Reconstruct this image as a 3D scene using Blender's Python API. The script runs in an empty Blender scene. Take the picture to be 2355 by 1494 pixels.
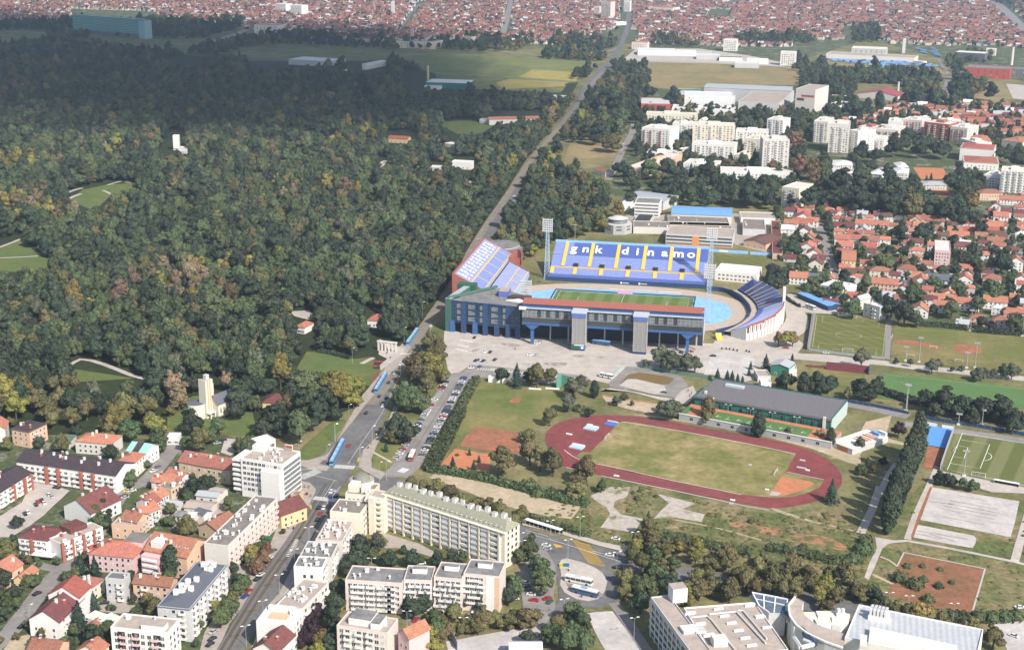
import bpy,bmesh,math,random
import numpy as np
from mathutils import Vector,Matrix
S=bpy.context.scene
COL=S.collection
rnd=random.Random(7)

# ------------------------------------------------------------------ camera
W,H=2355.0,1494.0
CAM_H,TH,RO,FPX=300.0,math.radians(16.9),math.radians(0.45),3190.0
cd=bpy.data.cameras.new('camera');cam=bpy.data.objects.new('camera',cd);COL.objects.link(cam)
cam.location=(0,0,CAM_H)
cam.matrix_world=Matrix.Translation((0,0,CAM_H))@Matrix.Rotation(math.pi/2-TH,4,'X')@Matrix.Rotation(RO,4,'Z')
cd.sensor_fit='HORIZONTAL';cd.sensor_width=36.0;cd.lens=36.0*FPX/W
cd.clip_start=5;cd.clip_end=40000
S.camera=cam

# ------------------------------------------------------------------ light
SUN_AZ=Vector((0.60,-0.80));SUN_EL=math.radians(41)
w=bpy.data.worlds.new('World');S.world=w;w.use_nodes=True
nt=w.node_tree;bg=nt.nodes['Background']
sky=nt.nodes.new('ShaderNodeTexSky');sky.sky_type='NISHITA';sky.sun_disc=False
sky.sun_elevation=SUN_EL;sky.sun_rotation=math.atan2(SUN_AZ.x,SUN_AZ.y)
sky.air_density=1.2;sky.dust_density=1.5
nt.links.new(sky.outputs[0],bg.inputs[0]);bg.inputs[1].default_value=0.12
sl=bpy.data.lights.new('sun','SUN');sl.energy=4.6;sl.angle=math.radians(0.5);sl.color=(1.0,0.93,0.84)
so=bpy.data.objects.new('sun',sl);COL.objects.link(so)
sdir=Vector((SUN_AZ.x*math.cos(SUN_EL),SUN_AZ.y*math.cos(SUN_EL),math.sin(SUN_EL)))
so.rotation_euler=sdir.to_track_quat('Z','Y').to_euler();so.location=(300,-300,900)
S.view_settings.view_transform='Standard';S.view_settings.look='None'
S.view_settings.exposure=0.45;S.view_settings.gamma=1.0
HAZE=0.72e-4
S.cycles.max_bounces=5;S.cycles.diffuse_bounces=2;S.cycles.glossy_bounces=2;S.cycles.transparent_max_bounces=48
S.cycles.volume_bounces=0;S.cycles.caustics_reflective=False;S.cycles.caustics_refractive=False

# ------------------------------------------------------------------ surveying: photo pixel <-> place on a horizontal plane
_c,_s=math.cos(RO),math.sin(RO)
def G(px,py,z=0.0):
    a,b=px-W/2,py-H/2
    u=(a*_c+b*_s)/FPX;v=-(-a*_s+b*_c)/FPX
    d=(u,math.cos(TH)+v*math.sin(TH),-math.sin(TH)+v*math.cos(TH))
    t=(z-CAM_H)/d[2]
    return Vector((d[0]*t,d[1]*t,z))
def PX(p):
    X,Y,Z=p[0],p[1],p[2]-CAM_H
    zc=Y*math.cos(TH)-Z*math.sin(TH);uc=Y*math.sin(TH)+Z*math.cos(TH)
    u=FPX*X/zc;v=-FPX*uc/zc
    return(W/2+u*_c-v*_s,H/2+u*_s+v*_c)
def ppm(p):
    return FPX/(p[1]*math.cos(TH)-(p[2]-CAM_H)*math.sin(TH))
TILE={0:(0,0,1),1:(0,1120,.25032),2:(589,1120,.25032),3:(0,860,.25032),4:(400,860,.25032),5:(1178,1120,.25032),
        6:(1766,1120,.25032),7:(1178,747,.25032),8:(1500,780,.25032),9:(400,600,.25032),10:(0,374,.25032),11:(1766,440,.25032),
        12:(850,200,.25032),20:(990,520,.18684),21:(1420,520,.18684),22:(1360,200,.21231),23:(1855,200,.21231),
        24:(750,600,.33471),25:(750,980,.34400),26:(1350,380,.42675),27:(1400,100,.40552),28:(1220,920,.32272),
        29:(1840,690,.21868),30:(2060,960,.12527),31:(1000,480,.38217),32:(1300,0,.25478),33:(1900,0,.20079),
        34:(0,0,.29724),35:(650,0,.29724)}
def tp(t,x,y):
    ox,oy,s=TILE[t];return(ox+x*s,oy+y*s)
def pts(t,txt):
    out=[]
    for w_ in txt.split():
        x,y=w_.split(',');out.append(tp(t,float(x),float(y)))
    return out
def gp(t,txt,z=0.0):
    return[G(x,y,z)for x,y in pts(t,txt)]
def inpoly(x,y,poly):
    c=False;n=len(poly);j=n-1
    for i in range(n):
        xi,yi=poly[i][0],poly[i][1];xj,yj=poly[j][0],poly[j][1]
        if(yi>y)!=(yj>y)and x<(xj-xi)*(y-yi)/(yj-yi)+xi:c=not c
        j=i
    return c

# ------------------------------------------------------------------ materials
MATS={}
def mat(name,col,rough=0.85,var=0.12,scale=0.25,spec=0.25,metal=0.0,fine=0.0,fscale=2.0,col2=None,rand=0.0,mix=(0.4,0.6),emit=None):
    if name in MATS:return MATS[name]
    m=bpy.data.materials.new(name);m.use_nodes=True;MATS[name]=m
    n=m.node_tree.nodes;l=m.node_tree.links;b=n['Principled BSDF']
    b.inputs['Roughness'].default_value=rough;b.inputs['Metallic'].default_value=metal
    b.inputs['Specular IOR Level'].default_value=spec
    geo=n.new('ShaderNodeNewGeometry')
    base=n.new('ShaderNodeMix');base.data_type='RGBA'
    base.inputs[6].default_value=(*col,1);base.inputs[7].default_value=(*(col2 or col),1)
    t1=n.new('ShaderNodeTexNoise');t1.inputs['Scale'].default_value=scale;t1.inputs['Detail'].default_value=5;t1.inputs['Roughness'].default_value=.62
    l.new(geo.outputs['Position'],t1.inputs['Vector'])
    mr=n.new('ShaderNodeMapRange');mr.inputs[1].default_value=mix[0];mr.inputs[2].default_value=mix[1]
    l.new(t1.outputs['Fac'],mr.inputs[0]);l.new(mr.outputs[0],base.inputs[0])
    hsv=n.new('ShaderNodeHueSaturation');l.new(base.outputs[2],hsv.inputs['Color'])
    t2=n.new('ShaderNodeTexNoise');t2.inputs['Scale'].default_value=scale*3.7;t2.inputs['Detail'].default_value=4
    l.new(geo.outputs['Position'],t2.inputs['Vector'])
    val=n.new('ShaderNodeMapRange');val.inputs[1].default_value=.25;val.inputs[2].default_value=.75
    val.inputs[3].default_value=1-var;val.inputs[4].default_value=1+var
    l.new(t2.outputs['Fac'],val.inputs[0]);last=val.outputs[0]
    if fine:
        t3=n.new('ShaderNodeTexNoise');t3.inputs['Scale'].default_value=fscale;t3.inputs['Detail'].default_value=3
        l.new(geo.outputs['Position'],t3.inputs['Vector'])
        v3=n.new('ShaderNodeMapRange');v3.inputs[1].default_value=.3;v3.inputs[2].default_value=.7
        v3.inputs[3].default_value=1-fine;v3.inputs[4].default_value=1+fine;l.new(t3.outputs['Fac'],v3.inputs[0])
        mu=n.new('ShaderNodeMath');mu.operation='MULTIPLY';l.new(last,mu.inputs[0]);l.new(v3.outputs[0],mu.inputs[1]);last=mu.outputs[0]
    if rand:
        oi=n.new('ShaderNodeObjectInfo')
        v4=n.new('ShaderNodeMapRange');v4.inputs[3].default_value=1-rand;v4.inputs[4].default_value=1+rand;l.new(oi.outputs['Random'],v4.inputs[0])
        mu=n.new('ShaderNodeMath');mu.operation='MULTIPLY';l.new(last,mu.inputs[0]);l.new(v4.outputs[0],mu.inputs[1]);last=mu.outputs[0]
        hu=n.new('ShaderNodeMath');hu.operation='MULTIPLY';hu.inputs[1].default_value=7.31;l.new(oi.outputs['Random'],hu.inputs[0])
        fr=n.new('ShaderNodeMath');fr.operation='FRACT';l.new(hu.outputs[0],fr.inputs[0])
        v5=n.new('ShaderNodeMapRange');v5.inputs[3].default_value=.5-.035*min(1,rand*3);v5.inputs[4].default_value=.5+.03*min(1,rand*3)
        l.new(fr.outputs[0],v5.inputs[0]);l.new(v5.outputs[0],hsv.inputs['Hue'])
    l.new(last,hsv.inputs['Value']);l.new(hsv.outputs['Color'],b.inputs['Base Color'])
    return m
def stripes(name,c1,c2,period,ang,rough=.85,soft=.35,var=.08,axis='world'):
    """two tones in straight bands (mown grass, standing seams); period in metres"""
    if name in MATS:return MATS[name]
    m=mat(name,c1,rough,var,.15,.2,0,.06,1.5,c2)
    n=m.node_tree.nodes;l=m.node_tree.links
    mixn=[x for x in n if x.type=='MIX'][0];geo=[x for x in n if x.type=='NEW_GEOMETRY'][0]
    mp=n.new('ShaderNodeVectorMath');mp.operation='DOT_PRODUCT';mp.inputs[1].default_value=(math.cos(ang)*2*math.pi/period,math.sin(ang)*2*math.pi/period,0)
    l.new(geo.outputs['Position'],mp.inputs[0])
    si=n.new('ShaderNodeMath');si.operation='SINE';l.new(mp.outputs['Value'],si.inputs[0])
    mr=n.new('ShaderNodeMapRange');mr.inputs[1].default_value=-soft;mr.inputs[2].default_value=soft
    l.new(si.outputs[0],mr.inputs[0]);l.new(mr.outputs[0],mixn.inputs[0])
    return m
def tiles(name,col,rand=0.10):
    """clay roof tiles: weathered patches and fine courses"""
    return mat(name,col,.8,.22,.5,.2,0,.20,2.2,(col[0]*.66,col[1]*.74,col[2]*.85),rand,(.35,.7))
def glassy(name,col,rough=.18):
    return mat(name,col,rough,.25,.5,.6,0,.2,.8)
M={}
M['white']=mat('white_render',(.74,.72,.69),.8,.08,.3,.2,0,.05)
M['cream']=mat('cream_render',(.70,.64,.53),.8,.08,.3)
M['offwhite']=mat('offwhite_render',(.62,.59,.55),.85,.10,.3)
M['grey']=mat('grey_render',(.40,.40,.40),.85,.12,.3)
M['lgrey']=mat('light_grey_render',(.52,.52,.52),.85,.12,.3)
M['dgrey']=mat('dark_grey_render',(.16,.16,.17),.8,.15,.3)
M['pink']=mat('pink_render',(.66,.57,.53),.85,.10,.3)
M['rose']=mat('rose_render',(.66,.46,.46),.85,.10,.3)
M['peach']=mat('peach_render',(.66,.44,.31),.85,.10,.3)
M['yellow']=mat('yellow_render',(.68,.53,.28),.85,.10,.3)
M['ochre']=mat('ochre_render',(.55,.42,.28),.85,.12,.3)
M['brick']=mat('red_brick',(.36,.13,.09),.85,.15,.6)
M['orangewall']=mat('orange_render',(.66,.28,.10),.85,.10,.3)
M['redwall']=mat('red_render',(.42,.09,.07),.8,.1,.3)
M['black']=mat('dark_opening',(.03,.03,.035),.5,.2,.5)
M['orange']=tiles('orange_roof_tiles',(.47,.19,.12))
M['terra']=tiles('terracotta_roof_tiles',(.34,.145,.098))
M['red']=tiles('red_roof_tiles',(.39,.125,.088))
M['maroon']=tiles('maroon_roof',(.18,.065,.06))
M['brown']=tiles('brown_roof_tiles',(.17,.085,.07))
M['darkroof']=tiles('dark_brown_roof',(.075,.055,.06),.04)
M['slate']=mat('slate_blue_roof',(.115,.125,.15),.7,.12,.4,.3)
M['felt']=mat('grey_roofing_felt',(.17,.17,.175),.9,.22,.12,.2,0,.1,1.2,(.24,.23,.22))
M['beigeroof']=mat('beige_gravel_roof',(.42,.35,.30),.95,.12,.15,.1,0,.08,1.5,(.36,.31,.28))
M['brownfelt']=mat('brown_roofing_felt',(.25,.21,.18),.95,.18,.15,.1,0,.1,1.5,(.19,.18,.17))
M['greenroof']=mat('greenish_copper_roof',(.27,.27,.20),.75,.14,.3,.3)
M['greyroof']=mat('grey_sheet_roof',(.40,.41,.43),.6,.1,.2,.4)
M['whiteroof']=mat('white_sheet_roof',(.66,.66,.66),.6,.08,.2,.3)
M['blueroof']=mat('blue_sheet_roof',(.17,.36,.66),.6,.08,.1,.3)
M['mint']=mat('mint_copper_roof',(.30,.55,.47),.6,.15,.6,.3)
M['hallroof']=stripes('hall_roof_sheeting',(.15,.142,.15),(.175,.165,.172),1.4,-.35,.75,.6,.14)
M['seam']=stripes('standing_seam_metal',(.50,.51,.53),(.42,.43,.46),2.4,-.25,.45,.7,.1)
M['glass']=glassy('window_glass',(.045,.055,.065),.15)
M['wedge']=glassy('pale_blue_glass',(.10,.14,.20),.15)
M['blind']=mat('pale_blind',(.50,.49,.46),.8,.1,.5)
M['farwall']=mat('distant_wall',(.46,.43,.40),.85,.1,.1)
M['faro']=tiles('far_orange_roof',(.36,.155,.105));M['fart']=tiles('far_terracotta_roof',(.27,.13,.10));M['farr']=tiles('far_red_roof',(.30,.10,.085));M['farb']=tiles('far_brown_roof',(.16,.09,.075))
M['glassblue']=glassy('blue_curtain_glass',(.03,.06,.12),.12)
M['glassteal']=glassy('teal_glazing',(.02,.15,.13),.12)
M['glassgrey']=glassy('grey_glazing',(.16,.18,.19),.2)
M['blue']=mat('blue_painted_steel',(.045,.115,.28),.5,.12,.2,.4)
M['dblue']=mat('dark_blue_paint',(.03,.06,.14),.6,.15,.2,.3)
M['lblue']=mat('light_blue_paint',(.26,.50,.78),.7,.10,.1,.2)
M['seat']=stripes('blue_stadium_seats',(.20,.26,.55),(.29,.35,.62),1.7,1.37,.6,.9,.12)
M['seat2']=mat('deep_blue_seats',(.10,.15,.42),.6,.12,.3,.3)
M['seatpale']=mat('faded_blue_seats',(.33,.37,.58),.6,.14,.3,.3,0,.12,.8)
M['seatyel']=mat('yellow_stairs',(.68,.46,.10),.65,.1,.3)
M['redtrim']=mat('red_concrete',(.34,.12,.088),.8,.1,.2)
M['steel']=mat('galvanised_steel',(.48,.53,.58),.5,.1,.5,.5)
M['pole']=mat('pale_pole_paint',(.34,.36,.36),.5,.08,.5,.4)
M['metal']=mat('vent_metal',(.62,.62,.62),.4,.1,.5,.5)
# ground
M['ground']=mat('rough_grass',(.125,.135,.048),.95,.28,.013,.1,0,.22,.35,(.22,.19,.10),0,(.38,.62))
M['wasteland']=mat('overgrown_wasteland',(.11,.13,.045),.95,.30,.04,.1,0,.3,.5,(.23,.185,.10),0,(.42,.60))
M['citysoil']=mat('garden_ground',(.08,.10,.045),.95,.3,.05,.1,0,.25,.4,(.26,.235,.20),0,(.52,.68))
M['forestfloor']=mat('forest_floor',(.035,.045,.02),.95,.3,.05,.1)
M['asphalt']=mat('asphalt',(.135,.13,.13),.9,.14,.06,.2,0,.1,.6,(.17,.165,.163))
M['asphalt2']=mat('worn_asphalt',(.22,.205,.195),.9,.12,.06,.2,0,.08,.6,(.27,.25,.235))
M['concrete']=mat('pale_concrete',(.47,.42,.375),.9,.13,.035,.2,0,.09,.5,(.43,.385,.35))
M['concrete2']=mat('grey_concrete_pad',(.52,.48,.46),.9,.12,.06,.2,0,.08,.6,(.43,.40,.385))
M['weedy']=mat('weedy_concrete',(.43,.38,.33),.95,.14,.09,.1,0,.12,.5,(.20,.18,.09),0,(.54,.66))
M['bare']=mat('bare_orange_earth',(.37,.185,.11),.95,.16,.10,.1,0,.2,.5,(.12,.13,.05),0,(.43,.58))
M['pave']=mat('pavement_slabs',(.36,.315,.275),.9,.12,.08,.2,0,.1,.6)
M['track']=mat('red_running_track',(.235,.06,.06),.85,.16,.05,.2,0,.1,.5,(.185,.055,.055))
M['tram']=mat('tram_track_bed',(.25,.21,.17),.95,.12,.1,.2,0,.1,.8,(.20,.18,.155))
M['infield']=mat('dry_infield_grass',(.165,.168,.055),.95,.20,.035,.1,0,.16,.3,(.31,.245,.12),0,(.40,.64))
M['lawn']=mat('park_lawn',(.10,.145,.045),.95,.15,.03,.1,0,.12,.4,(.135,.15,.05))
M['field']=mat('mown_field',(.125,.15,.045),.95,.15,.02,.1,0,.12,.3,(.21,.19,.075))
M['brightfield']=mat('bright_green_turf',(.10,.18,.065),.95,.1,.02,.1,0,.08,.4)
M['olivefield']=mat('worn_training_grass',(.145,.155,.05),.95,.14,.02,.1,0,.12,.3,(.235,.185,.085),0,(.42,.70))
M['turf']=stripes('artificial_turf',(.125,.13,.035),(.145,.15,.045),9,.5)
M['pitch']=stripes('mown_pitch',(.105,.165,.04),(.15,.20,.062),13.2,-.199,.9,.25)
M['pitch2']=stripes('striped_training_pitch',(.115,.13,.038),(.175,.18,.075),15,-.473,.9,.25)
M['clay']=mat('red_clay',(.36,.145,.085),.95,.18,.08,.1,0,.15,.6,(.27,.13,.075))
M['orangeclay']=mat('orange_clay',(.52,.20,.10),.95,.12,.08,.1,0,.1,.6,(.45,.19,.10))
M['browncourt']=mat('brown_cinder',(.27,.125,.075),.95,.2,.06,.1,0,.15,.6,(.21,.115,.06))
M['sand']=mat('pale_sand',(.47,.37,.27),.95,.12,.05,.1,0,.12,.5,(.39,.33,.22))
M['drygrass']=mat('dry_meadow',(.29,.22,.115),.95,.12,.01,.1,0,.1,.1,(.22,.19,.09))
M['crop']=mat('green_crop',(.145,.175,.055),.95,.14,.004,.1,0,.1,.05,(.20,.205,.085))
M['cropy']=mat('yellow_crop',(.34,.285,.085),.95,.1,.01,.1)
M['court']=mat('blue_court',(.115,.29,.62),.8,.06,.1,.2)
M['apron']=mat('light_blue_apron',(.28,.50,.74),.8,.12,.08,.2,0,.1,.4,(.22,.45,.72))
M['concourse']=mat('tan_concourse',(.46,.38,.315),.9,.08,.05,.2)
M['line']=mat('white_line_paint',(.78,.78,.74),.8,.05,.5)
M['fadedline']=mat('faded_line_paint',(.42,.44,.22),.8,.05,.5)
M['yline']=mat('yellow_line_paint',(.50,.33,.09),.8,.1,.5)
M['joint']=mat('dark_joint',(.10,.09,.075),.9,.1,.5)
M['kerb']=mat('kerb_stone',(.45,.42,.38),.9,.1,.5)

# ------------------------------------------------------------------ object helpers
def link(o,parent=None):
    COL.objects.link(o)
    if parent is not None:o.parent=parent
    return o
def tag(o,label=None,cat=None,group=None,kind=None):
    if label:o['label']=label
    if cat:o['category']=cat
    if group:o['group']=group
    if kind:o['kind']=kind
    return o
def empty(name,loc=(0,0,0),rz=0.0,label=None,cat=None,group=None):
    o=bpy.data.objects.new(name,None);o.location=loc;o.rotation_euler=(0,0,rz);o.empty_display_size=.5
    link(o);tag(o,label,cat,group);return o
class MB:
    """collects faces, links them as one mesh object"""
    def __init__(s):s.v=[];s.f=[];s.m=[];s.mats=[]
    def mi(s,m):
        if isinstance(m,str):m=M[m]
        if m not in s.mats:s.mats.append(m)
        return s.mats.index(m)
    def face(s,vs,m):
        n=len(s.v);s.v+=[tuple(v)for v in vs];s.f.append(tuple(range(n,n+len(vs))));s.m.append(s.mi(m))
    def box(s,x0,x1,y0,y1,z0,z1,m,top=None,bottom=True):
        n=len(s.v);k=s.mi(m);kt=k if top is None else s.mi(top)
        s.v+=[(x0,y0,z0),(x1,y0,z0),(x1,y1,z0),(x0,y1,z0),(x0,y0,z1),(x1,y0,z1),(x1,y1,z1),(x0,y1,z1)]
        fs=[(0,1,5,4),(1,2,6,5),(2,3,7,6),(3,0,4,7),(4,5,6,7)]+([(3,2,1,0)]if bottom else[])
        s.f+=[tuple(n+i for i in f)for f in fs];s.m+=[k,k,k,k,kt]+([k]if bottom else[])
    def beam(s,a,b,r,m,sides=4):
        a=Vector(a);b=Vector(b);d=(b-a).normalized();up=Vector((0,0,1))if abs(d.z)<.9 else Vector((1,0,0))
        x=d.cross(up).normalized();y=d.cross(x);n=len(s.v);k=s.mi(m)
        for p in(a,b):
            for i in range(sides):
                t=2*math.pi*(i+.5)/sides;s.v.append(tuple(p+x*r*math.cos(t)+y*r*math.sin(t)))
        for i in range(sides):
            j=(i+1)%sides;s.f.append((n+i,n+j,n+sides+j,n+sides+i));s.m.append(k)
        s.f.append(tuple(n+i for i in range(sides))[::-1]);s.f.append(tuple(n+sides+i for i in range(sides)));s.m+=[k,k]
    def cyl(s,cx,cy,z0,z1,r0,r1,m,n_=24,top=None,a0=0.0):
        n=len(s.v);k=s.mi(m);kt=k if top is None else s.mi(top)
        for z,r in((z0,r0),(z1,r1)):
            for i in range(n_):t=a0+2*math.pi*i/n_;s.v.append((cx+r*math.cos(t),cy+r*math.sin(t),z))
        for i in range(n_):
            j=(i+1)%n_;s.f.append((n+i,n+j,n+n_+j,n+n_+i));s.m.append(k)
        s.f.append(tuple(range(n+n_,n+2*n_)));s.m.append(kt)
    def prism(s,poly,z0,z1,m,top=None):
        ar=sum(poly[i][0]*poly[(i+1)%len(poly)][1]-poly[(i+1)%len(poly)][0]*poly[i][1]for i in range(len(poly)))
        if ar<0:poly=poly[::-1]
        for i in range(len(poly)):
            a=poly[i];b=poly[(i+1)%len(poly)]
            s.face([(a[0],a[1],z0),(b[0],b[1],z0),(b[0],b[1],z1),(a[0],a[1],z1)],m)
        s.face([(p[0],p[1],z1)for p in poly],top or m)
    def mesh(s,name,smooth=False):
        me=bpy.data.meshes.new(name);me.from_pydata(s.v,[],s.f)
        for m in s.mats:me.materials.append(m)
        me.polygons.foreach_set('material_index',s.m)
        if smooth:me.polygons.foreach_set('use_smooth',[True]*len(s.f))
        me.update();return me
    def build(s,name,parent=None,loc=None,rz=None,smooth=False):
        o=bpy.data.objects.new(name,s.mesh(name,smooth))
        if loc is not None:o.location=loc
        if rz is not None:o.rotation_euler=(0,0,rz)
        return link(o,parent)
def put(name,me,parent=None,loc=(0,0,0),rz=0.0,sc=None):
    o=bpy.data.objects.new(name,me);o.location=loc;o.rotation_euler=(0,0,rz)
    if sc is not None:o.scale=sc if hasattr(sc,'__len__')else(sc,sc,sc)
    return link(o,parent)

# labels that number the members of a look-alike family from the left of the picture
AUTO={}
ORD='first second third fourth fifth sixth seventh eighth ninth tenth eleventh twelfth thirteenth fourteenth fifteenth sixteenth seventeenth eighteenth nineteenth twentieth'.split()
TENS={2:'twenty',3:'thirty',4:'forty',5:'fifty',6:'sixty',7:'seventy',8:'eighty',9:'ninety'}
def ordinal(i):
    if i<=20:return ORD[i-1]
    if i>=100:return str(i)+'th'
    t,u=divmod(i,10)
    return{20:'twentieth'}.get(i,(TENS[t]+'-'+ORD[u-1])if u else TENS[t][:-1]+'ieth')
def auto(o,one,many,where,group,p=None):
    """one = 'white car', many = 'white cars', where = 'on the forecourt'"""
    AUTO.setdefault((many,where),[]).append((PX(p if p is not None else o.location),o,one,group))
def finish_labels(limit=60):
    for(many,where),rows in AUTO.items():
        rows.sort(key=lambda r:r[0][0])
        for i,(_,o,one,group)in enumerate(rows):
            if group:o['group']=group
            if len(rows)==1:o['label']=f'{one} {where}'
            elif len(rows)<=limit:o['label']=f'{ordinal(i+1)} from left of the {many} {where}'
            else:o['label']=f'one of the {many} {where}';o['group']=f'{many} {where}'

# ------------------------------------------------------------------ ground sheets
def catmull(P,n=6,closed=True):
    P=[Vector(p)for p in P];out=[];N=len(P)
    for i in range(N if closed else N-1):
        g=lambda k:P[k%N]if closed else P[max(0,min(N-1,k))]
        p0,p1,p2,p3=g(i-1),g(i),g(i+1),g(i+2)
        for k in range(n):
            t=k/n
            out.append(.5*((2*p1)+(-p0+p2)*t+(2*p0-5*p1+4*p2-p3)*t*t+(-p0+3*p1-3*p2+p3)*t**3))
    if not closed:out.append(P[-1])
    return out
NSH=[0]
def zlift(z):NSH[0]+=1;return z+NSH[0]*.00015
def sheet(name,poly,m,z,label=None,cat=None,smooth=0,kind='structure',parent=None):
    z=zlift(z)
    if smooth:poly=catmull(poly,smooth)
    bm=bmesh.new();vs=[bm.verts.new((p[0],p[1],z))for p in poly]
    f=bm.faces.new(vs);f.normal_update()
    if f.normal.z<0:f.normal_flip()
    bmesh.ops.triangulate(bm,faces=[f])
    me=bpy.data.meshes.new(name);bm.to_mesh(me);bm.free();me.materials.append(M[m]if isinstance(m,str)else m)
    o=bpy.data.objects.new(name,me);link(o,parent)
    if parent is None:tag(o,label,cat,None,kind)
    return o
def strip_pts(line,wd):
    line=[Vector((p[0],p[1]))for p in line];L=[];R=[]
    for i,p in enumerate(line):
        a=line[max(0,i-1)];b=line[min(len(line)-1,i+1)];d=(b-a).normalized();nrm=Vector((-d.y,d.x))
        L.append(p+nrm*wd/2);R.append(p-nrm*wd/2)
    return L,R
def strip(name,line,wd,m,z,label=None,cat=None,smooth=0,kind='structure',parent=None,th=0.0):
    z=zlift(z)
    if smooth:line=catmull([(p[0],p[1],0)for p in line],smooth,False)
    L,R=strip_pts(line,wd);b=MB()
    for i in range(len(L)-1):
        b.face([(*R[i],z),(*R[i+1],z),(*L[i+1],z),(*L[i],z)],m)
        if th:
            b.face([(*L[i],z),(*L[i+1],z),(*L[i+1],z-th),(*L[i],z-th)],m);b.face([(*R[i+1],z),(*R[i],z),(*R[i],z-th),(*R[i+1],z-th)],m)
    o=b.build(name,parent)
    if parent is None:tag(o,label,cat,None,kind)
    return o
# ------------------------------------------------------------------ the ground and everything painted on it
sheet('ground',[(-9000,-300,0),(9000,-300,0),(9000,14000,0),(-9000,14000,0)],'ground',0,'rough dry grass between the sports grounds and the streets','ground')
Z1,Z2,Z3,Z4,Z5,Z6,Z7=.05,.10,.15,.20,.25,.30,.35
def gs(name,t,txt,m,z,label=None,smooth=0,cat=None):return sheet(name,gp(t,txt),m,z,label,cat or name.replace('_',' '),smooth)
def gl(name,t,txt,wd,m,z,label=None,smooth=0,cat=None):return strip(name,gp(t,txt),wd,m,z,label,cat or name.replace('_',' '),smooth)
# broad zones
gs('garden_ground',0,'-60,1010 60,1000 300,1010 520,1000 680,1060 720,1130 640,1290 560,1400 470,1560 -80,1560','citysoil',Z1,'mixed yards and gardens between the houses at bottom left')
gs('garden_ground',0,'1780,470 1990,470 2420,430 2420,800 2060,735 1880,715 1800,600','citysoil',Z1,'gardens between the red roofed houses on the right')
gs('garden_ground',0,'1440,300 1480,190 1900,160 2000,250 2420,230 2420,480 1990,470 1400,450','citysoil',Z1,'yards between the tall apartment blocks')
gs('city_ground',0,'-900,40 560,48 700,95 1000,90 1380,118 1440,100 1800,150 2000,90 2360,190 3300,250 3300,-110 -900,-120','citysoil',Z1,'gardens of the distant suburb along the top')
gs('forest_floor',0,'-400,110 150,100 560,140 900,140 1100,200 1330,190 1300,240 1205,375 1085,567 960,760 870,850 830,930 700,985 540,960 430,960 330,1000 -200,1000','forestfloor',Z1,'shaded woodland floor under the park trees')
gs('wasteland',0,'1000,1090 1340,1170 1390,1090 1780,1180 1950,1160 2010,1240 1990,1400 1500,1330 1300,1250 1180,1205','wasteland',Z1,'overgrown waste ground below the running track')
gs('wasteland',0,'2010,1240 2130,1100 2420,1170 2420,1420 2000,1420','wasteland',Z1,'rough grass around the abandoned courts at bottom right')
# farmland
gs('field',35,'980,430 1200,420 1900,450 2400,480 2440,500 2200,650 1800,610 1180,565','crop',Z2,'broad green crop field left of the straight avenue')
gs('field',35,'1820,600 1930,540 2290,560 2270,630','cropy',Z3,'yellow crop strip in the green field')
gs('field',35,'1650,640 1760,610 2190,640 2180,670 1700,690','cropy',Z3,'thin yellow crop strip nearest the woodland')
gs('field',34,'-300,245 300,265 760,290 1600,320 1560,400 1380,420 850,360 120,315 -300,330','field',Z2,'shaded meadow before the teal building')
gs('field',35,'-40,360 380,375 900,400 850,430 300,440 -40,430','field',Z2,'meadow strip behind the white pavilions')
gs('field',35,'1180,570 1800,625 2200,660 2150,720 1500,690 1200,640','field',Z2,'dull green meadow beside the woodland edge')
gs('drygrass',0,'1480,148 1560,140 1850,160 1840,196 1700,196 1560,206 1400,196 1420,170','drygrass',Z2,'dry tan meadow right of the avenue',0,'meadow')
gs('drygrass',12,'1840,520 2230,550 2290,560 2240,680 2060,690 1830,690 1760,740','drygrass',Z2,'dry tan clearing with small conifers',0,'meadow')
gs('drygrass',33,'1540,900 2000,930 2160,1120 1900,1200 1700,1130 1560,1000','drygrass',Z2,'dry field beside the dark red factory',0,'meadow')
gs('lot',33,'2060,960 2300,980 2300,1150 2140,1130','concrete',Z3,'pale concrete lot at the right edge')
gs('lot',33,'-80,830 40,640 1000,690 1260,760 1400,860 900,830 300,800','drygrass',Z2,'bare ground of the open market')
gs('railway',33,'1800,0 1960,-10 2330,330 2300,420 2050,200','asphalt2',Z3,'wide grey road at the top right corner')
# park lawns, paths
gs('lawn',10,'-40,790 200,700 350,850 500,900 490,960 250,1010 -40,1000','lawn',Z2,'park lawn at the left edge with a white path')
gs('lawn',10,'640,345 760,250 990,200 1260,190 1250,255 1010,310 870,440 780,410','lawn',Z2,'small park lawn between two white paths')
gs('lawn',9,'1120,1000 1220,830 1340,840 1640,900 1840,880 1830,990 1900,1000 1800,1150 1340,1030','lawn',Z2,'park lawn beside the avenue gate')
gs('lawn',4,'1085,790 1290,790 1400,700 1490,560 1580,430 1470,430 1270,590 1150,700','lawn',Z2,'roadside lawn left of the crossing',3)
gs('lawn',4,'-60,480 -60,330 180,200 330,200 480,400 720,330 760,560 400,560 100,590','lawn',Z2,'grass around the cream church')
gs('lawn',12,'600,330 800,310 930,310 1140,350 1110,400 960,440 800,430','lawn',Z2,'small round meadow in the woods')
gs('lawn',0,'-10,905 150,845 310,870 150,880','lawn',Z2,'grass glade deep in the park')
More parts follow.
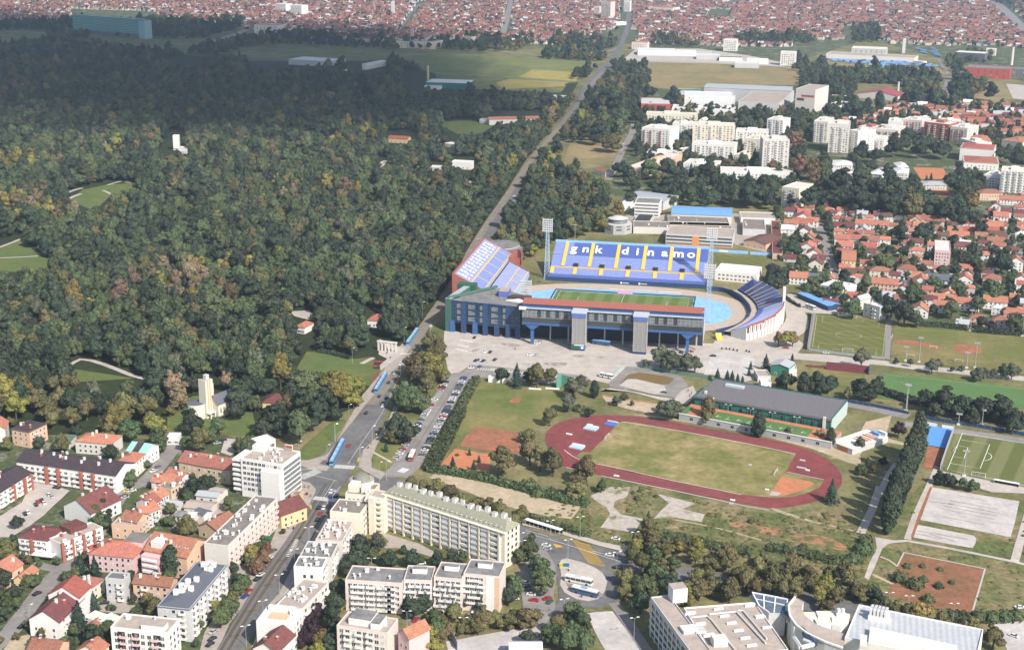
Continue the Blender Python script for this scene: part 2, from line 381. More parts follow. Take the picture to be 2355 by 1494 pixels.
for t,txt,wd in((10,'-40,790 110,735 232,685',3.5),(10,'-40,878 200,868 348,858',2.6),(10,'608,282 690,250 760,235',4.5),(10,'630,335 690,305 748,286',4.5),
                   (10,'988,207 1060,185 1115,172',3.5),(10,'1150,180 1200,186 1260,190',3),(10,'945,255 990,275 1030,296',3),(10,'1210,145 1260,130 1310,120',3.5),
                   (9,'1720,945 1780,915 1835,890',3.5),(0,'150,848 185,826 240,838 300,862 340,872',4),(0,'60,822 130,832 165,836',3)):
    gl('path',t,txt,wd,'concrete',Z3,None,2)
for txt in('1800,920 1850,912 1940,920 1930,935 1850,932','1780,965 1850,955 1900,965 1850,978','1800,1110 1850,1040 1895,1000 1880,1050 1820,1115'):
    gs('flower_bed',9,txt,mat('flower_bed_red',(.22,.055,.06),.95,.2,.4),Z4,'dark red flower bed beside the park gate')
# ---- main avenue
AV_L=pts(0,'440,1600 498,1494 545,1415 589,1340 620,1293 656,1245 690,1190 715,1140 722,1122 712,1110 677,1104 540,1075 540,1062 675,1060 720,1056 750,1040 775,1005 810,965 835,932 858,908 890,864 924,818 947,798 964,765 1010,690 1058,627 1083,572 1120,508 1175,430 1213,375 1265,312 1318,242 1340,200 1374,160 1400,138 1422,105 1436,70 1441,30 1443,-30')
AV_R=pts(0,'502,1600 562,1494 600,1428 616,1392 641,1365 675,1300 686,1280 714,1245 749,1187 757,1175 775,1152 790,1110 812,1080 850,1015 880,971 894,925 910,874 937,821 964,787 991,740 1018,700 1075,625 1132,545 1195,452 1205,425 1233,372 1275,307 1320,272 1362,215 1378,190 1410,150 1432,110 1447,72 1453,30 1458,-30')
sheet('avenue',[G(*p)for p in AV_L]+[G(*p)for p in AV_R[::-1]],'asphalt',Z4,'long straight avenue running to the top of the view','road')
gl('street',0,'800,1112 880,1108 1010,1160 1205,1232 1300,1258 1440,1292 1560,1318 1700,1348 1900,1392 2100,1420',17,'asphalt',Z3,'side street behind the cream apartment block',2,'road')
gl('tram_track',0,'1082,578 1120,516 1175,437 1213,381 1265,317 1320,250 1352,205 1385,165',7,'tram',Z5,'pale tram track bed along the far avenue',2)
gl('tram_track',0,'852,930 884,888 920,835 955,782 1003,712 1055,640 1082,578',8,'tram',Z5,'pale tram track bed beside the stadium',2)
gl('tram_track',0,'478,1560 522,1490 560,1425 604,1355 640,1300 672,1255 700,1212 722,1172',7,mat('rail_strip',(.17,.15,.13),.9,.12,.1),Z5,'tram track along the left side of the near avenue',2)
RAIL=mat('rail_steel',(.07,.065,.06),.5,.1,.5)
for txt in('488,1560 530,1490 568,1425 612,1355 648,1300 678,1257 706,1212 730,1172 768,1112','483,1560 526,1490 564,1425 608,1355 644,1300 675,1256 703,1212 726,1172 762,1112',
            '470,1560 513,1490 552,1425 596,1355 634,1300 666,1255 694,1212 717,1172 752,1112','465,1560 509,1490 548,1425 592,1355 630,1300 663,1255 691,1212 713,1172 747,1112'):
    gl('tram_rail',0,txt,.45,RAIL,Z6,None,3)
for txt in('538,1560 596,1460 650,1375 700,1300','752,1158 784,1118','800,1068 838,1010 872,962 900,905 930,845 972,786 1005,735','770,1105 740,1150'):
    gl('lane_line',0,txt,.16,'line',Z7,None,3)
gs('traffic_island',2,'360,485 395,490 370,560 335,630 300,640 330,560','asphalt2',Z6,'hatched median in the avenue')
for i in range(11):
    a=tp(2,388-i*8.5,488+i*15);b=tp(2,358-i*8.5,484+i*15)
    strip('road_marking',[G(*a),G(*b)],.5,'line',Z7,'white hatch bar in the median','road marking')
def zebra(t,a,b,n,ln,wd=.38):
    A=G(*tp(t,*a));B=G(*tp(t,*b));d=(B-A).normalized();nn=Vector((-d.y,d.x,0));m=MB()
    for i in range(n):
        p=A+(B-A)*((i+.5)/n)
        m.face([p-nn*ln/2-d*wd/2+Vector((0,0,Z7)),p-nn*ln/2+d*wd/2+Vector((0,0,Z7)),p+nn*ln/2+d*wd/2+Vector((0,0,Z7)),p+nn*ln/2-d*wd/2+Vector((0,0,Z7))],'line')
    o=m.build('zebra_crossing');tag(o,None,'zebra crossing',None,'structure');return o
for a in((4,(1285,1140),(1490,1165),17,4.5),(4,(1475,850),(1660,862),15,5),(4,(1160,960),(1330,890),15,6),(4,(2075,880),(2140,895),8,6),(9,(2080,855),(2180,860),8,3)):
    zebra(*a)['label']='white striped pedestrian crossing on the avenue'
gl('lane_line',4,'1110,905 1290,935 1500,985',.22,'line',Z7,None,2)
gl('lane_line',4,'1120,890 1420,850',.25,'line',Z7,None,2)
for t,txt in((2,'490,150 515,180 505,205 488,180'),(2,'400,610 480,570 492,572 410,625'),(4,'1690,770 1712,772 1700,810 1680,808'),(4,'1240,1200 1270,1240 1262,1250 1244,1225')):
    gs('road_marking',t,txt,'yline',Z7)
# pavements of the avenue
gs('pavement',0,'750,1058 800,968 834,908 880,855 905,815 925,790 945,797 920,838 890,866 862,906 838,934 812,968 778,1010 752,1046 690,1064','pave',Z5,'left pavement of the avenue')
gs('pavement',9,'1890,720 2040,780 2120,800 2110,850 1960,960 1900,1010 1890,960 1960,900 1880,860','concrete',Z5,'pale forecourt of the park gate')
gs('pavement',4,'1100,970 1250,1000 1305,1060 1290,1110 1230,1220 1130,1380 1050,1494 980,1494 1080,1200 1110,1080','pave',Z5,'wide grey pavement before the yellow house')
gs('pavement',2,'250,170 440,250 230,560 150,760 60,900 -60,1040 -120,1000 60,700 170,420','pave',Z3,'pavement with trees and cars beside the avenue')
gs('pavement',4,'1690,850 1740,700 1880,560 1970,430 2020,300 2060,310 1960,520 1870,640 1810,790 1830,860 1950,910 1900,970 1760,900','pave',Z5,'pavement with crossing right of the avenue')
gs('pavement',4,'1100,790 1280,796 1420,735 1400,770 1330,830 1440,850 1400,890 1250,880 1110,812','pave',Z5,'curved kerb island at the crossing')
gs('pavement',2,'540,300 640,280 600,330 500,520 380,660 300,820 180,1000 110,1090 60,1090 200,900 330,700 430,540','pave',Z3,'pavement strip before the flat roofed row')
gs('lawn',4,'1830,740 1900,610 2010,640 2090,680 2060,760 1980,870 1900,890 1815,860','field',Z6,'small triangle of grass beside the parking street')
gl('path',4,'1830,720 1920,770 2000,815',1.6,'concrete',Z7)
gs('pavement',2,'640,270 880,330 700,650 560,880 420,1130 300,1300 60,1520 -60,1520 110,1090 330,720 540,400','pave',Z2)
gs('pavement',1,'2420,180 2110,700 2100,800 2040,1060 1880,1330 1830,1520 1990,1520 2110,1250 2420,850','pave',Z2)
# parking street right of the avenue
gs('parking_street',24,'870,770 990,760 1020,790 960,850 850,1050 740,1230 640,1420 560,1490 400,1480 470,1330 600,1200 700,1000 800,850','asphalt2',Z3,'grey street with parked cars on both sides',0,'road')
gl('lane_line',24,'900,830 800,990 700,1150 560,1370',.5,mat('street_dark',(.14,.135,.13),.9),Z4,None,2)
PK0=[G(*tp(24,*a))for a in((826,830),(480,1365))];PK1=[G(*tp(24,*a))for a in((950,800),(655,1345))]
def bays(A,B,n,ln,wd=.22):
    d=(B-A).normalized();nn=Vector((-d.y,d.x,0));m=MB();up=Vector((0,0,Z4+.02))
    for i in range(n+1):
        p=A+(B-A)*(i/n)
        m.face([p-nn*ln/2-d*wd+up,p-nn*ln/2+d*wd+up,p+nn*ln/2+d*wd+up,p+nn*ln/2-d*wd+up],'line')
    return tag(m.build('bay_line'),'row of white parking bay lines','road marking',None,'structure')
bays(PK0[0],PK0[1],44,4.5);bays(PK1[0],PK1[1],40,4.5)
# stadium forecourt
gs('plaza',0,'1022,760 1105,768 1200,776 1640,790 1660,760 1790,745 1850,792 1834,812 2000,830 2000,842 1830,826 1760,838 1740,870 1700,882 1640,862 1560,850 1500,850 1470,880 1440,897 1400,882 1310,862 1130,842 1080,840 1044,866 1030,850 1020,800','concrete',Z2,'large pale concrete forecourt before the stadium')
gs('loop_road',21,'2060,860 2180,940 2300,1050 2350,1160 2335,1270 2240,1350 2180,1385 2000,1400 1700,1470 1400,1470 1300,1440 1620,1415 1900,1340 2030,1220 2080,1120 2060,1000','concrete',Z3,'pale loop road around the curved stand',2,'road')
gs('plaza',11,'140,950 300,930 600,1060 660,1130 420,1120 330,1110 250,1020','concrete',Z2,'pale yard with white lorry beside the blue shed')
gs('parking_street',0,'1082,839 1130,842 1310,860 1352,866 1345,890 1200,876 1095,868 1062,882 1050,868','asphalt2',Z3,'grey parking strip along the forecourt',0,'parking')
bays(G(1100,848),G(1340,872),40,4.5)
gs('parking_street',8,'470,330 545,130 660,105 900,150 950,190 880,385 830,370 560,325','concrete2',Z3,'pale car park with many bay lines',0,'parking')
bays(G(*tp(8,520,200)),G(*tp(8,480,310)),14,8);bays(G(*tp(8,890,180)),G(*tp(8,840,350)),16,9);bays(G(*tp(8,640,180)),G(*tp(8,610,320)),15,12)
gs('access_road',7,'880,540 960,470 1050,380 1180,390 1400,440 1560,480 1620,560 1560,650 1490,670 1340,650 1100,600 900,570','asphalt2',Z3,'grey access road around the planted roundabout',1,'road')
gs('flower_bed',7,'990,540 1070,455 1170,440 1400,470 1490,495 1440,545 1180,560 1060,560',mat('dry_planting',(.17,.12,.05),.95,.3,.2),Z5,'dry planted roundabout island')
gs('pavement',7,'980,560 1060,500 1140,500 1400,560 1420,640 1300,640 1100,590','concrete',Z6,'pale paving on the roundabout island')
gs('pavement',7,'800,610 840,590 1110,620 1360,690 1600,730 1700,640 1660,560 1560,600 1490,680 1340,660 1100,610 900,580','concrete',Z4,'pale terrace left of the sports hall')
gs('pavement',7,'820,650 1050,690 1330,730 1340,800 1240,810 1040,770 870,720','sand',Z5,'pale sand strip below the terrace')
gl('low_kerb',7,'830,640 1050,685 1330,728',1.6,'orangeclay',Z6)
gl('road',29,'-60,585 300,600 530,630 900,665 1190,705 1600,745 2000,790 2400,832',10.5,'concrete',Z3,'pale service road between the training pitches',2)
gl('road',8,'1700,575 1900,618 2100,655 2353,712',10,'asphalt2',Z3,'grey lane right of the sports hall',1)
gl('road',0,'2080,975 2200,992 2420,1022',9,'asphalt2',Z4,'grey lane above the striped pitch',1)
gs('path',8,'1960,760 2200,700 2140,900 2340,960 2330,980 2060,930 1990,930 1900,1080 1620,1100 1840,990','sand',Z3)
for txt in('1000,615 1040,605 1058,612 1010,625','1690,650 1740,645 1780,655 1730,660','1860,660 1910,655 1940,662 1880,668','1290,605 1315,606 1300,612','1130,735 1300,745 1350,765 1150,760','1200,560 1330,575 1320,590 1220,580','1500,700 1650,700 1640,720 1520,715'):gs('stain',24,txt,mat('dark_stain',(.22,.195,.175),.9,.2,.2,.2,0,.2,1,(.42,.37,.33),0,(.4,.6)),Z3,None,2)
# the running track
TRK=pts(28,'105,280 115,230 160,185 230,150 330,125 440,110 560,107 700,112 850,128 1000,152 1200,190 1500,243 1800,300 1950,345 2060,390 2150,450 2205,510 2220,560 2212,610 2150,670 2050,715 1900,750 1780,766 1650,760 1500,735 1300,695 1000,640 800,598 500,535 330,500 250,478 180,420 130,350')
sheet('running_track',[G(*p)for p in TRK],'track',Z3,'red oval running track','running track',3)
sheet('infield',gp(28,'640,152 720,158 900,190 1200,243 1500,300 1700,340 1890,385 1825,500 1810,515 1960,545 2090,575 2060,620 1980,660 1870,688 1760,695 1640,688 1500,672 1300,630 1000,570 700,500 480,457 395,437 330,400 360,370 430,370'),'infield',Z4,'dry grass field inside the red track','infield')
sheet('sand_area',gp(28,'1790,545 2000,580 2020,600 1930,648 1800,682 1720,672 1740,620'),'orangeclay',Z5,'orange clay fan in the corner of the infield','clay area')
sheet('pavement',gp(28,'1700,680 1725,650 1790,665 1760,684'),'concrete',Z6,'small pale pad at the clay fan','pavement')
for txt in('470,455 700,502 1000,572 1300,632 1500,674','650,155 900,192 1200,245 1500,302 1890,384','240,355 300,400 380,436','1825,512 2090,568'):
    gl('track_line',28,txt,.35,'line',Z5,None,2)
gl('low_kerb',28,'500,540 750,590 1000,640 1300,705 1550,760 1700,785',.9,'kerb',Z5)
gl('low_kerb',28,'250,480 330,497',.9,'kerb',Z5)
for i in range(3):
    k=.25*(i+1);a=[Vector(G(*p))for p in pts(28,'560,107 1000,152 1500,243 1950,345')];b=[Vector(G(*p))for p in pts(28,'640,152 1000,207 1500,300 1890,385')]
    strip('track_line',[p.lerp(q,k)for p,q in zip(a,b)],.16,mat('pale_lane_paint',(.40,.22,.21),.85),Z4,'faint lane line on the upper straight','lane line')
    a=[Vector(G(*p))for p in pts(28,'500,535 1000,640 1300,695 1650,760')];b=[Vector(G(*p))for p in pts(28,'500,462 1000,572 1300,632 1640,690')]
    strip('track_line',[p.lerp(q,k)for p,q in zip(a,b)],.16,'pale_lane_paint' if 'pale_lane_paint' in M else MATS['pale_lane_paint'],Z4,'faint lane line on the lower straight','lane line')
sheet('bare_ground',gp(28,'700,100 1000,140 1300,185 1700,265 2000,345 2250,440 2353,470 2353,400 2150,330 1900,300 1500,215 1200,160 900,110'),'sand',Z2,'bare tan earth between track and hall','bare ground')
# grass and clay left of the track
gs('sports_lawn',24,'1020,830 1400,850 1640,880 1660,1000 1500,1130 1320,1180 1040,1135 920,1210 860,1190 960,980','field',Z2,'mown grass field above the clay court')
gs('clay_court',24,'1040,1130 1320,1180 1350,1320 1130,1310 920,1270 960,1200','clay',Z3,'reddish clay court below the mown field')
gs('clay_court',24,'885,1290 1130,1330 1125,1470 960,1450 775,1415','orangeclay',Z3,'orange clay patch with small conifers')
gs('sand_lot',25,'690,345 740,308 900,330 1100,372 1400,445 1700,520 1690,560 1640,620 1500,605 1330,570 1070,492 850,400','sand',Z3,'long sandy lot behind the cream block')
gs('bare_patch',24,'1260,970 1300,935 1340,945 1320,975','clay',Z3,'worn earth patch in the mown field',2)
gs('concrete_patch',5,'720,80 900,0 1090,0 1050,90 940,130 930,190 1000,250 1200,290 1120,420 980,395 810,370 900,250 870,190 760,120','weedy',Z3,'cracked pale concrete in the waste ground')
gs('concrete_patch',5,'1330,60 1700,150 1590,190 1560,200 1770,250 1740,320 1470,275 1300,290 1370,210 1440,150','weedy',Z3,'second cracked concrete slab beside the track')
gs('bare_patch',6,'210,450 330,440 460,440 600,480 740,560 690,590 500,540 240,490','bare',Z3,'orange bare earth in the waste ground',2)
gs('bare_patch',5,'1960,330 2150,330 2400,390 2400,440 2150,400','bare',Z3,'orange bare earth nearest the track',2)
gs('bare_patch',6,'-20,380 100,370 140,430 40,450','bare',Z3,'small orange earth patch',2)
for t,txt in((6,'50,210 300,290 600,360 830,410'),(5,'1500,300 1900,380 2300,490'),(6,'0,505 400,590 780,660'),(28,'1720,770 2000,860')):
    gl('path',t,txt,1.2,'sand',Z3,None,2)
# abandoned courts bottom right
gs('clay_court',6,'1250,600 1995,750 1880,1150 1500,1110 1090,985 1150,880 1180,760','browncourt',Z3,'overgrown brown cinder court')
for txt in('1250,600 1620,675 1995,750','1995,750 1940,940 1880,1140','1250,600 1190,720'):
    gl('low_kerb',6,txt,.8,'kerb',Z4)
gs('concrete_pad',6,'1510,0 2310,130 2275,300 2230,460 1400,300','concrete2',Z3,'large pale concrete court with dark joints')
gs('concrete_pad',6,'1380,345 1890,445 1915,470 1905,520 1880,560 1330,460','concrete2',Z3,'smaller pale concrete court below the large one')
for txt in('1740,75 2020,130','1670,125 2120,205','1660,150 2090,235','1620,175 2100,265','1570,195 2080,298','1600,270 1980,345','1370,400 1840,480','1480,430 1720,500','1340,425 1600,475','1480,130 1700,160'):
    gl('joint',6,txt,.3,'joint',Z4)
gs('path',6,'985,460 1170,490 1275,482 1290,500 1110,520 1050,565 1000,690 925,855 885,830 930,700 1000,560','concrete',Z4)
gl('path',6,'1285,495 1600,550 1900,610 2260,685 2400,720',2.4,'concrete',Z4)
gl('path',6,'1280,480 1360,250 1480,-10 1560,-190',3.4,'concrete',Z4)
gl('path',6,'1325,460 1400,240 1500,0',1.4,'clay',Z4)
gl('path',6,'2390,250 2300,560 2265,690',4,'concrete',Z4)
gl('path',6,'1030,-10 960,200 850,430',4.2,'concrete',Z3)
gl('path',8,'2240,1140 2160,1260 2080,1440',3.2,'concrete',Z3)
gl('path',6,'1030,640 1110,670 1190,730',1.4,'sand',Z4,None,2)
gl('path',6,'960,800 1060,850 1150,890',1.8,'sand',Z4,None,2)
gs('lot',6,'2010,1260 2353,1200 2420,1260 2400,1600 2200,1500 2150,1400','concrete2',Z3,'grey car park in the bottom right corner')
gs('lot',6,'1700,1300 1760,1270 1900,1300 1850,1330','concrete2',Z3,'small grey lot behind the white hall')
# bus terminal
gs('pavement',5,'60,320 150,280 450,390 800,500 1090,560 1070,605 800,540 600,480 450,432 100,352','concrete',Z5,'pale pavement along the side street')
gs('bus_yard',5,'270,500 540,600 880,740 1000,800 960,1050 900,1085 760,1115 600,1105 560,1200 330,1494 280,1300 380,1150 430,1000 400,720','asphalt',Z4,'dark asphalt ring of the bus terminal',0,'road')
gs('traffic_island',5,'430,705 450,670 495,655 640,690 760,740 830,790 875,870 850,960 790,1030 700,1050 590,1030 480,970 440,900 450,800','concrete',Z6,'pale rounded bus platform',1)
gs('bus_yard',5,'490,880 640,905 800,960 840,1000 780,1025 640,1000 520,930','asphalt2',Z7,'grey bus lane through the platform',1,'road')
gs('bus_yard',5,'280,510 440,680 410,800 380,1000 420,1180 200,1494 60,1494 100,1100 60,760','asphalt2',Z3,'grey lane left of the bus platform',0,'road')
m=MB();a0,a1,b0,b1=[G(*tp(5,*q))for q in((540,482),(700,705),(710,532),(862,742))]
for i in range(22):
    p=a0.lerp(a1,i/22);q=b0.lerp(b1,i/22);p2=a0.lerp(a1,(i+.55)/22);q2=b0.lerp(b1,(i+.55)/22)
    m.face([(p.x,p.y,Z7),(p2.x,p2.y,Z7),(q2.x,q2.y,Z7),(q.x,q.y,Z7)],'yline')
tag(m.build('road_marking'),'yellow hatched band across the side street','road marking',None,'structure')
for txt in('120,420 500,530 1000,690','120,400 330,455','740,590 1000,660'):
    gl('lane_line',5,txt,.25,'line',Z7)
gs('road_marking',5,'370,520 440,535 470,555 400,560','yline',Z7)
gs('concrete_court',5,'680,1160 790,1145 920,1140 1050,1310 1180,1510 860,1510 780,1370','concrete2',Z4,'long pale concrete court left of the school')
gl('path',5,'930,1060 1060,1240 1240,1510',5,'asphalt2',Z4)
gs('concrete_court',0,'1025,1475 1178,1447 1245,1440 1262,1470 1200,1500 1180,1530 1040,1530','concrete2',Z3,'pale school yard at the bottom edge')
gs('lawn',5,'600,1110 760,1120 920,1090 930,1130 790,1140 660,1160','wasteland',Z3,'dry verge below the bus terminal')
gs('courtyard',2,'1120,400 1210,430 1500,520 1650,600 1610,640 1450,590 1300,560 1150,560 1220,500','pave',Z3,'pale courtyard in front of the cream block')
gl('path',2,'1380,1190 1480,1230 1480,1380 1440,1560',7,'asphalt2',Z3)
# bottom left streets
gl('street',1,'-160,1560 0,1420 110,1310 290,1070 470,850 600,740 720,640 830,500 900,400 955,320 1010,230 1075,120 1180,0',8.5,'asphalt2',Z3,'narrow pale street between the houses at bottom left',2,'road')
gl('street',3,'1180,1045 1330,985 1420,900 1500,800 1580,700 1630,610 1600,545',9,'asphalt2',Z3,'upper end of the narrow street by the park',2,'road')
gl('street',1,'300,700 420,735 560,760',6,'asphalt2',Z4,'short lane joining the narrow street',0,'road')
gs('yard',3,'300,980 480,1020 640,1070 560,1150 500,1200 400,1300 260,1400 100,1500 -80,1494 -40,1330 200,1180','concrete',Z3,'pale courtyard car park among white terraces')
gs('yard',1,'640,560 760,400 860,390 900,420 800,560 690,650 600,660','asphalt2',Z4,'row of parking places beside the street')
gs('yard',4,'470,590 620,600 600,700 520,750 430,720','concrete',Z3,'pale car park behind the white tower')
gs('yard',1,'790,1080 960,1040 1200,1050 1290,1130 1100,1160 820,1130','pave',Z3,'paved yard behind the grey house')
gs('yard',3,'1530,1120 1650,1140 2050,1140 2080,1290 1980,1440 1700,1440 1450,1350','pave',Z2,'backyard with sheds and gardens')
gs('yard',1,'30,1494 120,1380 280,1350 330,1380 300,1520 20,1540','sand',Z3,'sandy building plot at the bottom edge')
# streets on the right
gl('street',11,'440,180 450,260 500,400 540,520 580,650 630,800',8,'asphalt2',Z3,'straight residential street with parked cars',2,'road')
gl('street',11,'2170,400 2220,330 2260,310 2240,450 2300,560 2400,680',8,'asphalt2',Z3,'curved street among the houses on the right',2,'road')
gl('street',22,'460,400 440,500 350,660 260,850 180,1010',9,'asphalt2',Z3,'street with parked cars left of the red tower',2,'road')
gl('street',33,'1350,880 1420,900 1370,1050 1310,1190',14,'asphalt2',Z3,'grey street below the market',0,'road')
gl('street',33,'1290,680 1340,760 1400,850',8,'asphalt2',Z4,'pale lane beside the market',0,'road')
gl('street',32,'470,440 250,500 -100,520 -700,450',9,'asphalt2',Z3,'road crossing the fields at the top',0,'road')
gl('street',35,'1180,565 1600,590 1900,615 2200,640',6,'asphalt2',Z4,'field lane between the crops',0,'road')
gl('street',35,'880,250 980,110 1070,30',14,'asphalt',Z4,'shaded suburban street at the top left',0,'road')
gl('street',35,'1700,270 1740,130 1770,0',16,'asphalt2',Z4,'straight suburban street at the top',0,'road')
gl('street',32,'300,300 280,200 200,0',12,'asphalt2',Z4,'left fork of the far avenue',0,'road')
gl('street',34,'1600,330 1850,260 2000,160 2090,70 2110,20',16,'pave',Z4,'pale road at the far end of the meadow',2,'road')
gl('street',34,'-100,240 400,255 780,270',7,'pave',Z4,'pale road before the teal building',0,'road')
gl('street',32,'500,560 900,555 1400,575 1900,600 2100,620',14,'pave',Z4,'pale road before the white warehouses',0,'road')
gs('yard',32,'520,540 640,440 1200,440 1640,500 2080,590 1900,600 1300,575 700,560','concrete',Z3,'pale yards around the white warehouses')
gs('yard',26,'100,330 250,250 440,330 780,400 800,430 1000,480 1050,290 800,260 440,260','pave',Z3,'yards of the school behind the stand')
gs('clay_court',23,'1150,870 1480,880 1540,1000 1240,1000','orangeclay',Z3,'orange tennis courts in the upper right')
gs('clay_court',23,'1285,1100 1530,1110 1590,1200 1320,1170','orangeclay',Z3,'lower orange tennis court')
for txt in('1180,930 1520,945','1160,878 1490,886','1310,1135 1560,1145'):
    gl('line',23,txt,.5,'black',Z4,'dark fence line across the tennis courts',0,'court line')
gs('yard',22,'790,1030 1090,1030 1160,1080 800,1080','asphalt2',Z3,'small car park before the white block')
gs('field',22,'580,1090 900,1080 1300,1090 2100,1260 1900,1350 1500,1250 900,1280 640,1160','field',Z2,'strip of grass behind the blue roofed school')
# training pitches on the right
gs('training_pitch',29,'160,148 925,232 905,612 95,522','turf',Z3,'olive artificial pitch with white markings',0,'football pitch')
gs('running_strip',29,'905,225 965,232 945,630 885,615',mat('grey_strip',(.25,.235,.24),.9),Z4,'grey strip right of the artificial pitch',0,'strip')
gs('running_strip',29,'140,140 168,148 102,525 80,515',mat('grey_strip2',(.25,.235,.24),.9),Z4,'grey strip left of the artificial pitch',0,'strip')
gs('training_pitch',29,'968,240 1700,310 2400,395 2420,790 1700,705 950,640','olivefield',Z3,'worn grass training ground beside the artificial pitch',0,'football pitch')
gs('bare_patch',29,'1615,500 1660,470 1760,465 1850,490 1915,530 1880,560 1760,570 1660,545','clay',Z4,'round bare patch in the worn training ground',2)
gs('bare_patch',29,'1000,420 1220,430 1430,480 1500,520 1350,500 1180,470 1010,450','clay',Z4,'bare streak in the worn training ground',2)
gs('training_pitch',29,'830,770 1300,805 1900,870 2420,940 2420,1140 1500,1110 800,1030','brightfield',Z3,'bright green pitch below the service road',0,'football pitch')
gs('training_pitch',8,'1460,255 1700,250 1960,300 1935,440 1720,430 1500,400 1440,330','olivefield',Z3,'small worn pitch before the maroon stand',0,'football pitch')
gs('training_pitch',30,'1115,235 1700,310 2500,470 2600,1330 1700,1150 860,985','pitch2',Z3,'striped training pitch at the right edge',0,'football pitch')
gs('blue_court',30,'510,110 1060,225 935,570 560,500 410,330','court',Z4,'bright blue sports court',0,'sports court')
gs('pavement',30,'850,985 1700,1155 2500,1310 2500,1400 1760,1370 1540,1300 1000,1130 780,1010','concrete',Z3,'pale paving below the striped pitch')
gs('clay_court',30,'590,520 930,590 800,940 500,930','clay',Z3,'brown earth strip left of the striped pitch')
def lines(t,segs,wd,m='line',z=Z5,label='white pitch marking',name='pitch_line'):
    b=MB()
    for sg in segs:
        P=[G(*p)for p in pts(t,sg)]
        L,R=strip_pts(P,wd)
        for i in range(len(L)-1):b.face([(*R[i],z),(*R[i+1],z),(*L[i+1],z),(*L[i],z)],m)
    return tag(b.build(name),label,'pitch line',None,'structure')
def ring(c,r,n=28,a0=0,a1=2*math.pi):return[(c[0]+r*math.cos(a0+(a1-a0)*i/n),c[1]+r*math.sin(a0+(a1-a0)*i/n))for i in range(n+1)]
lines(29,['178,165 905,238 868,592 130,495 178,165','165,333 880,408','240,172 235,235 825,292 832,232','403,190 400,206 660,232 665,214','190,508 202,450 805,515 795,582','345,538 350,515 700,556 695,572'],.38,'fadedline',Z5,'white markings of the artificial pitch')
c=G(*tp(29,512,372));b=MB()
for P in(ring((c.x,c.y),9.15),):
    L,R=strip_pts([Vector((*p,0))for p in P],.38)
    for i in range(len(L)-1):b.face([(*R[i],Z5),(*R[i+1],Z5),(*L[i+1],Z5),(*L[i],Z5)],'fadedline')
tag(b.build('pitch_line'),'white centre circle of the artificial pitch','pitch line',None,'structure')
lines(29,['435,255 500,280 560,282 620,272','410,468 480,462 560,475 615,495'],.38,'fadedline',Z5,'curved box arcs of the artificial pitch')
lines(29,['980,292 1700,350 2400,415','990,345 1230,375','985,475 1080,480','990,530 1230,550','985,585 1400,640','880,780 1500,845 2400,945','990,855 1130,870'],.3,'fadedline',Z5,'faded white markings of the grass grounds')
lines(30,['1225,285 2500,500','1225,285 945,965 1700,1115 2600,1300','1195,408 1725,497 1550,938 1005,842','1145,518 1325,552 1255,748 1075,720'],.34,'line',Z5,'white markings of the striped pitch')
lines(30,['1665,640 1730,670 1765,715 1740,760 1690,785 1620,795'],.34,'line',Z5,'box arc of the striped pitch')
lines(8,['1690,330 1940,355','1700,380 1930,400','1480,290 1560,300'],.3,'fadedline',Z5,'faded lines of the small worn pitch')
# ------------------------------------------------------------------ the football stadium, in its own axes: u along the touchline, v away from the camera
SO=G(1289.2,670.5);SA=math.radians(-10.2)
UX=Vector((math.cos(SA),math.sin(SA),0));VX=Vector((-math.sin(SA),math.cos(SA),0))
def LW(u,v,z=0.0):return SO+UX*u+VX*v+Vector((0,0,z))
def LF(t,x,y,z=0.0):
    p=G(*tp(t,x,y),z)-SO;return p.dot(UX),p.dot(VX)
def sroot(name,label,cat,u=0,v=0,group=None):
    return empty(name,LW(u,v),SA,label,cat,group)
def ssheet(name,P,m,z,label,cat):return sheet(name,[LW(*p)for p in P],m,z,label,cat)
def oval(cu,cv,a,b,n=2.4,k=72):
    out=[]
    for i in range(k):
        t=2*math.pi*i/k;c,s=math.cos(t),math.sin(t)
        out.append((cu+a*abs(c)**(2/n)*(1 if c>0 else-1),cv+b*abs(s)**(2/n)*(1 if s>0 else-1)))
    return out
ssheet('stadium_concourse',oval(52,-34,101,64),'concourse',.30,'tan concourse ring inside the stadium','concourse')
ssheet('blue_apron',oval(52,-35,86,48,2.5),'apron',.33,'light blue apron around the stadium pitch','apron')
ssheet('football_pitch',[(-3,2.5),(107,2.5),(107,-71),(-3,-71)],'pitch',.38,'mown stadium pitch with light and dark stripes','football pitch')
def slines(segs,wd=.22,z=.44):
    b=MB()
    for P in segs:
        L,R=strip_pts([LW(*p)for p in P],wd)
        for i in range(len(L)-1):b.face([(*R[i],z),(*R[i+1],z),(*L[i+1],z),(*L[i],z)],'line')
    return tag(b.build('pitch_line'),'white markings of the stadium pitch','pitch line',None,'structure')
slines([[(0,0),(103.5,0),(103.5,-68),(0,-68),(0,0)],[(51.7,0),(51.7,-68)],[(0,-13.8),(16.5,-13.8),(16.5,-54.2),(0,-54.2)],[(103.5,-13.8),(87,-13.8),(87,-54.2),(103.5,-54.2)],ring((51.7,-34),9.15)])
for seg in([(-4,4),(46,4)],[(58,4),(108,4)],[(-4.3,4),(-4.3,-66)],[(108.3,4),(108.3,-66)]):
    L,R=strip_pts([Vector((*p,0))for p in seg],.5);t=sroot('advertising_board','dark advertising board along the stadium pitch','advertising board',0,0,'boards around the stadium pitch')
    b=MB();b.prism([tuple(L[0]),tuple(L[1]),tuple(R[1]),tuple(R[0])],.1,1.2,mat('board_dark',(.02,.045,.05),.6));b.build('board_panel',t)
    auto(t,'dark advertising board','dark advertising boards','around the stadium pitch','boards around the stadium pitch',LW((seg[0][0]+seg[1][0])/2,(seg[0][1]+seg[1][1])/2))
